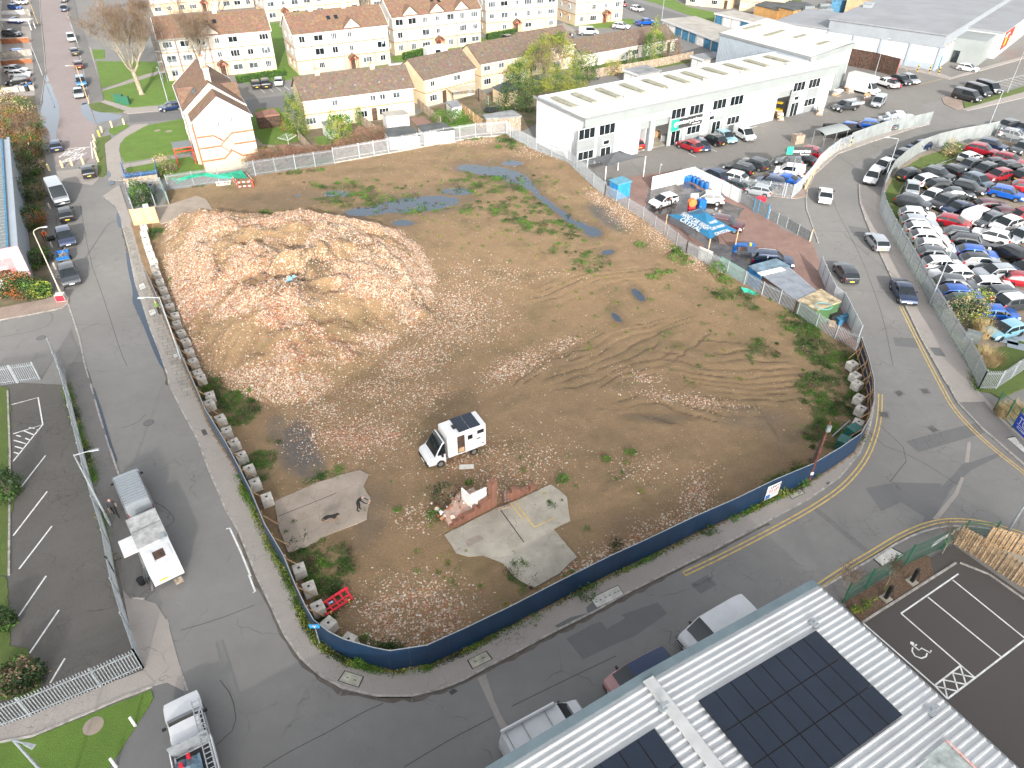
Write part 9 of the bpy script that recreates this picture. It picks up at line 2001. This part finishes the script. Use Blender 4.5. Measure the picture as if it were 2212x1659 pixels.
for x in(-2.6,2.6): MB().box((x,-1.35,1.2),(.14,.14,2.4)).bd('post',M['dark'],t)
for k,(a0,b0,l) in enumerate([((375,1215),(500,1350),'brown fence between the lawn and the first small garden'),((880,1050),(1105,1215),'brown fence with a white gate gap left of the big white shed'),((1400,930),(1600,1090),'grey brown fence right of the brick patio'),((1778,970),(1955,1110),'new orange panel fence along the play garden'),((1905,830),(2010,910),'short fence by the trampoline')]): pfc(WL('10',a0,b0),1.6,l,mt=M['pallet'] if k==3 else M['oldwood'],name='garden_fence')
pfc(WL('20',(660,680),(890,640),(1140,600),(1350,560),(1555,515)),1.7,'long timber fence behind the bungalow gardens',mt=M['oldwood'],pm=M['pallet'],name='garden_fence')
p=W(q('10',290,1290));t=thing('rotary_airer','white rotary washing line on the small concrete patio','clothes airer',(*p,.08));MB().tube([(0,0,0),(0,0,1.9)],.03,6).bd('post',M['white'],t);b=MB()
for k in range(4): a=k*math.pi/2+.4;b.tube([(0,0,1.3),(1.5*math.cos(a),1.5*math.sin(a),1.95)],.025,5)
for r_ in(.7,1.1,1.45): b.tube([(r_*math.cos(a*math.pi/2+.4),r_*math.sin(a*math.pi/2+.4),1.5+r_*.3) for a in range(5)],.012,4)
b.bd('arms',M['white'],t)
p=W(q('10',2035,975));t=thing('trampoline','dark netted trampoline in the play garden','trampoline',(*p,.03));MB().tube([(0,0,.55),(0,0,.62)],1.4,20).bd('mat',M['dark'],t);b=MB()
for k in range(7): a=k*.9;b.tube([(1.4*math.cos(a),1.4*math.sin(a),0),(1.4*math.cos(a),1.4*math.sin(a),2.2)],.03,5)
for z in(1.4,2.2): b.tube([(1.4*math.cos(k*.45),1.4*math.sin(k*.45),z) for k in range(15)],.03,5)
b.bd('frame',M['green'],t)
p=W(q('00',1040,890));
for k,(u,v) in enumerate([(1037,885),(1090,905)]): t=thing('utility_cabinet','green roadside cabinet, %s of two on the tree lawn'%['left','right'][k],'cabinet',(*W(q('00',u,v)),.06),.1);MB().box((0,0,.7),(1.5,.7,1.4)).bd('casing',M['green'],t)
for i,(f,u,v,l) in enumerate([('30',700,800,'pile of plasterboard and crates by the trade warehouse corner'),('30',590,830,'pale timber stack beside the flatbed truck'),('30',850,870,'wrapped pallet of bricks behind the flatbed truck'),('30',440,985,'pallet of pink boards in front of unit four'),('30',100,1030,'wrapped sack pallet at the open unit bay'),('30',40,1000,'pink sack heap beside the forklift')]):
 t=thing('material_pallet',l,'pallet',(*W(q(f,u,v)),0),.4+i*.3,'building materials outside the units');MB().box((0,0,.07),(1.6,1.2,.14)).bd('pallet',M['oldwood'],t);R=random.Random(i)
 for k in range(4): MB().box((R.uniform(-.3,.3),R.uniform(-.2,.2),.3+k*.25),(R.uniform(.8,1.6),R.uniform(.6,1.1),.24),R.uniform(-.2,.2)).bd('load',[M['offwhite'],M['pallet'],M['block'],flat('salmon_board',(.62,.42,.36))][(i+k)%4],t)
p=W(q('30',80,975),.5);t=thing('forklift','yellow forklift at the open bay of unit three','forklift',(*p,0),-.6);MB().box((0,0,.75),(1.9,1.1,.9)).bd('chassis',mat('forklift_yellow',(.7,.5,.03),.5),t)
for x in(-.5,.5):
 for y in(-.5,.5): MB().box((x,y,1.7),(.07,.07,1.1)).bd('cage_post',M['black'],t)
MB().box((0,0,2.25),(1.2,1.1,.06)).bd('cage_roof',mat('forklift_yellow',(.7,.5,.03)),t);MB().box((1.15,0,1.3),(.12,.9,2.5)).bd('mast',M['black'],t)
for x in(-.6,.6):
 for y in(-.55,.55): MB().tube([(x,y-.1,.3),(x,y+.1,.3)],.3,12).bd('wheel',M['rubber'],t)
baretree(W(q('00',1228,818)),16.5,'big bare spreading tree on the lawn left of the patterned gable',5,spread=.8,r=.42,lean=(-.6,.4),maxd=5,tw=1.3,ntw=5)
baretree(W(q('D',440,178)),13.5,'tall thin bare tree between the patterned gable and the scaffolded flats',9,spread=.42,r=.26,maxd=5,tw=.9,ntw=4)
for i,(u,v,h_,l) in enumerate([(1190,560,9,'brown twiggy tree filling the gap left of the scaffolding'),(1260,330,10,'bare brown tree at the upper left corner of the scaffolded flats'),(900,130,8,'bare bush-like tree at the top beyond the long shed'),(1560,130,10,'bare tree before the furthest back flats'),(1900,110,10,'second bare tree before the furthest back flats')]): baretree(W(q('00',u,v)),h_,l,20+i,spread=.6,r=.18,maxd=4,tw=1.2,ntw=9,bm=M['bark'],trunk=.16)
for i,(u,l) in enumerate([(620,'bare garden tree at the top, behind the two rooflight flats'),(960,'brown garden tree at the top, near the valley of the roofs')]): baretree(W(q('10',u,60+40)),9,l,31+i,spread=.6,r=.16,maxd=4,tw=1.2,ntw=9,bm=M['bark'],trunk=.16)
c=W(q('20',290,800));t,tips=baretree(c,11,'big yellow green tree with grey dead limbs at the warehouse corner',14,spread=.85,r=.26,maxd=4,tw=.8,ntw=6,trunk=.12,name='mixed_tree');P=[];R=np.random.default_rng(4)
cl=[(a*1.0,b*1.0,z_,s_) for a,b,z_,s_ in [(-4.5,-1,2.5,1.9),(-3.2,1,4.8,1.6),(-1.2,-2.6,2.0,1.8),(1.5,-2.8,2.4,1.9),(3.8,-1.5,3.4,1.9),(5.0,.5,5.2,1.7),(3.2,2,6.8,1.4),(0,2,7.8,1.3),(-2.2,2.4,6.2,1.3),(.8,-.4,4.2,1.5),(-5.2,0,4.2,1.3),(4.6,-2.4,1.6,1.6),(2.0,1.0,8.6,1.0),(-.5,0,6.2,1.2)]]
for k,(a,b,z_,s_) in enumerate(cl): P.append(blb((a*1.1,b,z_*1.1),(s_*1.5,s_*1.3,s_*.95),2300,50+k,.35,.6))
lfc(np.concatenate(P),.13,[M['leaf_y'],M['leaf_y'],M['leaf_g']],t,'foliage',4,aspect=.35)
bush(W(q('20',40,960)),(3.2,2.0,4.2),'dark evergreen mass under the yellow green tree at the warehouse',[M['leaf_d'],M['leaf_g'],M['leaf_d']],5000,.13,seed=61);bush(W(q('20',640,690)),(2.6,1.5,3),'dark evergreen shrub at the bungalow fence end',[M['leaf_d'],M['leaf_g']],2500,.13,seed=62);bush(W(q('20',860,650)),(2.0,1.2,2.0),'pale yellow shrub against the long timber fence',[M['leaf_y'],M['straw']],1500,.13,seed=63)
bush(W(q('20',1205,545)),(2.2,1.8,5.0),'round green tree in the bungalow garden',[M['leaf_g'],M['leaf_b'],M['leaf_y']],5200,.13,'tree','garden_tree',64);bush(W(q('20',1370,530)),(1.9,1.4,3.2),'brown and orange shrub right of the round garden tree',[M['leaf_o'],M['twig'],M['leaf_g']],2200,.12,seed=65);bush(W(q('20',1010,560)),(1.6,1.0,2.0),'green creeper heap by the bungalow patio',[M['leaf_g'],M['leaf_d']],1200,.12,seed=66)
bush(W(q('10',365,1160)),(1.7,1.6,4.2),'rounded green conical tree at the terrace left end',[M['leaf_g'],M['leaf_y'],M['leaf_g']],5200,.10,'tree','conical_tree',67);bush(W(q('10',745,1240)),(2.3,1.6,3.2),'bright yellow green bush in front of the longest terrace',[M['leaf_y'],M['leaf_b']],3600,.13,seed=68);bush(W(q('10',262,1130)),(.8,.7,1.2),'small orange leaved shrub by the brown shed',[M['leaf_o'],M['leaf_y']],700,.09,seed=69);bush(W(q('10',895,1080)),(.7,.6,2.0),'slim green shrub against the longest terrace',[M['leaf_g'],M['leaf_b']],800,.09,seed=70);bush(W(q('10',1690,1060)),(3.2,2.0,1.3),'low green garden growth right of the brick patio',[M['leaf_b'],M['leaf_g']],3000,.11,seed=71)
bush(W(q('M',730,170)),(1.6,1.4,1.7),'brown and green bush on the lawn by the blue cage',[M['twig'],M['leaf_b'],M['straw']],1800,.10,seed=72)
for i,(f,a0,b0,h_,l) in enumerate([('10',(0,690),(260,650),1.3,'clipped green hedge behind the three parked bays'),('10',(1275,520),(1480,470),1.5,'green hedge left of the touring caravan'),('10',(1995,345),(2250,300),1.5,'green hedge behind the dark estate car'),('00',(2050,720),(2220,690),1.3,'green hedge in front of the scaffolded flats')]):
 a=v2(W(q(f,*a0)));b=v2(W(q(f,*b0)));t=thing('hedge',l,'hedge',((a.x+b.x)/2,(a.y+b.y)/2,0),math.atan2((b-a).y,(b-a).x));L_=(b-a).length;R=np.random.default_rng(i);n=2600
 MB().box((0,0,h_*.45),(L_-.2,.9,h_*.85)).bd('hedge_core',M['leaf_d'],t);lfc(np.column_stack([R.uniform(-L_/2,L_/2,n),R.normal(0,.42,n).clip(-.65,.65),h_*R.random(n)**.5]),.12,[M['leaf_g'],M['leaf_b']],t,'foliage',i)
for k,(a0,b0,l) in enumerate([((-60,1500),(330,1400),'brown bramble mass over the left part of the back fence'),((330,1400),(760,1330),'brown bramble mass over the middle of the back fence'),((760,1330),(1290,1210),'thin brown bramble mass towards the white fence')]):
 a=v2(W(q('10',*a0)));b=v2(W(q('10',*b0)));R=np.random.default_rng(80+k);n=9000;s_=R.random(n);P=np.array([a.lerp(b,float(x)) for x in s_]);hh=1.2+2.2*np.clip(n1.fbm(P[:,0],P[:,1],.35,3)+.45,0,1)
 t=thing('bramble',l,'bramble',(0,0,0));lfc(np.column_stack([P[:,0]+R.normal(0,.7,n),P[:,1]+.5+R.normal(0,.6,n),hh*R.random(n)**.6]),.22,[M['twig'],mat('red_brown_twigs',(.30,.15,.10),.95,var=.3,scale=1,coord=W_),M['twig']],t,'tangle',80+k,aspect=.10,flat=.8)
for i,(f,u,v,r_,m_,l) in enumerate([('00',90,1000,(3.6,2.4,2.6),('leaf_g','straw','twig'),'scrub bush below the lowest driveway wall'),('00',230,1180,(3.6,2.4,2.6),('leaf_g','leaf_o','twig'),'green and rust scrub beside the big puddle'),('00',280,1350,(2.6,2.4,2.4),('leaf_d','leaf_o','leaf_g'),'dark scrub near the puddle end of the left bank'),('00',90,1150,(3.4,2.2,2.4),('leaf_o','leaf_g','twig'),'orange tinged scrub above the warehouse roof corner'),('00',250,1520,(2.2,2.2,2.0),('leaf_g','leaf_d','twig'),'scrub beside the warehouse hand rail'),
 ('01',290,60,(1.8,2.2,2.0),('leaf_d','leaf_g','twig'),'dark ivy scrub behind the silver high van'),('01',290,300,(1.6,2.4,1.7),('leaf_d','leaf_g','leaf_o'),'dark ivy scrub behind the orange jacket worker'),('01',330,620,(1.2,2.2,1.0),('leaf_g','leaf_b','leaf_d'),'low green scrub along the blue grey warehouse'),('01',60,870,(2.6,1.6,1.9),('leaf_g','leaf_o','leaf_d'),'bush with orange berries before the pink edged front, left one'),('01',220,890,(2.2,1.4,1.4),('leaf_g','leaf_d','leaf_o'),'green bush before the pink edged front, middle one'),('01',350,890,(1.5,1.2,1.0),('leaf_g','leaf_y','leaf_d'),'small green bush nearest the red faced box'),
 ('02',90,960,(1.1,1.2,1.6),('leaf_g','leaf_d','leaf_d'),'blue green shrub at the left frame edge of the old car park'),('03',60,430,(.8,.7,1.0),('leaf_g','leaf_d'),'small dark shrub at the left frame edge'),('03',190,930,(1.5,1.0,1.2),('leaf_g','twig','leaf_d'),'weedy heap of litter in the car park corner')]):
 bush(W(q(f,u,v)),r_,l,[M[x] for x in m_],int(900+900*r_[0]),.09+.012*r_[0],seed=100+i,group='scrub on the left bank' if i<11 else None)
t,_=baretree(W(q('00',250,1250)),5.5,'bare grey bush with white stems over the left bank',40,spread=.9,r=.10,maxd=4,tw=.6,ntw=4,trunk=.1,name='bare_bush')
bush(W(q('H',680,560)),(2.4,1.8,2.2),'grey green shrub inside the car lot fence corner',[M['leaf_d'],M['straw'],M['leaf_g'],M['leaf_y']],3800,.09,seed=120);bush(W(q('30',1560,1340)),(1.5,1.0,1.6),'pale green shrub at the curved solid fence',[M['leaf_g'],M['straw']],1500,.10,seed=121)
def grasses(c,r,h,n,seed,label,name='dry_grass'):
 t=thing(name,label,'grass clump',(c[0],c[1],0));R=random.Random(seed);mb=MB()
 for k in range(n):
  a=R.uniform(0,6.28);d=R.random()**.5*r;p=Vr((d*math.cos(a),d*math.sin(a),.05));e=p+Vr((R.gauss(0,.25)+p.x*.3,R.gauss(0,.25)+p.y*.3,h*R.uniform(.5,1)));s=Vr((math.sin(a),-math.cos(a),0))*.018;mb.add([p-s,p+s,e],[(0,1,2)])
 mb.bd('blades',M['straw'],t);return t
grasses(W(q('H',1130,900)),1.1,1.7,900,1,'tall dry brown grass in front of the light blue hatchback');grasses(W(q('H',1250,1620)),1.2,1.3,900,2,'arching dry grass behind the corner palisade');grasses(W(q('K',1640,900)),.7,1.2,700,3,'pale ornamental grass behind the green mesh fence, left clump');grasses(W(q('K',1950,850)),.7,1.2,700,4,'pale ornamental grass behind the green mesh fence, right clump')
b=boxthing('grey_bin_store','grey lidded box in the car lot corner','box',W(q('H',860,1000),.3),(1.3,.9,.9),-.6,M['galv_dark'],.05)
for k,(u,v) in enumerate([(1750,1080),(2080,1010),(2060,1240)]): boxthing('paving_sheet','blue grey sheet lying on weeds, %s of three at the lot corner'%['left','right','lower'][k],'sheet',W(q('H',u,v)),(2.0,1.2,.04),-.5,M['wclad2'],.07)
for i,(f,u,v,h_,l) in enumerate([('32',1500,1470,3.2,'young staked bare tree by the white banner'),('33',640,215,3.0,'young bare tree by the silver roof corner'),('33',1010,100,2.6,'young bare tree between the charging posts')]): baretree(W(q(f,u,v)),h_,l,130+i,spread=.5,r=.03,maxd=3,tw=.4,ntw=3,trunk=.35,name='young_tree',z=.1)
R=random.Random(8)
for i in range(16):
 u,v=R.uniform(720,1020),0;v=360-(u-720)*.55+R.uniform(-70,0);clump('33',u,v,.22,.2,70,200+i,[M['leaf_y'],M['leaf_b']],'small tufted plant in the bark bed, one of the scattered tufts',.05,'plant','bed_plant',.13)
for o in bpy.data.objects:
 if o.name.startswith('bed_plant'): o['group']='tufts in the bark bed'
for k,(a0,b0,h_,m_,l) in enumerate([((-60,700),(480,670),1.1,'brk','brick wall above the bright blue hatchback drive'),((-60,930),(510,870),1.2,'gravelboard','pale rendered wall below the bright blue hatchback'),((-60,1040),(520,990),.9,'brk','orange brick wall above the white car drive'),((380,210),(480,250),1.1,'gravelboard','short pale wall by the second drive'),((-60,1480),(550,1420),.9,'gravelboard','pale wall at the foot of the lowest drive'),((-60,240),(470,215),1.0,'white','white balustrade between the top drives')]):
 a=W(q('E',*a0));b=W(q('E',*b0));mb=MB();mb.slab(a,b,-.05,h_,.25);mm=mat('garden_brick',(.34,.13,.06),.9,var=.2,scale=2,coord=W_) if m_=='brk' else M[m_];t=thing('garden_wall',l,'wall',(0,0,0));mb.bd('wall_body',mm,t);mb=MB();mb.slab(a,b,h_,h_+.07,.34);mb.bd('coping',M['gravelboard'],t)
t=thing('carport','white flat roofed carport between the second and third drives','carport',(*W(q('E',280,470)),0),.03);MB().box((0,0,2.3),(8.5,2.4,.15)).bd('roof',M['offwhite'],t)
for x in(-4,4):
 for y in(-1,1): MB().box((x,y,1.1),(.15,.15,2.2)).bd('post',M['white'],t)
for k,u in enumerate((305,390,440,505)): t=thing('wheelie_bin','wheelie bin at the lowest drive gate, %s from the left'%['first','second','third','last'][k],'bin',(*W(q('E',u,1440 if k%2==0 else 1400)),.03),.1,'wheelie bins by the lowest drive');MB().box((0,0,.5),(.55,.6,1.0)).bd('bin_body',M['dark'],t);MB().box((0,0,1.04),(.6,.68,.08)).bd('lid',[M['wclad2'],M['galv_dark'],M['blue'],M['blue']][k],t)
for k,(v0,v1) in enumerate(((-40,420),(430,960),(980,1480))):
 a=v2(W(q('E',30,v1)));b=v2(W(q('E',30,v0)));t=thing('house','pale house front at the left edge beside the %s drives'%['top','middle','lowest'][k],'house',(a.x,a.y,0),math.atan2((b-a).y,(b-a).x));L_=(b-a).length-.4;shell(t,L_,8,-.1,5,M['creamwhite'],gable=7.4);gable_roof(t,L_,8,5,7.4,M['tiles2']);window(t,L_*.3,-.06,3.9,1.6,1.1,'f',2);window(t,L_*.7,-.06,1.4,1.8,1.2,'f',3)
cam=bpy.data.cameras.new('camera');cam.sensor_width=36;cam.sensor_fit='HORIZONTAL';cam.lens=36*F/2212;cam.clip_start=.5;cam.clip_end=5000
co_=bpy.data.objects.new('camera',cam);COL.objects.link(co_);co_.location=(0,0,CH);co_.rotation_euler=(math.radians(90)-PITCH,0,0);SC.camera=co_
SUN_EL=math.radians(23);AZ=math.radians(-9)   # shadows run away from the camera, a little left
sd=Vr((math.sin(AZ)*math.cos(SUN_EL),math.cos(AZ)*math.cos(SUN_EL),-math.sin(SUN_EL)))  # travel direction of the light
sl=bpy.data.lights.new('sun','SUN');sl.energy=2.6;sl.angle=math.radians(.5);sl.color=(1,.94,.86)
so=bpy.data.objects.new('sun',sl);COL.objects.link(so);so.rotation_euler=sd.to_track_quat('-Z','Y').to_euler();so.location=(0,-50,90)
w=bpy.data.worlds.new('World');SC.world=w;w.use_nodes=True;nt=w.node_tree
sky=nt.nodes.new('ShaderNodeTexSky');sky.sky_type='NISHITA';sky.sun_disc=False;sky.sun_elevation=SUN_EL
src=-sd;sky.sun_rotation=math.atan2(src.x,src.y)
sky.air_density=1.0;sky.dust_density=2.2;sky.ozone_density=.6
bg=nt.nodes['Background'];bg.inputs['Strength'].default_value=.15;hs=nt.nodes.new('ShaderNodeHueSaturation');hs.inputs['Saturation'].default_value=.22;nt.links.new(sky.outputs[0],hs.inputs['Color']);nt.links.new(hs.outputs[0],bg.inputs['Color'])
SC.view_settings.view_transform='Standard';SC.view_settings.look='None';SC.view_settings.exposure=1.28;SC.view_settings.gamma=1
def cloud(cx,cy,rx,ry,name,seed,H0=430,label='grey cloud bank drifting between the low sun and the near half of the site'):
 k=H0/math.sin(SUN_EL);c=Vr((cx,cy,0))-sd*k
 mb=MB();R=random.Random(seed);nu,nv=40,12;o=[]
 for i in range(nv+1):
  for j in range(nu):
   th=math.pi*i/nv;ph=2*math.pi*j/nu;d=Vr((math.sin(th)*math.cos(ph),math.sin(th)*math.sin(ph),math.cos(th)))
   f=1+.20*mnoise.noise(d*2.3+Vr((seed,0,0)))+.08*mnoise.noise(d*6+Vr((0,seed,0)))
   o.append((c.x+d.x*rx*f,c.y+d.y*ry*f,c.z+d.z*ry*.22*f))
 fs=[]
 for i in range(nv):
  for j in range(nu): fs.append((i*nu+j,(i+1)*nu+j,(i+1)*nu+(j+1)%nu,i*nu+(j+1)%nu))
 mb.add(o,fs);m=bpy.data.materials.get('cloud') 
 if not m:
  m=bpy.data.materials.new('cloud');m.use_nodes=True;t=m.node_tree;t.nodes.clear()
  out=t.nodes.new('ShaderNodeOutputMaterial');tr=t.nodes.new('ShaderNodeBsdfTransparent');df=t.nodes.new('ShaderNodeBsdfDiffuse');df.inputs[0].default_value=(.85,.86,.9,1)
  tl=t.nodes.new('ShaderNodeBsdfTranslucent');tl.inputs[0].default_value=(.85,.86,.9,1);a=t.nodes.new('ShaderNodeAddShader');mx=t.nodes.new('ShaderNodeMixShader');mx.inputs[0].default_value=.46
  t.links.new(df.outputs[0],a.inputs[0]);t.links.new(tl.outputs[0],a.inputs[1]);t.links.new(tr.outputs[0],mx.inputs[1]);t.links.new(a.outputs[0],mx.inputs[2]);t.links.new(mx.outputs[0],out.inputs[0])
 ob=mb.bd('cloud',m,None,True);return struct(ob)
cloud(-8,-10,150,62,'cloud',3)
cloud(75,22,66,20,'cloud',8)
SC.render.resolution_x=1024;SC.render.resolution_y=768
SC.render.engine='CYCLES';SC.cycles.use_adaptive_sampling=True;SC.cycles.max_bounces=6;SC.cycles.transparent_max_bounces=16
try: SC.cycles.use_denoising=True
except Exception: pass
